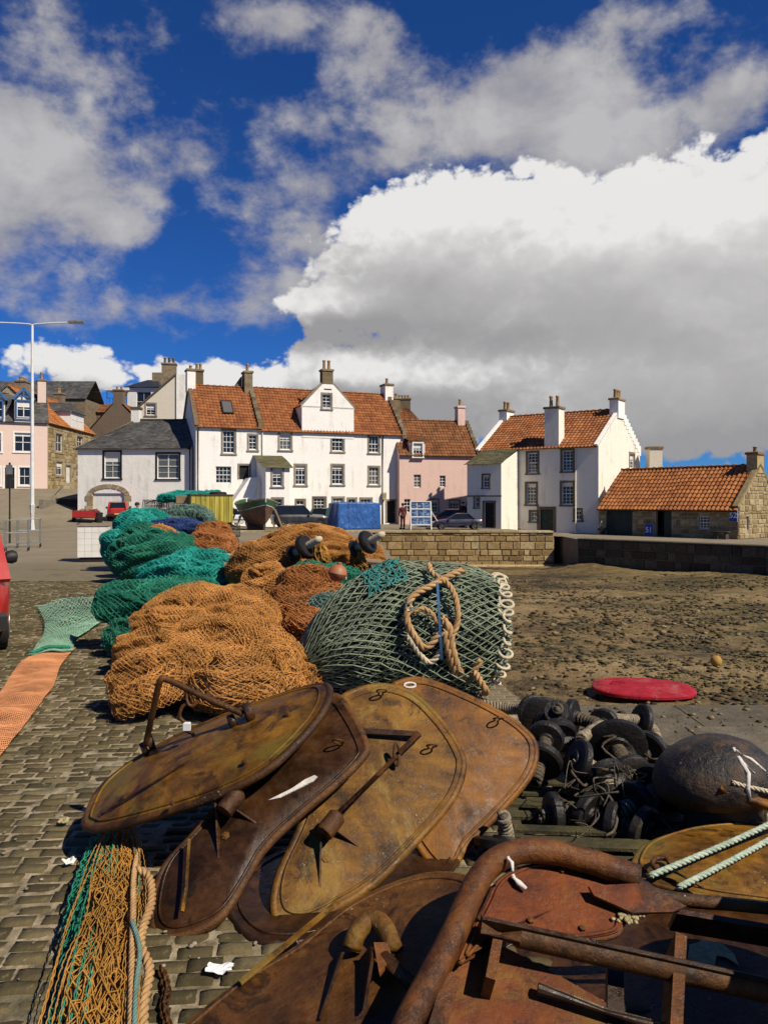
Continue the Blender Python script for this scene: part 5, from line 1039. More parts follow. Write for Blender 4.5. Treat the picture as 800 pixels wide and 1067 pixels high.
    p = Gd(10.5, 566); zt = Pt(10.5, 482, p.y).z; r = empty('sign_pole', p, 0, 'thin dark pole with a small plate at the left edge', 'pole'); MB().tube([(0,0,0),(0,0,zt)], 0.045, 8).build('pole', 'plastic_black', r); MB().box(-0.14, 0.14, -0.06, -0.046, zt-0.5, zt-0.1).build('plate', 'galvanised', r)
boxes()
# ---- photo display stand, signs on the cottage
def photom(nt, b):
    co = objco(nt); r = nd(nt, 'ShaderNodeObjectInfo').outputs['Random']; v = nd(nt, 'ShaderNodeVectorMath', operation='ADD'); put(nt, v.inputs[0], co); cb = nd(nt, 'ShaderNodeCombineXYZ'); put(nt, cb.inputs[0], mth(nt, 'MULTIPLY', r, 37.0)); put(nt, v.inputs[1], cb.outputs[0])
    put(nt, b.inputs['Base Color'], ramp(nt, noise(nt, mapping(nt, v.outputs[0], (4, 1, 9)), 1.0, 5, 0.6), [(0.35, (0.015,0.02,0.04)), (0.5, (0.04,0.09,0.19)), (0.62, (0.16,0.25,0.38)), (0.75, (0.40,0.42,0.42))])); b.inputs['Roughness'].default_value = 0.3
mat('photo_print', photom)
def stand():
    p = Pt(428, 552, 50.0); r = empty('display_stand', (p.x, 50.0, 0.0), math.radians(6), 'white display stand holding rows of blue photographs', 'display stand'); W, Hh = 1.30, 1.78; lean = 0.16
    P = lambda x, z, o=0.0: (x, z*lean-o, z)
    m = MB()
    for x in (0, W): m.obox(P(x,0), P(x,Hh), 0.07, 0.05, (0,-1,0))
    for z in (0.30, 0.80, 1.30, Hh): m.obox(P(0,z), P(W,z), 0.06, 0.05)
    m.build('frame', 'post_white', r); lg = MB()
    for x in (0.05, W-0.05): lg.obox((x, 0.95, 0), P(x, Hh-0.05), 0.05, 0.05)
    lg.build('back_leg', 'post_white', r); sl = MB(); sl.obox((W+0.75, 0.1, 0), P(W, 1.2), 0.06, 0.05); sl.build('side_prop', 'post_white', r)
    bd = MB(); bd.prism([P(0.03,0.32,-0.03), P(W-0.03,0.32,-0.03), P(W-0.03,Hh-0.03,-0.03), P(0.03,Hh-0.03,-0.03)], (0,0.015,0)); bd.build('backboard', 'post_white', r)
    for j, z in enumerate((0.36, 0.86, 1.36)):
        for i in range(3):
            x = 0.06+i*0.40; m = MB(); m.prism([P(x,z,-0.012), P(x+0.36,z,-0.012), P(x+0.36,z+0.36,-0.012), P(x,z+0.36,-0.012)], (0,0.014,0)); m.build('photograph', 'photo_print', r)
stand()
simple('sign_blue', (0.025,0.07,0.30), (0.02,0.05,0.22), 3, 0.5, 0.05); simple('sign_white', (0.78,0.78,0.76), None, 3, 0.5, 0)
def text(parent, s, size, loc, rot, m, w=None):
    cu = bpy.data.curves.new('lettering', 'FONT'); cu.body = s; cu.size = size; cu.align_x = 'CENTER'; cu.align_y = 'CENTER'; cu.extrude = 0.006; cu.offset = 0.006
    t = bpy.data.objects.new('lettering', cu); me = bpy.data.meshes.new_from_object(t); bpy.data.objects.remove(t); o = link('lettering', me, m, parent); o.location = loc; o.rotation_euler = rot; return o
def num_signs():
    for s, q, lab in (('52', (760.5,530.5,768.5,543.5), 'blue board reading 52 under the cottage eave'), ('51', (673.5,546,681.5,558.5), 'blue board reading 51 leaning beside the cottage doorway')):
        x0, x1, z0, z1 = COT.rect(*q); z0 = max(z0, 0.02); o = COT.p + COT.d*((x0+x1)/2) - COT.n*(0.20 if s == '51' else 0.13)
        r = empty('number_board', (o.x, o.y, COT.zb+z0), COT.a, lab, 'sign'); w, h = x1-x0, z1-z0
        MB().bbox(-w/2, w/2, 0, 0.03, 0, h, 0.005).build('board', 'sign_blue', r); MB().box(-w/2-0.015, w/2+0.015, 0.031, 0.05, -0.01, h+0.015).build('backing', 'sign_white', r); text(r, s, h*0.62, (0, -0.01, h/2), (math.pi/2, 0, 0), 'sign_white')
    x0, _ = COT.loc(746, 560); x1, _ = COT.loc(764, 560); o = COT.p + COT.d*x0 - COT.n*0.75; r = empty('bench', (o.x, o.y, COT.zb), COT.a, 'low wooden bench below the 52 board at the cottage', 'bench'); L = x1-x0
    for i in range(3): MB().bbox(0, L, 0.05+i*0.13, 0.16+i*0.13, 0.38, 0.43, 0.01).build('slat', 'dark_wood', r)
    for x in (0.15, L-0.2): MB().bbox(x, x+0.1, 0.04, 0.42, 0, 0.378, 0.01).build('leg', 'dark_wood', r)
    x0, _ = COT.loc(633, 558); o = COT.p + COT.d*x0 - COT.n*0.5; r = empty('hand_barrow', (o.x, o.y, COT.zb), COT.a+0.3, 'small barrow with pale handle left of the green garage door', 'barrow'); MB().lathe((0,0,0.16), (0,1,0), [(0.08,0),(0.16,0.01),(0.16,0.05),(0.08,0.06)], 12).build('wheel', 'tyre_rubber', r, 'auto'); MB().tube([(0,0.03,0.16),(-0.25,0.03,0.45),(-0.1,0.03,0.85)], 0.03, 6).build('handle', 'post_white', r); MB().bbox(-0.3, 0.15, -0.15, 0.2, 0.3, 0.42, 0.02).build('tray', 'plastic_black', r)
num_signs()
# ---- yellow-green tank on legs, creels
def algae(nt, b):
    co = objco(nt); n = noise(nt, mapping(nt, co, (7, 7, 0.7)), 1.0, 6, 0.6); n2 = noise(nt, co, 1.2, 6, 0.6)
    col = ramp(nt, n, [(0.3, (0.15,0.125,0.012)), (0.48, (0.30,0.25,0.025)), (0.65, (0.44,0.36,0.05))]); col = mixc(nt, ss(nt, n2, 0.56, 0.7, 0, 0.7), col, (0.05,0.045,0.02))
    put(nt, b.inputs['Base Color'], col); b.inputs['Roughness'].default_value = 0.7; put(nt, b.inputs['Normal'], bump(nt, n, 0.4, 0.03))
mat('algae_panel', algae)
def tank():
    y = 30.0; p = Pt(199, 545, y); q = Pt(243, 545, y+0.6); zb, zt = Pt(220, 545, y).z, Pt(220, 515.5, y).z; r = empty('fish_tank', (p.x, y, 0), math.atan2(0.6, q.x-p.x), 'yellow-green algae stained tank on dark legs among the nets', 'tank'); W = (q-p).length; D = 1.6
    MB().box(0.02, W-0.02, 0.02, D, zb, zt-0.03).build('tank_body', 'algae_panel', r)
    n = 9
    for i in range(n): MB().bbox(W*i/n+0.008, W*(i+1)/n-0.008, -0.02, 0.018, zb+0.01, zt-0.03, 0.006).build('panel', 'algae_panel', r)
    m = MB(); m.box(-0.02, W+0.02, -0.05, D, zt-0.03, zt+0.02); m.build('rim', 'dark_wood', r); MB().lathe((W*0.72, 0.7, zt+0.02), (0,0,1), [(0.34,0),(0.34,0.06),(0.28,0.10),(0.02,0.11)], 16).build('hatch', 'plastic_black', r, 'auto')
    for x in (0.05, W-0.17):
        for yy in (0.05, D-0.15): MB().box(x, x+0.12, yy, yy+0.1, 0, zb-0.002).build('leg', 'dark_wood', r)
    p2 = Pt(183, 545, y+0.4); r2 = empty('tank_side_crate', (p2.x, y+0.5, 0), 0.1, 'dull brown crate standing in for the darker left side of the yellow tank', 'crate'); w = Pt(197, 545, y+0.5).x-p2.x  # crate made up to stand in for the darker side of the tank
    for i in range(6): MB().bbox(0, w, -0.02, 0.02, 0.1+i*0.32, 0.1+i*0.32+0.30, 0.008).build('plank', 'weathered_wood', r2)
    MB().box(0.01, w-0.01, 0.021, 1.2, 0.05, 2.0).build('liner', 'dark_wood', r2)
tank()
simple('creel_net', (0.035,0.03,0.024), (0.02,0.018,0.015), 20, 0.9, 0.3)
def creel():
    r = empty('lobster_creel', (0,0,0), 0, 'x', 'creel'); L, W, Hh = 0.75, 0.5, 0.42; f = MB(); m = MB()
    hoop = lambda x: [(x, W/2*math.cos(a), 0.04+Hh*math.sin(a)) for a in np.linspace(0, math.pi, 9)]
    for x in (0, L/2, L): f.tube(hoop(x), 0.014, 5)
    for y in (-W/2, 0, W/2): f.obox((0,y,0.03), (L,y,0.03), 0.05, 0.03)
    f.build('frame', 'dark_wood', r)
    for i in range(17):
        h0, h1 = hoop(0), hoop(L)
        for k in range(8):
            a = Vector(h0[k]).lerp(Vector(h1[k]), i/17); b = Vector(h0[k+1]).lerp(Vector(h1[k+1]), min(1, (i+1)/17)); c = Vector(h0[k+1]).lerp(Vector(h1[k+1]), max(0, (i-1)/17)); m.tube([a, b], 0.006, 3, False); m.tube([a, c], 0.006, 3, False)
    m.build('netting', 'creel_net', r); MB().tube(spline([(0.1,-.1,.3),(0.3,.1,.4),(0.5,-.05,.42),(0.7,.1,.36)], 4), 0.02, 6).build('rope', 'creel_net', r, True)
    return r
c0 = creel(); first = True; rs = random.Random(9)
spots = [(Pt(u, 545, 31.5).x, 31.5+dy, z, a, 0) for u, dy, z, a in ((146,0,0,0.1),(160,0.1,0,-.1),(174,0,0,.2),(147,0.05,.46,0),(161,0,.46,.15),(175,0.1,.46,-.1),(148,0,.92,.1),(162,0.1,.92,0),(174,0,.92,.1),(150,0,1.38,.05),(164,0.1,1.38,.1))]
spots += [(Pt(u, 545, 29.6).x, 29.55+dy, z, a, 1) for u, dy, z, a in ((216,0,0,0.3),(227,0.1,0,-.3),(217,0.1,.44,0.1),(229,0,.44,.2))]
for x, y, z, a, g_ in spots:
    o = c0 if first else copy_tree(c0); first = False; o.location = (x, y, z); o.rotation_euler = (0, 0, a)
    row = int(z/0.42+0.2); k_ = [q for q in spots if q[4] == g_ and abs(q[2]-z) < 0.1]; k_ = sorted(k_, key=lambda q: q[0]).index((x, y, z, a, g_))
    o['label'] = f"black netted lobster creel, {('bottom', 'second', 'third', 'topmost')[row]} layer, {('first', 'second', 'third')[k_]} from the white shirt" if g_ == 0 else f"black netted lobster creel beneath the yellow tank, {('lower', 'upper')[row]} layer, {('nearer', 'farther')[k_]} from the crate"; o['group'] = ('creels stacked left of the tank', 'creels under the tank')[g_]
# ---- people
simple('skin', (0.45,0.26,0.18), None, 10, 0.6, 0.05); simple('dark_hair', (0.02,0.014,0.010), None, 20, 0.7, 0.2); simple('fair_hair', (0.25,0.17,0.09), None, 20, 0.7, 0.2)
for n_, c_ in dict(maroon_cloth=(0.09,0.012,0.02), black_cloth=(0.015,0.015,0.017), pink_cloth=(0.45,0.04,0.14), white_cloth=(0.62,0.60,0.56), denim=(0.03,0.045,0.08), grey_cloth=(0.14,0.13,0.12)).items(): simple(n_, c_, None, 8, 0.85, 0.2, 30)
def skin_mesh(name, verts, edges, rad, m, parent):
    me = bpy.data.meshes.new(name); me.from_pydata(verts, edges, []); o = link(name, me, m, parent)
    md = o.modifiers.new('Skin', 'SKIN'); md.use_smooth_shade = True
    for i, rr in enumerate(rad): me.skin_vertices[0].data[i].radius = (rr, rr) if not isinstance(rr, tuple) else rr
    me.skin_vertices[0].data[0].use_root = True
    s = o.modifiers.new('Sub', 'SUBSURF'); s.levels = 1; s.render_levels = 1; return o
def person(loc, rz, h, label, coat, legs, hair, stride=0.0, bent=0.0, skirt=False, bag=None):
    r = empty('person', loc, rz, label, 'person', 'people about the harbour'); r.scale = (h/1.72,)*3; b = bent
    V = [(0,0,0.94),(0,b*.3,1.14),(0,b*.7,1.36),(0,b,1.47),(0,b*1.1,1.53),(0,b*1.2-0.01,1.63),(0,b*1.2-.005,1.70)]; R = [(.13,.10),(.125,.095),(.15,.10),(.07,.06),.052,(.082,.098),(.05,.06)]; E = [(0,1),(1,2),(2,3),(3,4),(4,5),(5,6)]
    arms = []
    for s in (-1, 1):
        i = len(V); V += [(s*.18,b*.7,1.38),(s*.225,b*.6+.02*s*stride,1.12),(s*.22,b*.6-.12-.1*s*stride,.92),(s*.21,b*.6-.16-.12*s*stride,.84)]; R += [.062,.047,.034,(.04,.025)]; E += [(2,i),(i,i+1),(i+1,i+2),(i+2,i+3)]; arms.append(i)
        j = len(V); V += [(s*.09,-s*stride*.05,.86),(s*.10,-s*stride*.14,.48),(s*.10,-s*stride*.26,.09),(s*.11,-s*stride*.26-.14,.035)]; R += [.088,.058,.042,(.04,.03)]; E += [(0,j),(j,j+1),(j+1,j+2),(j+2,j+3)]
    bo = skin_mesh('body', V, E, R, 'skin', r)
    ci = [0,1,2,3]+[a+k for a in arms for k in (0,1,2)]; mp = {a: k for k, a in enumerate(ci)}; up = lambda x, k: (x[0]+k, x[1]+k) if isinstance(x, tuple) else x+k
    skin_mesh('coat', [V[a] for a in ci]+[(0,0,0.74)], [(mp[a], mp[c]) for a, c in E if a in mp and c in mp]+[(0, len(ci))], [up(R[a], 0.022) if a != 3 else .07 for a in ci]+[(.18,.15) if skirt else (.15,.12)], coat, r)
    li = [0]+[k for a in (11-4, 19-4) for k in ()]; js = [k for k in range(len(V)) if V[k][2] in (.86,.48,.09)]; mp = {a: k for k, a in enumerate([0]+js)}
    skin_mesh('trousers', [V[a] for a in [0]+js], [(mp[a], mp[c]) for a, c in E if a in mp and c in mp], [(.14,.11)]+[up(R[a], 0.02) for a in js], legs, r)
    m = MB(); c = (0, b*1.2+0.012, 1.655); m.lathe((c[0], c[1], c[2]-0.05), (0,0.25,1), [(0.098,0),(0.108,0.04),(0.10,0.09),(0.07,0.125),(0.02,0.14)], 12); m.build('hair', hair, bo, True)
    f = MB(); yf = b*1.2-0.105
    for s in (-1, 1): f.lathe((s*0.034, yf+0.012, 1.64), (0,-1,0), [(0.012,0),(0.008,0.006),(0.002,0.008)], 6)
    f.build('eyes', 'black_cloth', bo); m = MB(); m.prism([(-0.014,yf+0.01,1.60),(0.014,yf+0.01,1.60),(0,yf+0.01,1.645)], (0,-0.02,-0.006)); m.build('nose', 'skin', bo)
    for s in (-1, 1):
        j = [k for k in range(len(V)) if V[k][2] == .035 and V[k][0]*s > 0][0]; x, y, z = V[j]; m = MB(); m.bbox(x-.05, x+.05, y-.09, y+.17, 0, .09, .02); m.build('shoe', 'black_cloth', r)
    return r
p = Pt(419.5, 550, 51.2); person((p.x, 51.2, 0), math.radians(200), 1.66, 'person in a dark red coat by the display stand', 'maroon_cloth', 'maroon_cloth', 'dark_hair', 0, 0, True)
p = Pt(446, 550, 51.8); person((p.x, 51.8, 0), math.radians(20), 1.72, 'person in pale clothes half behind the photograph stand', 'grey_cloth', 'black_cloth', 'dark_hair')
p = Pt(482, 550, 54.0); person((p.x, 54.0, 0), math.radians(-30), 1.75, 'person in black standing against the pink house wall', 'black_cloth', 'black_cloth', 'dark_hair')
p = Pt(489, 550, 54.2); person((p.x, 54.2, 0), math.radians(150), 1.68, 'second person in black nearest the cream house tower', 'black_cloth', 'denim', 'dark_hair')
for u, v, y, lab, c_, l_, st in ((54.5, 510, 76, 'person in a pink jacket walking up the street', 'pink_cloth', 'black_cloth', .6), (61, 508, 78, 'person in white walking up behind the pink jacket', 'white_cloth', 'white_cloth', .6), (68.5, 507, 80, 'person in dark clothes furthest up the street', 'white_cloth', 'denim', .4)):
    p = Pt(u, v, y); person((p.x, y, gz(p.x, y)), math.radians(160), 1.68, lab, c_, l_, 'dark_hair', st)
p = Pt(144, 560, 33.5); person((p.x, 33.5, 0), math.radians(40), 1.72, 'person in a white shirt behind the teal net pile', 'white_cloth', 'denim', 'dark_hair', 0, 0.05)
# ================================================================== nets, ropes and floats
def netm(name, c, core=False):
    def f(nt, b):
        g = nd(nt, 'ShaderNodeNewGeometry').outputs['Position']; n = noise(nt, g, 3.0, 6, 0.65); n2 = noise(nt, g, 26, 4, 0.6)
        d = tuple(x*0.55 for x in c); l = tuple(min(1, x*1.3+0.02) for x in c)
        col = ramp(nt, mth(nt, 'ADD', mth(nt, 'MULTIPLY', n, 0.7), mth(nt, 'MULTIPLY', n2, 0.3)), [(0.32, d), (0.5, c), (0.66, l)])
        col = mixc(nt, ss(nt, noise(nt, g, 1.4, 7, 0.7), 0.58, 0.75, 0, 0.5), col, (0.10,0.085,0.055))
        put(nt, b.inputs['Base Color'], col); b.inputs['Roughness'].default_value = 0.8; b.inputs['Specular IOR Level'].default_value = 0.25
        if core:
            w = nd(nt, 'ShaderNodeTexVoronoi', feature='DISTANCE_TO_EDGE'); put(nt, w.inputs['Vector'], g); w.inputs['Scale'].default_value = core
            put(nt, b.inputs['Normal'], bump(nt, mth(nt, 'ADD', ss(nt, w.outputs[0], 0.0, 0.16), mth(nt, 'MULTIPLY', n2, 0.5)), 0.9, 0.03))
    return mat(name, f)
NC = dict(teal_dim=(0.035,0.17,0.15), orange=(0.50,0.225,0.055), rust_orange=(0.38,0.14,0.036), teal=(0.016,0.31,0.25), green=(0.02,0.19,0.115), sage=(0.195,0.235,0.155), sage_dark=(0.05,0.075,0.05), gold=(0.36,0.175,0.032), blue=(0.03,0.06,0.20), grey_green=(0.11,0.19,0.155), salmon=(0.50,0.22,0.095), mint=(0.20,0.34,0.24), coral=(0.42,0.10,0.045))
for k_, c_ in NC.items(): netm(k_+'_twine', c_); netm(k_+'_core', tuple(x*(0.60 if k_ not in ('salmon', 'sage_dark') else 0.5) for x in c_), 34)  # cores darker than their twine: shade between net layers put in the colour
simple('hemp_rope', (0.44,0.27,0.12), (0.30,0.17,0.07), 9, 0.9, 0.4, 90); simple('pale_rope', (0.55,0.47,0.33), (0.40,0.33,0.22), 9, 0.9, 0.4, 90); simple('green_white_rope', (0.42,0.47,0.38), (0.20,0.27,0.19), 26, 0.85, 0.3, 90); simple('blue_strap', (0.03,0.10,0.22), (0.02,0.07,0.15), 9, 0.6, 0.2); simple('old_float', (0.36,0.13,0.05), (0.25,0.08,0.03), 6, 0.5, 0.1, dirt=(0.2,0.14,0.09)); simple('rubber_disc', (0.013,0.011,0.010), (0.007,0.006,0.006), 9, 0.5, 0.35, 40, dirt=(0.032,0.026,0.018)); simple('shackle_steel', (0.55,0.52,0.46), (0.35,0.32,0.28), 12, 0.4, 0.2, metal=0.6)
def np_spline(pts, n=24):
    return np.array([tuple(p) for p in spline(pts, n)])
def surf(path, radii, sy=1.0, sz=1.0, seed=0, fold=0.18, ff=3.0, floor=0.012, capp=2.6, lump=0.12, fs=None):
    C_ = np_spline(path); L = np.concatenate([[0], np.cumsum(np.linalg.norm(np.diff(C_, axis=0), axis=1))]); tot = L[-1]; R_ = np.interp(L/tot, np.linspace(0, 1, len(radii)), radii)
    T = np.gradient(C_, axis=0); T /= np.linalg.norm(T, axis=1)[:,None]+1e-9; S = np.stack([T[:,1], -T[:,0], 0*T[:,0]], -1)+1e-6; S /= np.linalg.norm(S, axis=1)[:,None]+1e-9; U_ = np.cross(S, T); U_ *= np.sign(U_[:,2:3]+1e-9)
    if fs is None: fs = ff*tot/ (2*np.mean(radii)+1e-6)*0.35
    def f(s, th, off=0.0):
        d = s*tot; c = np.stack([np.interp(d, L, C_[:,k]) for k in range(3)], -1); sd = np.stack([np.interp(d, L, S[:,k]) for k in range(3)], -1); ud = np.stack([np.interp(d, L, U_[:,k]) for k in range(3)], -1); r = np.interp(d, L, R_)
        e = np.clip(np.minimum(d, tot-d)/(0.9*np.minimum(R_.mean(), tot/2.2)), 0, 1); r = r*np.clip(1-(1-e)**capp, 0, 1)**(1/capp)
        a, b = np.cos(th), np.sin(th)
        cr = np.abs(np.sin(th*3.0+5*fbm(s*tot*1.4+seed, a*.8, b*.8, seed+31, 2)+seed)); nz = 1.05-3.0*np.abs(fbm(a*ff*0.5+seed, b*ff*0.5, s*fs, seed, 3))-.35*(1-cr)**2.5; lp = fbm(a*1.1+seed*3.1, b*1.1, s*tot*1.6, seed+5, 2)
        m = 1+fold*1.15*(nz-0.55)+lump*lp*2
        rr = r*m+off; q = c+sd*(rr*a*sy)[:,None]+ud*(rr*b*sz)[:,None]; q[:,2] = np.where(q[:,2] < floor+0.03, floor+0.03*np.exp((q[:,2]-floor-0.03)/0.08)*1.0, q[:,2]); return q
    f.tot = tot; f.r = float(np.mean(radii)); return f
def segs(A, B, r, n=3):
    d = B-A; L = np.linalg.norm(d, axis=1); ok = (L > 1e-5) & (L < 0.6); A, B, d = A[ok], B[ok], d[ok]/L[ok][:,None]
    up = np.where(np.abs(d[:,2:3]) < 0.9, np.array([[0,0,1.0]]), np.array([[1.0,0,0]])); x = np.cross(d, up); x /= np.linalg.norm(x, axis=1)[:,None]; y = np.cross(d, x)
    ring = [x*math.cos(2*math.pi*k/n)*r + y*math.sin(2*math.pi*k/n)*r for k in range(n)]
    V = np.concatenate([np.stack([A+o for o in ring], 1), np.stack([B+o for o in ring], 1)], 1); m = len(A); base = np.arange(m)[:,None]*(2*n)
    F = np.concatenate([base+np.array([[k, (k+1) % n, n+(k+1) % n, n+k]]) for k in range(n)], 0)
    return V.reshape(-1, 3), F
def twine_on(f, mesh, tr, asp=1.0, seed=0, off=0.0, jit=0.25, s0=0.02, s1=0.98, th0=-0.9, th1=math.pi+0.9):
    ns = max(6, int(f.tot/(mesh*asp*0.5))); nt_ = max(8, int((th1-th0)*f.r/mesh)); rs = np.random.RandomState(seed)
    I, J = np.meshgrid(np.arange(ns+1), np.arange(nt_+1), indexing='ij'); s = s0+(s1-s0)*I/ns; th = th0+(th1-th0)*(J+0.5*(I % 2))/nt_
    w1 = vnoise(s*f.tot*2.2, th*1.3, 0, seed+3); w2 = vnoise(s*f.tot*2.2, th*1.3, 0, seed+8)
    s = s+(jit*mesh*asp/f.tot)*(w1*2.0+0.25*rs.randn(*s.shape)); th = th+(jit*mesh/f.r)*(w2*2.0+0.25*rs.randn(*s.shape))
    P = f(np.clip(s.ravel(), 0.0, 1.0), th.ravel(), off).reshape(ns+1, nt_+1, 3)+0.05*mesh*rs.randn(ns+1, nt_+1, 3)
    A = []; B = []
    ev = (np.arange(ns) % 2 == 0); a = P[:-1]; b = P[1:]
    A.append(a.reshape(-1, 3)); B.append(b.reshape(-1, 3))
    A.append(a[ev][:, 1:].reshape(-1, 3)); B.append(b[ev][:, :-1].reshape(-1, 3)); A.append(a[~ev][:, :-1].reshape(-1, 3)); B.append(b[~ev][:, 1:].reshape(-1, 3))
    A, B = np.concatenate(A), np.concatenate(B); keep = (A[:,2] > 0.03) | (B[:,2] > 0.03)
    return segs(A[keep], B[keep], tr)
def core_on(f, ns=44, nt_=30, off=-0.015):
    I, J = np.meshgrid(np.arange(ns+1), np.arange(nt_), indexing='ij'); P = f((I/ns).ravel(), (J/nt_*2*math.pi).ravel(), off); idx = np.arange((ns+1)*nt_).reshape(ns+1, nt_); n2 = np.roll(idx, -1, 1)
    F = np.stack([idx[:-1], n2[:-1], n2[1:], idx[1:]], -1).reshape(-1, 4); return P, F
def join(parts):
    V = []; F = []; o = 0
    for v, f in parts: V.append(v); F.append(f+o); o += len(v)
    return np.concatenate(V), np.concatenate(F)
def net(name, label, tubes, color, mesh=0.045, tr=0.0035, asp=1.0, layers=((0.0,1.0),(0.02,1.25)), group=None, cat='fishing net', seed=0, core=None, cns=44, folds=5):
    c = tubes[0]['path'][0]; r = empty(name, (c[0], c[1], 0), 0, label, cat, group); tw = []; co = []
    for i, t in enumerate(tubes):
        t = dict(t); m = t.pop('mesh', mesh); f = surf(t.pop('path'), t.pop('r'), seed=seed*10+i, **t)
        for k, (o, g_) in enumerate(layers): tw.append(twine_on(f, m*g_, tr, asp, seed*7+i*3+k, o))
        co.append(core_on(f, cns, 30)); rq = np.random.RandomState(seed*31+i)
        for k in range(folds):                                   # pleats of slack netting draped over the heap
            n = 7; across = k % 2
            if across: s = np.clip(rq.uniform(.15,.85)+np.cumsum(rq.randn(n))*.05, .06, .94); th = np.linspace(rq.uniform(-.2,.5), math.pi-rq.uniform(-.2,.5), n)+rq.randn(n)*.12
            else: s = np.linspace(rq.uniform(.08,.3), rq.uniform(.7,.92), n); th = rq.uniform(.4,2.7)+np.cumsum(rq.randn(n))*.22
            g_ = f(s, th, -.25*f.r*.2); R = f.r*rq.uniform(.10,.20); fr_ = surf(g_.tolist(), [R*.7, R, R*1.1, R*.8], seed=seed*10+i*7+k+50, fold=.35, ff=2.2, sz=.75, floor=t.get('floor', .012))
            tw.append(twine_on(fr_, m*.9, tr, asp, seed+k, .004, .35)); co.append(core_on(fr_, 20, 10, -.008))
    org = np.array([c[0], c[1], 0]); rs = np.random.RandomState(seed+400); ls = MB()
    for i, t in enumerate(tubes):
        t = dict(t); t.pop('mesh', 0); f = surf(t.pop('path'), t.pop('r'), seed=seed*10+i, **t)
        for k in range(5):
            n = 26; s = np.clip(rs.rand()+np.cumsum(rs.randn(n))*.018+np.linspace(0, rs.uniform(-.5,.5), n), .03, .97); th = np.clip(rs.uniform(.3, 2.8)+np.cumsum(rs.randn(n))*.06+np.linspace(0, rs.uniform(-2.2,2.2), n), -.3, math.pi+.3)
            ls.tube(spline((f(s, th, .008)-org).tolist(), 2), tr*rs.choice([1.2, 1.6, 2.6]), 5)
    ls.build('loose_strands', color+'_twine', r, True, fix=False)['kind'] = 'stuff'
    V, F = join(tw); link('netting', fast_mesh('netting', V-org, F), color+'_twine', r)
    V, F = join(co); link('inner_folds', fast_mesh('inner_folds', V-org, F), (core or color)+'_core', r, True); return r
def rope(name, pts, rad, m, parent=None, strands=3, pitch=None, n=6, dens=10, org=None, smoothn=8):
    P = spline(pts, smoothn); L = [0]
    for a, b in zip(P, P[1:]): L.append(L[-1]+(b-a).length)
    tot = L[-1]; pitch = pitch or rad*6.5; N = max(8, int(tot/(pitch/dens))); mb = MB(); arr = np.array([tuple(p) for p in P]); d = np.linspace(0, tot, N); Q = np.stack([np.interp(d, L, arr[:,k]) for k in range(3)], -1)
    T = np.gradient(Q, axis=0); T /= np.linalg.norm(T, axis=1)[:,None]+1e-9; x = np.array(frame_of(T[0])[0]); X = []
    for t in T: x = x-t*x.dot(t); x /= np.linalg.norm(x)+1e-9; X.append(x.copy())
    X = np.array(X); Y = np.cross(T, X)
    for k in range(strands):
        a = 2*math.pi*(d/pitch+k/strands); mb.tube((Q+X*(np.cos(a)*rad*0.52)[:,None]+Y*(np.sin(a)*rad*0.52)[:,None]).tolist(), rad*0.58, n)
    return mb.build(name, m, parent, True, origin=org, fix=False)
V3 = Vector
# --- big orange net in front, middle orange net behind it
net('orange_net', 'big heap of coarse orange netting in front of the rolled green net', [
    dict(path=[(-2.1,6.95,.16),(-1.7,7.05,.25),(-1.2,7.1,.28),(-.75,7.0,.20)], r=[.24,.40,.44,.32], fold=.30, ff=3.4, sz=.95),
    dict(path=[(-2.28,6.72,.20),(-2.05,6.62,.30),(-1.75,6.62,.36),(-1.3,6.7,.34)], r=[.13,.18,.2,.18], fold=.3, ff=3.0, mesh=.034),
    dict(path=[(-2.12,6.42,.10),(-1.95,6.30,.20),(-1.72,6.45,.30),(-1.62,6.75,.34)], r=[.11,.13,.13,.12], fold=.28, mesh=.034),
    dict(path=[(-1.5,6.62,.18),(-1.2,6.45,.24),(-.95,6.6,.26),(-.7,6.75,.16)], r=[.2,.27,.28,.2], fold=.3, mesh=.044),
    dict(path=[(-1.0,6.75,.40),(-.8,6.9,.30),(-.55,7.1,.18)], r=[.15,.2,.16], fold=.3)], 'orange', .030, .0028, seed=1)
net('orange_net', 'rounded orange net heap squeezed between the green roll and sage bale', [
    dict(path=[(-2.6,8.35,.30),(-2.1,8.45,.40),(-1.6,8.55,.42),(-1.15,8.5,.30)], r=[.26,.40,.42,.3], fold=.26, ff=3.2),
    dict(path=[(-2.7,8.0,.18),(-2.2,7.9,.25),(-1.7,7.85,.25),(-1.2,7.9,.2)], r=[.18,.26,.26,.2], fold=.3), dict(path=[(-2.55,8.1,.50),(-2.2,8.0,.56),(-1.8,8.1,.55)], r=[.10,.13,.1], fold=.3)], 'orange', .028, .0028, seed=2)
# --- rolled green net and its dark tail
net('green_net', 'rolled bright green net bundle lying left of the orange heaps', [
    dict(path=[(-3.42,9.45,.50),(-3.0,9.40,.56),(-2.5,9.5,.58),(-2.0,9.8,.55)], r=[.20,.27,.26,.2], fold=.22, ff=2.6), dict(path=[(-3.15,9.1,.18),(-2.75,8.95,.22),(-2.4,9.0,.25)], r=[.17,.22,.18], fold=.3),
    dict(path=[(-3.3,9.6,.15),(-2.7,9.7,.2),(-2.1,9.9,.2)], r=[.2,.3,.25], fold=.3)], 'green', .045, .004, seed=3)
net('green_net', 'bright green net draped behind the rolled green bundle', [
    dict(path=[(-3.95,12.8,.40),(-3.4,12.7,.56),(-2.8,12.8,.60),(-2.3,13.0,.45)], r=[.22,.34,.34,.25], fold=.3), dict(path=[(-3.3,12.2,.15),(-2.8,12.1,.2),(-2.2,12.3,.2)], r=[.15,.22,.2], fold=.3)], 'teal', .05, .005, seed=4)
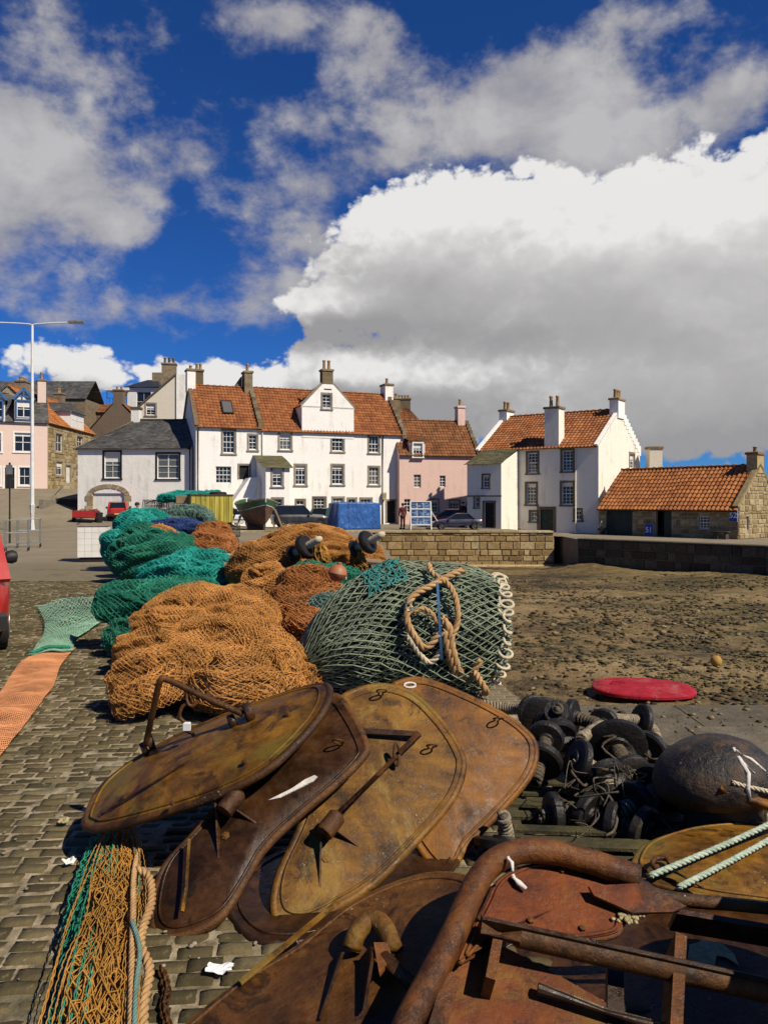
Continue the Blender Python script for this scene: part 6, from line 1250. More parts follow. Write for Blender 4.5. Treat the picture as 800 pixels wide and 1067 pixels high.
net('blue_net', 'dark blue netting strip along the bright green net', [dict(path=[(-3.1,11.7,.22),(-2.6,11.6,.3),(-2.0,11.7,.3),(-1.6,11.9,.2)], r=[.12,.16,.16,.1], fold=.35)], 'blue', .05, .005, seed=5)
net('coral_net', 'small red-orange net scrap right of the bright green net', [dict(path=[(-2.9,14.2,.35),(-2.5,14.1,.45),(-2.1,14.2,.4)], r=[.2,.28,.2], fold=.35)], 'coral', .05, .005, seed=6)
net('rust_net', 'little rust-orange net bundle at the foot of the green nets', [dict(path=[(-3.9,13.6,.12),(-3.4,13.4,.2),(-2.9,13.5,.15)], r=[.14,.2,.15], fold=.35)], 'rust_orange', .05, .005, seed=7)
# --- far pile
net('teal_net', 'tall teal net pile heaped beside the white panelled box', [
    dict(path=[(-7.1,20.4,.42),(-6.6,20.3,.5),(-6.0,20.5,.45)], r=[.4,.5,.45], fold=.25), dict(path=[(-6.9,20.5,.95),(-6.4,20.5,1.05),(-5.95,20.7,.9)], r=[.34,.44,.36], fold=.25), dict(path=[(-6.5,20.7,1.3),(-6.1,20.8,1.28),(-5.7,20.9,1.1)], r=[.2,.28,.22], fold=.3),
    dict(path=[(-7.1,20.0,.75),(-6.7,19.85,.85),(-6.2,19.9,.8)], r=[.14,.2,.15], fold=.3)], 'teal', .06, .007, seed=8)
net('green_net', 'dark green net spread against the foot of the teal pile', [
    dict(path=[(-5.9,17.2,.35),(-5.3,17.2,.6),(-4.7,17.4,.7),(-4.2,17.8,.6)], r=[.32,.48,.45,.3], fold=.3), dict(path=[(-6.1,18.4,.6),(-5.6,18.4,.8),(-5.2,18.6,.8)], r=[.35,.42,.35], fold=.3)], 'green', .055, .006, seed=9)
net('orange_net', 'bright orange net patch tucked between teal and green piles', [dict(path=[(-5.35,17.6,.75),(-4.95,17.4,.88),(-4.5,17.6,.8)], r=[.22,.32,.24], fold=.25)], 'orange', .05, .006, seed=10)
net('rust_net', 'faded orange net heap right of the bright orange patch', [dict(path=[(-4.5,18.0,.5),(-3.9,17.9,.62),(-3.3,18.1,.5)], r=[.35,.46,.35], fold=.35), dict(path=[(-4.4,18.6,.75),(-3.9,18.6,.92),(-3.6,18.7,.88)], r=[.3,.38,.28], fold=.3)], 'rust_orange', .05, .006, seed=11)
net('blue_net', 'navy blue net trailing over the top of the piles', [dict(path=[(-6.0,19.6,1.0),(-5.4,19.5,1.12),(-4.8,19.6,1.12),(-4.3,19.8,1.05)], r=[.14,.2,.2,.12], fold=.35)], 'blue', .06, .006, seed=12)
net('grey_net', 'round grey-green ball of netting in front of the yellow tank', [dict(path=[(-6.5,22.6,.75),(-5.9,22.5,.95),(-5.3,22.5,1.0),(-4.85,22.6,.8)], r=[.45,.62,.62,.45], fold=.3, ff=5)], 'grey_green', .07, .009, seed=13)
net('teal_net', 'teal net thrown over the top of the creel stack', [dict(path=[(-8.9,31.4,1.86),(-8.0,31.3,1.95),(-7.2,31.4,1.98),(-6.4,31.5,2.05)], r=[.14,.22,.2,.16], fold=.3, sy=2.4, floor=-5)], 'teal', .07, .008, seed=14)
# --- orange net over a rail of bobbins, with gold hanks
net('orange_net', 'long orange net hung over the bobbin rail before the harbour wall', [
    dict(path=[(-2.35,12.6,.40),(-1.9,12.5,.72),(-1.35,12.5,.98),(-.9,12.6,1.02),(-.5,12.8,.9)], r=[.35,.46,.42,.34,.25], fold=.26, ff=3.6, sy=.8), dict(path=[(-2.1,12.1,.3),(-1.7,12.0,.5),(-1.45,12.0,.75)], r=[.25,.33,.25], fold=.3),
    dict(path=[(-1.0,12.9,.75),(-.5,12.95,.8),(0.0,13.1,.75)], r=[.22,.3,.22], fold=.3)], 'orange', .036, .004, seed=15)
net('green_net', 'green net bunched under the bobbin rail', [dict(path=[(-1.5,11.7,.5),(-1.1,11.6,.62),(-.7,11.75,.6),(-.3,12.0,.5)], r=[.16,.24,.22,.15], fold=.35)], 'green', .05, .005, seed=16)
net('orange_net', 'tangled dull orange net between the hung net and the sage bale', [
    dict(path=[(-1.45,9.6,.25),(-1.05,9.5,.42),(-.7,9.6,.45),(-.4,9.8,.3)], r=[.24,.34,.32,.22], fold=.35), dict(path=[(-1.35,10.4,.55),(-1.0,10.3,.66),(-.6,10.4,.6)], r=[.2,.26,.2], fold=.35), dict(path=[(-1.15,9.0,.2),(-.85,8.9,.28),(-.6,9.0,.25)], r=[.18,.24,.18], fold=.35)], 'rust_orange', .034, .0034, seed=17)
net('grey_net', 'grey-green net wad beside the round float', [dict(path=[(-.85,9.3,.45),(-.6,9.2,.5),(-.35,9.3,.45)], r=[.14,.19,.15], fold=.35)], 'grey_green', .045, .0045, seed=18)
net('gold_hank', 'golden net hank hanging beside the first bobbin', [dict(path=[(-.98,12.05,1.12),(-.95,11.98,.85),(-.92,12.0,.55)], r=[.10,.13,.10], fold=.35, sy=.8, floor=-1)], 'gold', .05, .006, asp=3, seed=19)
net('gold_hank', 'golden net hank hanging beside the far bobbin', [dict(path=[(-.42,12.3,1.05),(-.40,12.2,.8),(-.36,12.22,.5)], r=[.10,.14,.10], fold=.35, sy=.8, floor=-1)], 'gold', .05, .006, asp=3, seed=20)
for (u, v, y, lab) in ((318, 570, 11.9, 'black rubber bobbin nearest the orange hung net'), (383, 565, 12.1, 'black rubber bobbin at the far end of the rail')):
    p = Pt(u, v, y); r = empty('bobbin', p, 0, lab, 'bobbin', 'rubber bobbins on the rail'); ax = V3((0.8, -0.45, 0.45)); m = MB(); m.lathe(ax*-0.05, ax, [(0.05,0),(0.17,0.0),(0.19,0.03),(0.19,0.07),(0.17,0.10),(0.05,0.10)], 20); m.build('disc', 'rubber_disc', r, 'auto')
    m = MB(); m.lathe(ax*-0.32, ax, [(0.04,0)]+[(0.048 if k % 2 else 0.06, 0.02+k*0.028) for k in range(22)]+[(0.03,0.65)], 12); m.build('spindle', 'pale_rope', r, True)
    m = MB(); m.lathe(ax*-0.27, ax, [(0.05,0),(0.13,0.0),(0.145,0.03),(0.13,0.06),(0.05,0.06)], 18); m.build('end_disc', 'rubber_disc', r, 'auto')
rl = empty('gear_rail', (-1.3,12.4,0), 0, 'rusty trestle rail carrying the hung orange net', 'rail'); m = MB(); m.tube([(-1.2,0.1,.75),(0,0.1,.9),(1.25,0.3,.78)], 0.05, 8); m.build('bar', 'weathered_wood', rl)
for x in (-1.1, 1.15): MB().obox((x, .1, 0), (x, .15, .76), .1, .1).build('leg', 'weathered_wood', rl)
p = Pt(350, 597, 9.7); fl = empty('net_float', p, 0, 'round brown plastic float resting on the net tangle', 'float'); m = MB(); m.lathe((0,0,-0.10), (0.2,0,1), [(0.02,0),(0.06,0.012),(0.10,0.05),(0.118,0.1),(0.10,0.16),(0.06,0.195),(0.03,0.205),(0.03,0.23),(0.01,0.232)], 20); m.build('ball', 'old_float', fl, 'auto'); MB().tube([(0.03,0,0.09),(0.10,0.02,0.03),(0.12,0.04,-.08)], .012, 6).build('lanyard', 'pale_rope', fl)
# loose ropes on the pile at mid distance
for i, (pp, m_) in enumerate(([(-3.6,15.4,.5),(-3.0,15.0,.62),(-2.3,15.2,.6),(-1.7,15.6,.5)], 'pale_rope'), ) if False else ():
    pass
lr = empty('rope_coil', (-3.0,15.6,0), 0, 'loose pale ropes and a spar between the net piles', 'rope')
for i in range(5):
    rs = random.Random(60+i); rope('rope_run', [(-3.6+.1*i+rs.uniform(-.2,.2), 15.6+rs.uniform(-.4,.4), .35+rs.uniform(0,.3)), (-3.0+rs.uniform(-.2,.2), 15.4+rs.uniform(-.3,.3), .55+rs.uniform(0,.2)), (-2.3, 15.5+rs.uniform(-.3,.3), .55+rs.uniform(0,.2)), (-1.7+rs.uniform(-.2,.2), 15.8, .4+rs.uniform(-.1,.2))], .028, 'pale_rope', lr, org=(-3.0,15.6,0), dens=6)
MB().obox((-.9,-.1,.35),(1.4,.3,.75),.09,.09).build('spar', 'weathered_wood', lr); net('brown_net', 'brown tangle of netting beneath the loose ropes', [dict(path=[(-3.7,15.6,.2),(-3.0,15.5,.28),(-2.2,15.6,.28),(-1.6,15.8,.2)], r=[.22,.32,.32,.22], fold=.4)], 'rust_orange', .05, .006, seed=21)
# --- the sage green bale with ropes
BP = [(-.74,6.95,.26),(-.35,7.1,.44),(.15,7.25,.58),(.70,7.33,.60),(1.14,7.38,.56)]; BR = [.16,.44,.60,.62,.56]
def bale():
    r = empty('net_bale', (0.2, 7.2, 0), 0, 'big bale of coarse sage green netting bound with thick rope', 'net bale'); org = np.array([0.2, 7.2, 0.0])
    f = surf(BP, BR, 0.92, 1.0, 77, .16, 1.8, capp=3.0, lump=.10)
    parts = [twine_on(f, .064, .0062, 2.3, 5, .012, .18), twine_on(f, .062, .0055, 2.2, 9, -.012, .3), twine_on(f, .08, .006, 2.2, 15, -.04, .4)]
    V, F = join(parts); link('netting', fast_mesh('netting', V-org, F), 'sage_twine', r); V, F = core_on(f, 60, 44, -.075); link('inner_folds', fast_mesh('inner_folds', V-org, F), 'sage_dark_core', r, True)  # very dark core colour paints the shade inside the bale
    V, F = join([twine_on(f, .07, .0075, 2.2, 25, .022, .4, .36, .52, 0.9, 3.3)]); link('teal_patch', fast_mesh('teal_patch', V-org, F), 'teal_dim_twine', r)
    def fr(u, v, lift=.03):
        Y = 6.75
        for _ in range(8):
            z = HC-(v-V0)/FPX*Y; x = (u-U0)/FPX*Y; zc = float(np.interp(x, [b[0] for b in BP], [b[2] for b in BP])); yc = float(np.interp(x, [b[0] for b in BP], [b[1] for b in BP])); rr = float(np.interp(x, [b[0] for b in BP], BR)); d = (z-zc)/rr; Y = yc-.92*rr*math.sqrt(max(.03, 1-d*d))-lift
        return Pt(u, v, Y)
    o = tuple(org)
    for px, rad, m_ in (([(483,593.6),(468,600),(450,610),(434,618),(426,628),(424,646),(430,660),(440,674),(448,672),(458,660)], .030, 'hemp_rope'), ([(447,588),(451,598),(466,608),(474,622),(477,642),(474,656),(469,664)], .026, 'hemp_rope'),
                        ([(460,644),(468,656),(471,678),(478,698),(486,707),(494,697),(500,686)], .036, 'hemp_rope'), ([(462,655),(465,672),(470,690),(476,706)], .034, 'hemp_rope'), ([(424,662),(436,680),(446,690),(454,686),(459,678)], .024, 'pale_rope'), ([(430,640),(440,634),(450,640),(456,650)], .022, 'hemp_rope')):
        rope('binding_rope', [fr(u, v) for u, v in px], rad, m_, r, org=o)
    st = MB(); A = [fr(455+5*t, 597+90*t, .055) for t in np.linspace(0, 1, 12)]
    for a, b in zip(A, A[1:]): st.obox(a, b, .022, .006, (0,-1,0))
    st.build('strap', 'blue_strap', r, origin=o)
    sh = MB(); c = fr(426, 632, .07); ring = [c+V3((math.cos(a)*.026, 0, math.sin(a)*.036)) for a in np.linspace(0.6, 2*math.pi+.2, 14)]; sh.tube(ring, .007, 6); sh.tube([fr(436,636,.07), fr(452,642,.07)], .007, 6); sh.tube([c+V3((-.03,0,.02)), c+V3((.035,0,.05))], .008, 6); sh.build('shackle', 'shackle_steel', r, True, origin=o)
    # lacing round the right-hand end
    hel = []; N = 15; 
    for i in range(N*14+1):
        t = i/(N*14); th = 1.75-2.9*t; p = f(np.array([.93]), np.array([th if False else math.pi/2-(-0.35+2.75*t)+math.pi*0]), .02)[0]
        ph = t*N*2*math.pi; rad = V3((0.25, -0.1, 0)).normalized()
        w_ = 1+.5*math.sin(t*17)+.2*math.sin(t*41); hel.append(V3(p)+V3((math.cos(ph)*.045*w_, -.02+math.sin(ph)*.03, math.sin(ph)*.03*w_)))
    mb = MB(); mb.tube(hel, .015, 6); mb.build('lacing', 'pale_rope', r, True, origin=o)
    # same lacing on the camera side of the end cap
    hel = []
    for i in range(11*14+1):
        t = i/(11*14); p = f(np.array([.945-.03*t]), np.array([math.pi/2+.1+1.9*t]), .02)[0]; ph = t*11*2*math.pi
        w_ = 1+.5*math.sin(t*13+1)+.2*math.sin(t*31); hel.append(V3(p)+V3((math.cos(ph)*.05*w_+.012*math.sin(t*9), -.012, math.sin(ph)*.034*w_)))
    mb = MB(); mb.tube(hel, .016, 6); mb.build('lacing', 'pale_rope', r, True, origin=o)
    rope('rope_tail', [fr(494,700,.05), Gd(502,712,.2)+V3((0,-.2,0)), Gd(505,722,.08)], .03, 'hemp_rope', r, org=o)
bale()
# --- flat net run out on the setts
def ribbon(name, label, left, right, color, nu, nv, mesh_r, seed, lift=.03, tr=.003):
    Lp = np_spline([Gd(u, v) for u, v in left], 12); Rp = np_spline([Gd(u, v) for u, v in right], 12); t = np.linspace(0, 1, nu)
    ip = lambda A: np.stack([np.interp(t, np.linspace(0, 1, len(A)), A[:,k]) for k in range(3)], -1)
    A, B = ip(Lp), ip(Rp); w = np.linspace(0, 1, nv)[None,:,None]; P = A[:,None]*(1-w)+B[:,None]*w
    wr = 0.5+0.5*fbm(P[...,0]*3+seed, P[...,1]*3, 0, seed, 4); fold = np.abs(fbm(P[...,0]*1.3, P[...,1]*2.2, 0, seed+2, 3)); P[...,2] = .022+lift*wr+lift*2.2*fold*np.sin(np.pi*w[...,0])
    r = empty(name, (P[0,0,0], P[0,0,1], 0), 0, label, 'fishing net'); org = np.array([P[0,0,0], P[0,0,1], 0]); idx = np.arange(nu*nv).reshape(nu, nv); F = np.stack([idx[:-1,:-1], idx[:-1,1:], idx[1:,1:], idx[1:,:-1]], -1).reshape(-1, 4)
    if color != 'mint': link('netting', fast_mesh('netting', P.reshape(-1, 3)-org, F), color+'_core', r, True)
    Q = P+np.array([0,0,.006]); Q[...,2] += .004*np.random.RandomState(seed).rand(nu, nv); ev = np.arange(nu-1) % 2 == 0; a, b = Q[:-1], Q[1:]
    SA = np.concatenate([a[:, :-1][ev].reshape(-1,3), a[:, 1:][~ev].reshape(-1,3), a[:, 1:][ev].reshape(-1,3), a[:, :-1][~ev].reshape(-1,3)]); SB = np.concatenate([b[:, 1:][ev].reshape(-1,3), b[:, :-1][~ev].reshape(-1,3), b[:, :-1][ev].reshape(-1,3), b[:, 1:][~ev].reshape(-1,3)])
    V, F = segs(SA, SB, tr); link('mesh_knots', fast_mesh('mesh_knots', V-org, F), color+'_twine', r); return r, P
ribbon('flat_net', 'salmon net strip laid flat across the setts', [(33,686),(18,700),(0,727),(-30,762),(-95,812),(-140,850)], [(79,679),(64,697),(56,719),(31,754),(0,796),(-50,858),(-85,900)], 'salmon', 120, 20, .03, 31, .04, .0055)
mr, MP = ribbon('flat_net', 'pale green net spread flat above the salmon strip', [(39,636),(47,657),(37,680),(30,689)], [(108,625),(112,645),(82,668),(76,684)], 'mint', 34, 20, .03, 33, .07, .0085)
rr_ = empty('net_rope', (MP[-1,0,0], MP[-1,0,1], 0), 0, 'green rope seam joining the pale green and salmon nets', 'rope'); rope('rope_run', [V3(MP[-3,k])+V3((0,-.02,.03)) for k in range(0, 20, 3)], .022, 'green_twine', rr_, org=tuple(rr_.location), dens=6)
# --- hank of netting in the bottom corner
def hank():
    r = empty('net_hank', Gd(110, 990), 0, 'long hank of golden netting trailing over the setts at bottom left', 'fishing net'); org = np.array(r.location)
    path = [Gd(126, 884)+V3((0,0,.07)), Gd(122, 925)+V3((0,0,.09)), Gd(113, 985)+V3((0,0,.09)), Gd(104, 1045)+V3((0,0,.08)), Gd(92, 1120)+V3((0,0,.06))]
    f = surf(path, [.045,.062,.075,.085,.09], 1.0, .6, 90, .5, 3.5); V, F = join([twine_on(f, .019, .0028, 5.5, 3, .004, .18), twine_on(f, .022, .0028, 4.5, 4, -.012, .25), twine_on(f, .028, .0032, 4.0, 6, .014, .3)]); link('netting', fast_mesh('netting', V-org, F), 'gold_twine', r)
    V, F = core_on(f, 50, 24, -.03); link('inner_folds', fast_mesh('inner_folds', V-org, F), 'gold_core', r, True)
    path2 = [Gd(116, 880)+V3((-.03,0,.05)), Gd(104, 920)+V3((-.03,0,.05)), Gd(92, 975)+V3((-.03,0,.05)), Gd(80, 1030)+V3((0,0,.04)), Gd(64, 1100)+V3((0,0,.04))]; f = surf(path2, [.05,.06,.06,.05,.05], 1, .7, 91, .3, 3); V, F = join([twine_on(f, .026, .0036, 2.6, 13, .004, .5), twine_on(f, .03, .003, 2.4, 14, -.01, .5)]); link('teal_netting', fast_mesh('teal_netting', V-org, F), 'green_twine', r)
    o = tuple(org)
    rope('edge_rope', [Gd(146,878,.10), Gd(140,910,.14), Gd(139,950,.15), Gd(138,1000,.14), Gd(137,1060,.12), Gd(134,1120,.1)], .012, 'hemp_rope', r, org=o); rope('edge_rope', [Gd(143,905,.14), Gd(156,915,.13), Gd(158,940,.12), Gd(150,965,.12), Gd(147,985,.12), Gd(156,1010,.11), Gd(150,1050,.1), Gd(150,1120,.08)], .017, 'hemp_rope', r, org=o); rope('edge_rope', [Gd(138,960,.16), Gd(146,990,.16), Gd(142,1030,.14), Gd(140,1100,.12)], .009, 'grey_green_twine', r, org=o)
    rs = random.Random(4)
    for i in range(34):
        x = rs.uniform(-.13,.11); rope('loose_strand', [V3(path[0])+V3((x*.6,rs.uniform(-.05,.05),.04)), V3(path[1])+V3((x+rs.uniform(-.02,.02),0,.01+rs.uniform(0,.04))), V3(path[2])+V3((x*1.2+rs.uniform(-.03,.03),0,.01+rs.uniform(0,.04))), V3(path[3])+V3((x*1.3,0,.05)), V3(path[4])+V3((x*1.4,0,.04))], .004, 'gold_twine' if i % 5 else 'green_twine', r, org=o, strands=1, pitch=.06, n=4, dens=3)
hank()
# ================================================================== trawl doors and deck gear in the foreground
def rust(name, cols, spots=0.5, gloss=0.5, bs=0.5, dark=(0.02,0.012,0.006), patch=None, flow=0.0):
    def f(nt, b):
        co = objco(nt); n1 = noise(nt, co, 2.6, 8, 0.66, 0.6); n2 = noise(nt, co, 17, 7, 0.7); n3 = noise(nt, mapping(nt, co, (1.5, 9, 9), (0.3, 0.2, flow)), 1.6, 6, 0.65)
        k = mth(nt, 'ADD', mth(nt, 'MULTIPLY', n1, 0.55), mth(nt, 'ADD', mth(nt, 'MULTIPLY', n2, 0.2), mth(nt, 'MULTIPLY', n3, 0.25)))
        col = ramp(nt, k, [(0.38, cols[0]), (0.46, cols[1]), (0.53, cols[2]), (0.61, cols[3])])
        col = mixc(nt, ss(nt, noise(nt, co, 5.5, 8, 0.72, 0.8), 0.52, 0.62, 0, 0.8), col, dark)
        col = mixc(nt, ss(nt, noise(nt, mapping(nt, co, (1, 1, 1), (0.4, 0.3, flow)), 1.3, 6, 0.6, 0.4), 0.50, 0.60, 0, 0.55), col, tuple(0.35*x for x in cols[1]))
        if patch: col = mixc(nt, ss(nt, noise(nt, co, 1.7, 7, 0.7, 1.0), 0.50, 0.60, 0, 0.8), col, patch)
        sp = mth(nt, 'MULTIPLY', ss(nt, noise(nt, co, 62, 5, 0.72), 0.59, 0.66), ss(nt, noise(nt, co, 3.4, 7, 0.7), 0.62-spots*0.09, 0.70-spots*0.08))
        col = mixc(nt, mth(nt, 'MULTIPLY', sp, 0.85), col, (0.44,0.36,0.23))
        put(nt, b.inputs['Base Color'], col); put(nt, b.inputs['Roughness'], ss(nt, n2, 0.3, 0.7, gloss-0.16, gloss+0.18)); b.inputs['Specular IOR Level'].default_value = 0.30
        h = mth(nt, 'ADD', mth(nt, 'MULTIPLY', n2, 0.5), mth(nt, 'ADD', mth(nt, 'MULTIPLY', noise(nt, co, 70, 5, 0.7), 0.35), mth(nt, 'MULTIPLY', sp, 0.5)))
        h = mth(nt, 'ADD', h, mth(nt, 'MULTIPLY', ss(nt, noise(nt, co, 30, 6, 0.75), 0.44, 0.60), 0.10)); put(nt, b.inputs['Normal'], bump(nt, h, min(1.0, bs), 0.010))
    return mat(name, f)
rust('rust_gold', [(0.0383,0.0157,0.0014), (0.1070,0.0441,0.0031), (0.1859,0.0818,0.0058), (0.2816,0.1312,0.0116)], 0.35, 0.50, 0.6, (0.0202,0.0084,0.0018), (0.1352,0.0892,0.0090))
rust('rust_ochre', [(0.0501,0.0165,0.0011), (0.1204,0.0424,0.0023), (0.1906,0.0718,0.0039), (0.2608,0.1086,0.0078)], 0.2, 0.52, 0.55, (0.0241,0.0092,0.0014))
rust('rust_flaked', [(0.0340,0.0138,0.0014), (0.0950,0.0397,0.0035), (0.1600,0.0722,0.0062), (0.2400,0.1202,0.0165)], 1.7, 0.55, 0.9, (0.0180,0.0083,0.0020), (0.2000,0.1249,0.0241))
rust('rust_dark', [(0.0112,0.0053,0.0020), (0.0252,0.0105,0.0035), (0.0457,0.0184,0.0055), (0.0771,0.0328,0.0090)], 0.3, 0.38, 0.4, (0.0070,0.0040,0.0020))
rust('rust_brown', [(0.0235,0.0094,0.0020), (0.0587,0.0222,0.0040), (0.0938,0.0364,0.0068), (0.1409,0.0572,0.0108)], 0.6, 0.5, 0.9, (0.0117,0.0053,0.0014))
rust('rust_red', [(0.0459,0.0094,0.0016), (0.1071,0.0235,0.0033), (0.1606,0.0382,0.0049), (0.1989,0.0704,0.0096)], 0.8, 0.6, 0.9, (0.0268,0.0082,0.0016), (0.1300,0.0587,0.0055))
rust('rust_tube', [(0.0405,0.0119,0.0020), (0.0945,0.0298,0.0045), (0.1418,0.0488,0.0068), (0.1890,0.0774,0.0136)], 0.6, 0.5, 1.0, (0.0203,0.0071,0.0017))
simple('guano', (0.62,0.58,0.52), (0.45,0.41,0.36), 18, 0.9, 0.3, 60); simple('barnacle', (0.40,0.34,0.18), (0.25,0.20,0.09), 30, 0.9, 0.6, 60)
class Plane:
    def __init__(s, a, b, c):
        a, b, c = Pt(*a), Pt(*b), Pt(*c); s.o = a; s.n = (b-a).cross(c-a).normalized()
        if s.n.dot(Vector((0, 0, HC))-a) < 0: s.n = -s.n
    def at(s, u, v, lift=0.0):
        o = Vector((0, 0, HC)); d = Vector(((u-U0)/FPX, 1.0, -(v-V0)/FPX)); o2 = s.o + s.n*lift; t = (o2-o).dot(s.n)/d.dot(s.n); return o + d*t
def plate(name, label, pl, outline, m, rim='rust_brown', thick=0.03, camber=0.03, rimr=0.018, n=7, group='steel trawl doors piled on the quay', cat='trawl door', rings=9, band=0.93):
    P = [pl.at(u, v) for u, v in outline]; Q = spline(P, n, True); c = sum(Q, Vector())/len(Q); zmin = min(p.z for p in Q); org = Vector((c.x, c.y, max(0.0, zmin)))
    r = empty(name, org, 0, label, cat, group); mb = MB(); N = len(Q)
    for side in (0, 1):
        for k in range(rings):
            t = 1-(k/(rings-1))**1.3*0.98
            for p in Q: h = camber*(1-t**2.2) - thick*side; mb.v.append(tuple(c+(p-c)*t+pl.n*h)); mb.uv.append((0,0))
    for side in (0, 1):
        b = side*rings*N
        for k in range(rings-1):
            for i in range(N): mb.f.append((b+k*N+i, b+k*N+(i+1) % N, b+(k+1)*N+(i+1) % N, b+(k+1)*N+i))
        mb.f.append(tuple(b+(rings-1)*N+i for i in range(N)))
    for i in range(N): mb.f.append((i, (i+1) % N, rings*N+(i+1) % N, rings*N+i))
    mb.build('plate', m, r, 'auto', origin=org)
    t = MB(); ring = [p - pl.n*thick*0.5 for p in Q]; t.tube(ring+[ring[0], ring[1]], rimr, 8, False); t.build('rim', rim, r, True, origin=org)
    if band:
        t = MB(); rg = [c+(p-c)*band+pl.n*(camber*(1-band**2.2)+.002) for p in Q]; t.tube(rg+[rg[0], rg[1]], .0065, 6, False); t.build('weld_band', m, r, True, origin=org)
    return r, org, c
def lift_of(pl, c, outline, u, v, camber): return 0
def wire_loop(r, org, pl, u, v, camber=0.03, s=0.022, m='rust_brown', ang=0.5):
    p = pl.at(u, v, camber*0.9); x = (pl.at(u+10, v)-pl.at(u, v)).normalized(); up = pl.n; pts = [p+x*(math.cos(a)*s)+up*(0.004+s*1.1+math.sin(a)*s*1.2)+x.cross(up)*(ang*s*math.sin(a)) for a in np.linspace(-1.2, 4.3, 12)]
    mb = MB(); mb.tube([pts[0]-up*s*1.1]+pts+[pts[-1]-up*s*1.1], 0.0045, 6); return mb.build('wire_loop', m, r, True, origin=org)
def lug(mb, pl, p, ax, rad=0.035, w=0.03): mb.lathe(p-ax*w/2, ax, [(rad*0.3,0),(rad*0.92,0),(rad,0.006),(rad,w-0.006),(rad*0.92,w),(rad*0.3,w)], 16)
# --- D: furthest door
plD = Plane((430,712,4.52), (556,785,4.26), (468,900,3.84))
r, o, c = plate('trawl_door', 'smooth ochre rusted oval trawl door at the back of the pile', plD, [(405,716),(436,707),(480,722),(525,745),(552,766),(558,786),(548,812),(515,850),(484,882),(470,906),(450,900),(420,850),(395,780),(390,735)], 'rust_ochre', 'rust_ochre', camber=.02, rimr=.02)
wire_loop(r, o, plD, 518, 752, .02, .028); mb = MB(); mb.tube([plD.at(427+6*math.cos(a), 714+2.6*math.sin(a), .008) for a in np.linspace(0, 6.283, 12)], .007, 6); mb.build('eye_ring', 'guano', r, origin=o)
# --- C
plC = Plane((420,722,4.24), (480,798,3.93), (312,950,3.34)); rC = [(352,730),(392,714),(428,722),(458,750),(478,780),(482,800),(470,832),(436,872),(390,918),(345,947),(312,962),(288,955),(290,915),(318,850),(335,775)]
r, o, c = plate('trawl_door', 'flaking golden rusted trawl door second from the back of the pile', plC, rC, 'rust_flaked', 'rust_gold', camber=.03, rimr=.021)
for u, v in ((397,724), (449,781)): wire_loop(r, o, plC, u, v, .03, .026)
mb = MB(); mb.tube([plC.at(345,856,.075), plC.at(436,765,.07)], .018, 10); mb.build('rod', 'rust_brown', r, True, origin=o)
mb = MB(); mb.obox(plC.at(374,762,.05), plC.at(435,765,.06), .03, .012, plC.n); mb.build('cross_bar', 'rust_dark', r, origin=o)
mb = MB(); ring = [plC.at(413,786,.08)+V3((math.cos(a)*.012, math.sin(a)*.02, math.sin(a)*.05)) for a in np.linspace(0, 6.283, 14)]; mb.tube(ring, .008, 6); mb.build('clamp_ring', 'rust_brown', r, True, origin=o)
def bracket(r, o, pl, u, v, k=1.0, m='rust_brown'):
    mb = MB(); a, b, c_ = pl.at(u-8*k, v+6*k, .0), pl.at(u+27*k, v+24*k, .0), pl.at(u-9*k, v+54*k, .0); up = pl.n*.075*k
    for p, q in ((a, b), (a, c_)): mb.prism([p, q, q+up*.12, p+up], (pl.n.cross(q-p)).normalized()*.008)
    g = mb.build('gusset', m, r, origin=o); mb = MB(); mb.lathe(pl.at(u-5*k, v+9*k, .075*k), pl.at(u+8*k, v-8*k, .075*k)-pl.at(u-5*k, v+9*k, .075*k), [(.012*k,0),(.030*k,0),(.032*k,.008),(.032*k,.075*k),(.022*k,.085*k)], 14); mb.build('socket', m, g, 'auto', origin=None if g.parent is None else o)
    mb = MB(); mb.lathe(pl.at(u-3*k, v+30*k, .008), pl.n, [(.008,0),(.02,0),(.02,.018),(.008,.022)], 6); mb.build('bolt', 'rust_flaked', g, origin=o)
bracket(r, o, plC, 344, 857, 1.3)
# --- B
plB = Plane((345,726,4.08), (165,968,3.24), (300,850,3.56)); rB = [(318,748),(346,724),(364,742),(380,774),(376,788),(350,814),(305,852),(272,885),(250,922),(226,956),(190,974),(165,974),(158,952),(170,905),(205,865),(262,800)]
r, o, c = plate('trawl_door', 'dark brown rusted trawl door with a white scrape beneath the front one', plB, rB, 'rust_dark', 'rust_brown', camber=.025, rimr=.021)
wire_loop(r, o, plB, 354, 777, .025, .026); mb = MB(); mb.tube([plB.at(243,833,.07), plB.at(312,758,.05)], .017, 10); mb.build('rod', 'rust_brown', r, True, origin=o); bracket(r, o, plB, 240, 834, 1.3)
mb = MB(); W = [(280,834.5),(305,822),(318,813),(328,808.5),(331,810),(326,815),(312,822),(292,832)]; mb.prism([plB.at(u, v, .022) for u, v in W], plB.n*.007); mb.build('white_scrape', 'guano', r, origin=o)
mb = MB(); mb.tube([plB.at(190,950,.05), plB.at(194,925,.06), plB.at(197,875,.06)], .008, 6); mb.build('hanger', 'rust_gold', r, origin=o)
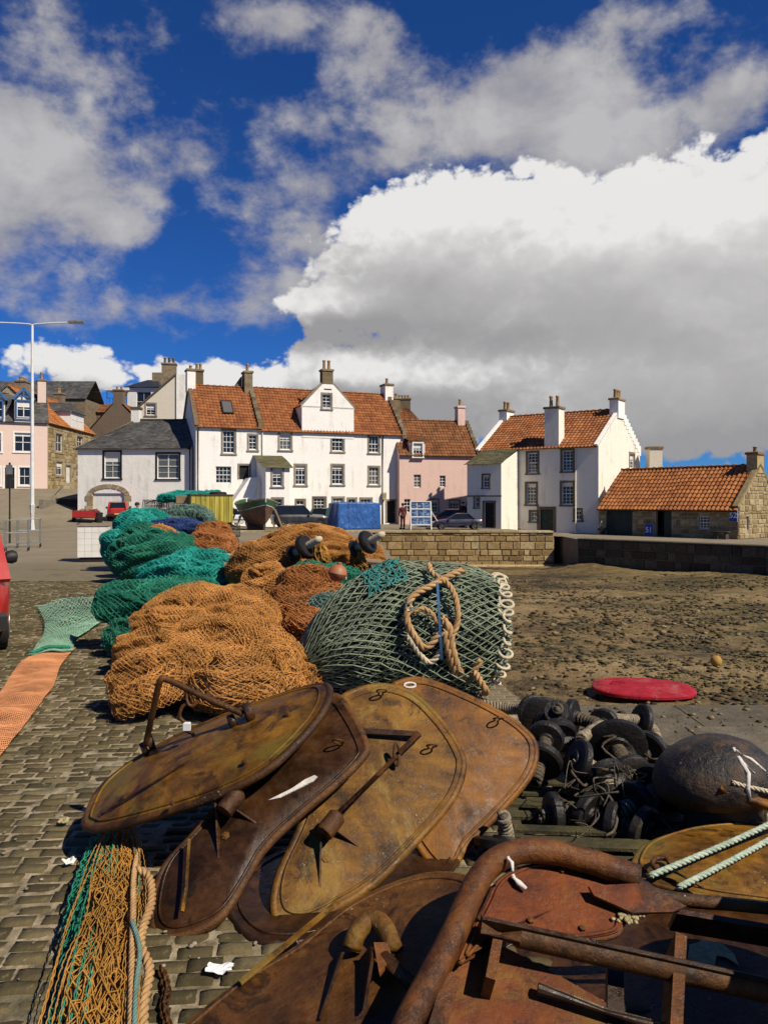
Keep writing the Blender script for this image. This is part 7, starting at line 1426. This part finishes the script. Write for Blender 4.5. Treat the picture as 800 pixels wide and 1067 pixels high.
# --- A: front door lying on the others
plA = Plane((92,852,3.90), (338,719,4.02), (232,826,3.55)); rA = [(88,852),(108,816),(160,779),(225,748),(290,724),(330,713),(342,717),(336,738),(312,768),(272,803),(215,830),(150,850),(105,861),(92,860)]
r, o, c = plate('trawl_door', 'olive golden rusted oval trawl door with a standing bail on top', plA, rA, 'rust_gold', 'rust_brown', camber=.05, rimr=.02)
wire_loop(r, o, plA, 200, 767, .05, .022)
mb = MB(); mb.tube([plA.at(106+(252-106)*t, 848+(760-848)*t, .05*math.sin(math.pi*min(1, t*1.1+.05))**.5+.002) for t in np.linspace(0, 1, 14)], .006, 6); mb.build('weld_seam', 'rust_dark', r, True, origin=o)
mb = MB()
for u, v in ((130,832),(190,800),(300,745),(255,795),(180,838)): mb.lathe(plA.at(u, v, .03), plA.n, [(.004,0),(.013,0),(.013,.012),(.005,.015)], 6)
mb.build('bolt_heads', 'rust_brown', r, origin=o)
b0, b1 = plA.at(151,781,.05), plA.at(247,750,.05); t0, t1 = Pt(167,706,4.06), Pt(253,744,3.98)
mb = MB(); mb.tube(spline([b0, b0.lerp(t0, .5), t0+V3((.0,0,-.02)), t0+V3((.04,0,-.012)), t0.lerp(t1, .5), t1], 5), .016, 10); mb.build('bail', 'rust_brown', r, True, origin=o)
ax = V3((.83, .35, .3)).normalized(); mb = MB(); lug(mb, plA, plA.at(157,773,.065), ax, .045, .035); lug(mb, plA, plA.at(259,742,.075), ax, .05, .04); mb.build('pivot_lug', 'rust_brown', r, 'auto', origin=o)
mb = MB(); lug(mb, plA, plA.at(150,780,.05), ax, .035, .03); lug(mb, plA, plA.at(242,752,.06), ax, .04, .035); mb.build('inner_lug', 'rust_dark', r, 'auto', origin=o)
pc_ = t0.lerp(t1, .42); mb = MB(); mb.tube([pc_+V3((math.cos(a)*.03-.01, math.sin(a)*.012, math.sin(a)*.05-.015)) for a in np.linspace(0, 6.4, 16)], .008, 6); mb.tube(spline([pc_+V3((-.02,0,-.05)), pc_+V3((-.06,0,-.07)), pc_+V3((-.075,0,-.12)), pc_+V3((-.05,0,-.15))], 5), .010, 6); mb.build('hook', 'rust_brown', r, True, origin=o)
MB().bbox(pc_.x-.055, pc_.x-.02, pc_.y-.01, pc_.y+.012, pc_.z-.19, pc_.z-.15, .004).build('tag', 'sign_white', r, origin=o)
# --- E: bottom centre door
plE = Plane((195,1067,2.62), (448,911,3.08), (430,1067,2.42)); rE = [(150,1110),(195,1066),(250,1022),(310,985),(360,945),(406,921),(450,909),(492,914),(520,940),(520,1000),(500,1080),(470,1180),(330,1240),(180,1200)]
r, o, c = plate('trawl_door', 'flat brown trawl door with a pipe socket at the bottom centre', plE, rE, 'rust_brown', 'rust_gold', camber=.02, rimr=.014)
mb = MB(); mb.tube(spline([plE.at(366,990,.04), plE.at(372,972,.075), plE.at(386,958,.085), plE.at(400,966,.07), plE.at(410,990,.04)], 6), [.034]*25, 12); mb.build('socket_pipe', 'rust_flaked', r, True, origin=o)
mb = MB(); mb.tube([plE.at(400,1000,.06), plE.at(440,1035,.05)], .03, 12); mb.build('pipe', 'rust_brown', r, True, origin=o)
mb = MB(); mb.prism([plE.at(384,985,.0), plE.at(374,1050,.0), plE.at(378,1052,.05), plE.at(388,990,.09)], (.01,0,0)); mb.prism([plE.at(352,992,.0), plE.at(330,1062,.0), plE.at(332,1062,.03), plE.at(356,992,.07)], (.01,0,0)); mb.build('gusset', 'rust_dark', r, origin=o)
mb = MB(); mb.obox(plE.at(250,1024,.022), plE.at(352,940,.024), .018, .012, plE.n); mb.build('weld_strip', 'rust_flaked', r, origin=o)
mb = MB(); mb.prism([plE.at(390,985,.09), plE.at(396,1018,.07), plE.at(409,1000,.06), plE.at(405,985,.08)], plE.n*.012); mb.build('flake', 'rust_tube', r, origin=o)
# --- dark plate added to fill the gaps under the stack with painted shade
plI = Plane((180,985,1.73*FPX/462), (470,900,1.73*FPX/377), (330,985,1.73*FPX/462))
r, o, c = plate('trawl_door', 'nearly black plate added as painted shade in the gaps beneath the leaning doors', plI, [(240,940),(268,900),(330,875),(420,862),(470,880),(470,905),(420,935),(370,962),(310,978),(262,974)], 'rust_dark', 'rust_dark', camber=.01)
# --- F: red door framed by a bent tube, an open frame with two plates
plF = Plane((430,1060,2.28), (530,892,2.80), (800,1000,2.56))
r, o, c = plate('trawl_door', 'orange-red trawl door framed by a thick bent steel tube', plF, [(478,1000),(505,945),(522,915),(560,899),(610,903),(655,920),(668,940),(650,958),(640,972),(590,978),(540,968),(505,975)], 'rust_red', 'rust_tube', camber=.0, rimr=.010)
mb = MB(); Q_ = spline([plF.at(u, v, -.05) for u, v in [(425,1090),(455,1035),(490,985),(520,985),(570,1010),(640,1050),(700,1090),(700,1200),(430,1200)]], 5, True); mb.prism(Q_, plF.n*-.02); mb.build('lower_plate', 'rust_red', r, origin=o)
mb = MB(); mb.obox(plF.at(700,958,-.04), plF.at(860,985,-.04), .02, .09, plF.n); mb.obox(plF.at(640,1010,-.06), plF.at(640,1120,-.06), .05, .03, plF.n); mb.tube([plF.at(560,1030,-.02), plF.at(700,1075,-.02)], .018, 10); mb.build('web', 'rust_dark', r, origin=o)
bt = MB()
for u, v in ((500,958),(536,918),(585,908),(632,918),(656,944),(606,968),(552,960)): bt.lathe(plF.at(u, v, .0), plF.n, [(.004,0),(.011,0),(.011,.010),(.004,.012)], 6)
bt.build('bolt_heads', 'rust_brown', r, origin=o)
mb = MB(); mb.tube(spline([plF.at(405,1115,.03), plF.at(428,1060,.03), plF.at(469,981,.035), plF.at(500,914,.04), plF.at(530,890,.045), plF.at(569,887,.045), plF.at(612,897,.04), plF.at(664,914,.03)], 7), .042, 18); mb.build('frame_tube', 'rust_tube', r, 'auto', origin=o)
mb = MB(); mb.tube(spline([plF.at(655,918,.02), plF.at(668,926,.012), plF.at(700,936,.0), plF.at(760,942,-.01), plF.at(840,950,-.02)], 5), [.030]*7+[.022]*14, 14); mb.build('rod', 'rust_brown', r, True, origin=o)
A, B = plF.at(500,966,.045), plF.at(835,1040,.03); mb = MB(); mb.tube([A.lerp(B, t) for t in np.linspace(0, 1, 9)], .036, 14); mb.build('cross_bar', 'rust_brown', r, 'auto', origin=o); mb = MB(); mb.obox(A+plF.n*.005, B+plF.n*.005, .012, .085, plF.n); mb.build('flange', 'rust_dark', r, origin=o)
mb = MB(); mb.prism([plF.at(612,925,.03), plF.at(668,922,.035), plF.at(714,946,.025), plF.at(700,952,.02), plF.at(658,953,.02), plF.at(618,935,.03)], plF.n*.01); mb.build('tab', 'rust_red', r, origin=o)
mb = MB(); mb.obox(plF.at(518,975,.0), plF.at(508,1030,.0), .03, .10, plF.n); mb.obox(plF.at(704,985,-.0), plF.at(698,1090,.0), .035, .12, plF.n); mb.obox(plF.at(470,1020,.02), plF.at(450,1090,.02), .05, .05, plF.n); mb.build('stiffener', 'rust_tube', r, origin=o)
rs = np.random.RandomState(5); P_ = [tuple(plF.at(655+rs.randn()*6, 955+rs.randn()*3, .008)) for _ in range(40)]; q2 = stones('barnacles', P_, [.004+.006*rs.rand() for _ in P_], 'barnacle', .8, 3, r); q2.matrix_parent_inverse = Matrix.Translation(-o); q2['kind'] = 'stuff'
mb = MB(); s_ = [plF.at(u, v, .088) for u, v in ((529,893),(533,899),(534,908))]; mb.tube(s_, [.006,.008,.004], 6); s_ = [plF.at(u, v, .02) for u, v in ((534,912),(540,920),(548,926))]; mb.tube(s_, [.008,.011,.006], 6); mb.build('guano_streak', 'guano', r, True, origin=o)
# --- G: door at the right edge, with two ropes
plG = Plane((664,900,3.42), (704,868,3.72), (800,934,3.22))
r, o, c = plate('trawl_door', 'brown rounded trawl door at the right edge under two pale ropes', plG, [(660,900),(672,880),(704,867),(740,860),(800,858),(870,870),(900,920),(860,950),(800,940),(742,932),(690,920),(668,912)], 'rust_gold', 'rust_gold', camber=.05, rimr=.014)
mb = MB(); mb.tube([plG.at(688+9*math.cos(a), 900+6*math.sin(a), .05) for a in np.linspace(.5, 6.2, 14)], .010, 6); mb.tube([plG.at(694,904,.055), plG.at(732,924,.04)], .010, 6); mb.build('shackle', 'rust_brown', r, True, origin=o)
for lab, a, b in (('upper pale rope stretched over the trawl door at the right edge', (676,913), (850,835)), ('lower pale rope stretched over the trawl door at the right edge', (706,925), (850,846))):
    p, q_ = plG.at(*a, .055), Pt(b[0], b[1], 3.75); t = empty('mooring_rope', (p.x, p.y, 0), 0, lab, 'rope', 'pale mooring ropes'); rope('rope_run', [p, p.lerp(q_, .5)+V3((0,0,-.01)), q_], .0125, 'green_white_rope', t, org=tuple(t.location))
# --- second dark plate low on the right, its left end added to darken the gap
plH = Plane((690,960,2.95), (800,950,2.95), (800,1067,2.45)); plH.o = plH.o - plH.n*0.16
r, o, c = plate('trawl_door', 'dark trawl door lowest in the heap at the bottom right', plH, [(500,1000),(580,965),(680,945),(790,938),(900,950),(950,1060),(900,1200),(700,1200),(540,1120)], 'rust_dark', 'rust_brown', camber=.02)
mb = MB(); cr = [(716,1000),(718,985),(735,980),(752,984),(764,994),(769,1006),(756,998),(746,996),(744,1008),(730,1004)]; mb.prism([plH.at(u, v, .024) for u, v in cr], plH.n*.003); mb.build('worn_patch', 'barnacle', r, origin=o)
# --- added door out of view on the right, placed to shade the gear
plJ = Plane((900,1000,2.75), (960,760,3.1), (1010,1040,2.55)); 
o = Vector((1.55, 2.05, 0)); r = empty('trawl_door', o, math.radians(98), 'added trawl door out of view on the right, shading the bottom right gear', 'trawl door', 'steel trawl doors piled on the quay')
mb = MB(); N = 40; ov = [(.72*math.cos(2*math.pi*k/N), .45*math.sin(2*math.pi*k/N)) for k in range(N)]; mb.prism([(x, -.12+y*.28, .46+y*.95) for x, y in ov], (0,.03,-.008)); mb.build('plate', 'rust_gold', r); mb = MB(); mb.tube([(x, -.105+y*.28, .46+y*.95) for x, y in ov]+[(ov[0][0], -.105+ov[0][1]*.28, .46+ov[0][1]*.95)], .02, 8, False); mb.build('rim', 'rust_brown', r, True)
mb = MB(); mb.tube([(-.3,-.16,.4),(-.3,-.3,.45),(.3,-.3,.45),(.3,-.16,.4)], .02, 8); mb.build('bail', 'rust_brown', r)
# ------------------------------------------------------------------ bollard
def bollard():
    p = Gd(755, 884); r = empty('mooring_bollard', p, math.radians(0), 'old black iron mooring bollard streaked with white guano', 'bollard')
    def f(nt, b):
        co = objco(nt); n = noise(nt, co, 9, 7, 0.68); n2 = noise(nt, co, 40, 5, 0.7)
        col = ramp(nt, n, [(0.40, (0.007,0.005,0.003)), (0.5, (0.020,0.012,0.006)), (0.60, (0.060,0.033,0.016))]); 
        put(nt, b.inputs['Base Color'], mixc(nt, ss(nt, noise(nt, co, 22, 6, .75), .66, .74, 0, .75), col, (0.36,0.30,0.24))); put(nt, b.inputs['Roughness'], ss(nt, n, .4, .6, .42, .7)); put(nt, b.inputs['Normal'], bump(nt, mth(nt, 'ADD', n, mth(nt, 'MULTIPLY', n2, .5)), .9, .02))
    mat('cast_iron', f)
    m = MB(); m.lathe((0,0,0), (0,0,1), [(.30,0),(.30,.03),(.24,.05),(.205,.08),(.19,.16),(.19,.24),(.2,.28)], 28); m.build('neck', 'cast_iron', r, 'auto')
    m = MB(); N = 32; prof = [(.19,.255),(.25,.27),(.285,.31),(.297,.37),(.285,.43),(.25,.485),(.19,.53),(.11,.555),(.03,.563)]
    for rr, z in prof:
        for k in range(N):
            a = 2*math.pi*k/N; e = .94+.16*max(0, -math.cos(a))**2*(rr > .1); m.v.append((math.cos(a)*rr*e-.035, math.sin(a)*rr*.92, z-.03*max(0, -math.cos(a))*(rr/.3))); m.uv.append((0,0))
    for i in range(len(prof)-1):
        for k in range(N): m.f.append((i*N+k, i*N+(k+1) % N, (i+1)*N+(k+1) % N, (i+1)*N+k))
    m.f.append(tuple(range(N))); m.f.append(tuple((len(prof)-1)*N+k for k in range(N-1, -1, -1))); m.build('head', 'cast_iron', r, True)
    g = MB(); head = lambda a, z: (math.cos(a)*np.interp(z, [q[1] for q in prof], [q[0] for q in prof])*1.015-.045, math.sin(a)*np.interp(z, [q[1] for q in prof], [q[0] for q in prof])*.92*1.015, z)
    for pts, w in (([(-1.35,.545),(-1.42,.51),(-1.38,.46),(-1.45,.40),(-1.40,.34)], .012), ([(-1.35,.54),(-1.15,.51),(-.98,.46)], .009), ([(-1.38,.50),(-1.25,.46)], .008)):
        g.tube([V3(head(a, z)) for a, z in pts], [w*.8]+[w]*(len(pts)-2)+[w*.4], 6)
    g.build('guano_streak', 'guano', r, True)
bollard()
# rusty bar leaning by the bollard and twisted rope
t = empty('iron_bar', Gd(800, 880), 0, 'rusty round bar leaning against the bollard at the right edge', 'bar'); m = MB(); m.tube([Pt(748,822,3.78), Pt(770,829,3.78), Pt(850,855,3.75)], .026, 12); m.build('bar', 'rust_ochre', t, True, origin=tuple(t.location)); 
t = empty('mooring_rope', Pt(780, 822, 3.9), 0, 'short pale rope end lying over the bollard', 'rope', 'pale mooring ropes'); rope('rope_run', [Pt(762,815,3.76), Pt(780,820,3.76), Pt(800,825,3.76), Pt(850,838,3.8)], .011, 'pale_rope', t, org=tuple(t.location))
# ------------------------------------------------------------------ ground gear: discs threaded on rope-wound wire
def gear(label, pts, discs, sl=.045, wrap='pale_rope', seed=0):
    P = spline(pts, 10); A = np.array([tuple(p) for p in P]); L = np.concatenate([[0], np.cumsum(np.linalg.norm(np.diff(A, axis=0), axis=1))]); o = (P[0].x, P[0].y, 0.0); r = empty('ground_gear', o, 0, label, 'fishing gear', 'rubber ground gear in a tangle'); rs = random.Random(seed)
    pos = lambda d: V3(tuple(np.interp(d, L, A[:,k]) for k in range(3)))
    m = MB(); N = int(L[-1]/.012); path = [pos(L[-1]*i/N) for i in range(N+1)]; m.tube(path, sl*.8, 8); m.build('core_wire', 'wrap_dark', r, True, origin=o)
    pitch = .024; nt_ = int(L[-1]/pitch*9); hx = []; x = None
    for i in range(nt_+1):
        d = L[-1]*i/nt_; p = pos(d); t = (pos(min(L[-1], d+.01))-pos(max(0, d-.01))).normalized()
        if x is None: x = frame_of(t)[0]
        x = (x-t*x.dot(t)).normalized(); y = t.cross(x); a = 2*math.pi*d/pitch; w_ = sl*(1+.10*math.sin(d*37)); hx.append(p+x*(math.cos(a)*w_)+y*(math.sin(a)*w_))
    m = MB(); m.tube(hx, .0125, 5); m.build('wound_rope', wrap, r, True, origin=o)
    for t, rad, w in discs:
        d = L[-1]*t; a = (pos(min(L[-1], d+.03))-pos(max(0, d-.03))).normalized()+V3((rs.uniform(-.2,.2),)*3); a.normalize(); m = MB(); m.lathe(pos(d)-a*w/2, a, [(.02,-.012),(rad*.4,-.012),(rad*.45,.0),(rad*.9,0),(rad,w*.18),(rad,w*.82),(rad*.9,w),(rad*.45,w),(rad*.4,w+.012),(.02,w+.012)], 26); m.build('rubber_disc', 'rubber_disc', r, 'auto', origin=o)
    return r
simple('wrap_rope', (0.30,0.24,0.16), (0.10,0.08,0.055), 34, 0.85, 0.5, 60); simple('wrap_dark', (0.11,0.085,0.055), (0.04,0.03,0.02), 30, 0.85, 0.5, 60)
W = lambda u, v, z: Gd(u, v, z)
gear('wound ground gear with a large black disc facing outward', [W(590,746,.34), W(622,756,.32), W(640,776,.26), W(652,800,.20), W(668,832,.12)], [(.48,.19,.05),(.80,.13,.05),(.04,.12,.05)], .036, 'wrap_dark', 1)
gear('pale wound ground gear lying below the large disc', [W(566,796,.16), W(590,808,.17), W(612,818,.15), W(640,824,.12)], [(.0,.12,.05),(.62,.095,.06),(.98,.12,.06)], .038, 'pale_rope', 2)
gear('ground gear running up behind the ochre trawl door', [W(498,735,.25), W(530,738,.24), W(556,742,.28), W(576,762,.30), W(586,790,.18)], [(.62,.15,.05),(.42,.12,.05),(.95,.13,.06)], .034, 'wrap_rope', 3)
gear('upright black roller at the top of the gear tangle', [W(580,775,.26), W(579,752,.36), W(581,738,.47)], [(.75,.085,.09),(.2,.13,.06)], .03, 'wrap_dark', 4)
gear('short ground gear beside the bollard foot', [W(636,850,.10), W(660,838,.15), W(684,822,.17), W(692,806,.22)], [(.3,.12,.06),(.75,.14,.05)], .036, 'wrap_rope', 5)
gear('flat lying disc with a wound stub near the bent tube', [W(528,882,.06), W(527,866,.13), W(524,850,.22)], [(.06,.165,.05)], .028, 'wrap_rope', 6)
gear('dark ground gear lowest under the tangle', [W(560,850,.08), W(600,846,.09), W(640,858,.08), W(676,866,.08)], [(.15,.11,.06),(.45,.12,.06),(.7,.11,.06),(.95,.12,.06)], .03, 'wrap_dark', 7)
gear('dark ground gear behind the bollard head', [W(640,800,.12), W(662,790,.18), W(684,780,.2)], [(.3,.12,.06),(.8,.13,.06)], .03, 'wrap_dark', 8)
gear('ground gear lying crosswise in front of the large disc', [W(596,790,.30), W(618,800,.24), W(632,816,.18), W(640,838,.10)], [(.1,.12,.05),(.55,.13,.06),(.9,.10,.06)], .034, 'wrap_rope', 9)
gear('ground gear end propped against the ochre door', [W(556,815,.18), W(566,780,.30), W(572,752,.36)], [(.25,.13,.06),(.6,.11,.06),(.95,.09,.06)], .032, 'wrap_dark', 10)
gear('thin wound gear between the tangle and the bollard', [W(604,770,.34), W(640,750,.30), W(676,756,.22), W(690,790,.10)], [(.35,.10,.05),(.7,.12,.05)], .026, 'wrap_rope', 11)
tg = empty('wire_tangle', Gd(620, 820), 0, 'dark loose wires and twine snarled through the rubber gear', 'wire'); rs_ = np.random.RandomState(77); mb = MB()
for i in range(46):
    p0 = Gd(rs_.uniform(590, 690), rs_.uniform(785, 860), rs_.uniform(.02, .22)); pts = [p0]
    for k in range(5): p0 = p0 + V3((rs_.randn()*.07, rs_.randn()*.08, rs_.randn()*.05)); p0.z = min(max(p0.z, .015), .34); pts.append(p0)
    mb.tube(spline(pts, 4), rs_.choice([.003, .005, .008]), 5)
o_ = mb.build('wires', 'wrap_dark', tg, True, origin=tuple(tg.location)); o_['kind'] = 'stuff'
# pallet under the gear
simple('mossy_wood', (0.07,0.06,0.02), (0.02,0.017,0.009), 7, 0.85, 0.5, 40)
pa = empty('pallet', Gd(640, 860), math.radians(-5), 'mossy wooden pallet lying under the rubber gear', 'pallet')
for i in range(7): MB().bbox(-.62+.03*(i%3), .72-.05*(i%2), -.62+i*.175, -.62+i*.175+(.085,.11,.07)[i%3], .05, .07, .004).build('slat', 'mossy_wood', pa)
for x in (-.6, 0, .62): MB().box(x, x+.09, -.64, .62, .006, .049).build('bearer', 'dark_wood', pa)
# ------------------------------------------------------------------ on the shore
def red_lid():
    X, Y = 4.1, 12.6; z = float(shore_z(X, Y)); r = empty('red_hatch', (X, Y, z+.03), math.radians(-4), 'flat red oval board lying on the pebbly shore', 'board'); r.rotation_euler = (math.radians(2), math.radians(1), math.radians(-4)); m = MB(); N = 40
    sh = lambda a: (abs(math.cos(a))**.85*math.copysign(1, math.cos(a))*.80, abs(math.sin(a))**.9*math.copysign(1, math.sin(a))*.56)
    prof = [(.2,.0),(.97,.0),(1,.02),(1,.055),(.97,.075),(.7,.095),(.3,.105),(.02,.108)]
    for t, h in prof:
        for k in range(N): x, y = sh(2*math.pi*k/N); m.v.append((x*t, y*t, h)); m.uv.append((0,0))
    for i in range(len(prof)-1):
        for k in range(N): m.f.append((i*N+k, i*N+(k+1) % N, (i+1)*N+(k+1) % N, (i+1)*N+k))
    m.f.append(tuple(range(N))); m.f.append(tuple((len(prof)-1)*N+k for k in range(N)))
    simple('red_board', (0.36,0.008,0.022), (0.18,0.005,0.014), 9, 0.9, 0.8, 30, dirt=(0.30,0.07,0.07)); m.build('board', 'red_board', r, 'auto'); MB().tube([(-.5,.0,.10),(-.48,0,.14),(-.30,0,.14),(-.28,0,.10)], .012, 6).build('handle', 'red_board', r)
    X, Y = Gd(744, 696, -1.3).x, Gd(744, 696, -1.3).y; z = float(shore_z(X, Y)); r = empty('mooring_buoy', (X, Y, z), 0, 'small weathered yellow buoy among the shore pebbles', 'buoy'); m = MB(); m.lathe((0,0,0), (.3,0,1), [(.02,0),(.06,.012),(.095,.05),(.105,.10),(.09,.15),(.05,.19),(.025,.20),(.025,.225),(.005,.23)], 18); simple('old_yellow', (0.40,0.24,0.05), (0.26,0.15,0.03), 6, .7, .2); m.build('ball', 'old_yellow', r, 'auto'); MB().tube([(.06,0,.21),(.1,.02,.27),(.13,0,.21)], .012, 6).build('eye', 'dark_wood', r)
red_lid()
# ------------------------------------------------------------------ litter: grit, chain, paper
rs = np.random.RandomState(8); n_ = 900; yy = 2.3+9*rs.rand(n_)**1.5; xx = -(.05+.5*rs.rand(n_))*yy+.1*rs.randn(n_); k_ = fbm(xx*.9, yy*.9, 0, 4, 3) > -.05; P_ = np.stack([xx, yy, np.full(n_, .016)], -1)[k_]
simple('pale_grit', (0.36,0.30,0.21), (0.20,0.16,0.10), 9, .9, .2, isl=.5)
tag(stones('grit', P_, .003+.012*rs.rand(len(P_))**3, 'pale_grit', .4, 6), 'pale grit and shell chips scattered over the setts', 'grit', kind='stuff')
def chain():
    pts = spline([Gd(168,1010,.03), Gd(174,1030,.03), Gd(171,1050,.03), Gd(176,1075,.03), Gd(172,1110,.03)], 10); o = (pts[0].x, pts[0].y, 0); r = empty('chain', o, 0, 'rusty chain lying beside the golden net hank', 'chain'); d = 0
    for i in range(0, len(pts)-2, 2):
        a, b = pts[i], pts[i+2]; t = (b-a).normalized(); s = t.cross(V3((0,0,1))) if i % 4 else V3((0,0,1)); c_ = (a+b)/2; m = MB(); m.tube([c_+t*(math.cos(k)*.026)+s*(math.sin(k)*.013) for k in np.linspace(0, 6.6, 13)], .005, 5); m.build('chain_link', 'rust_brown', r, True, origin=o)
chain()
def scraps():
    for k, (u, v, w, h, lab, m_) in enumerate(((229,1019,.085,.05,'white paper scrap beside the bottom trawl door','sign_white'), (72,905,.05,.05,'pale crushed paper cup near the hank of netting','off_white_door'), (66,863,.06,.045,'flat pale stone chip on the open setts','barnacle'))):
        p = Gd(u, v); r = empty('paper_scrap', (p.x, p.y, .02), k*.8, lab, 'litter'); n = 6; mb = MB(); rs = np.random.RandomState(k); mb.add([(w*(i/n-.5)*(1+.2*rs.rand()), h*(j/n-.5)*(1+.2*rs.rand()), .006+.012*rs.rand()+.02*abs(i/n-.5)) for j in range(n+1) for i in range(n+1)], [(j*(n+1)+i, j*(n+1)+i+1, (j+1)*(n+1)+i+1, (j+1)*(n+1)+i) for j in range(n) for i in range(n)]); o = mb.build('sheet', m_, r)
        o.modifiers.new('Solid', 'SOLIDIFY').thickness = .002
scraps()
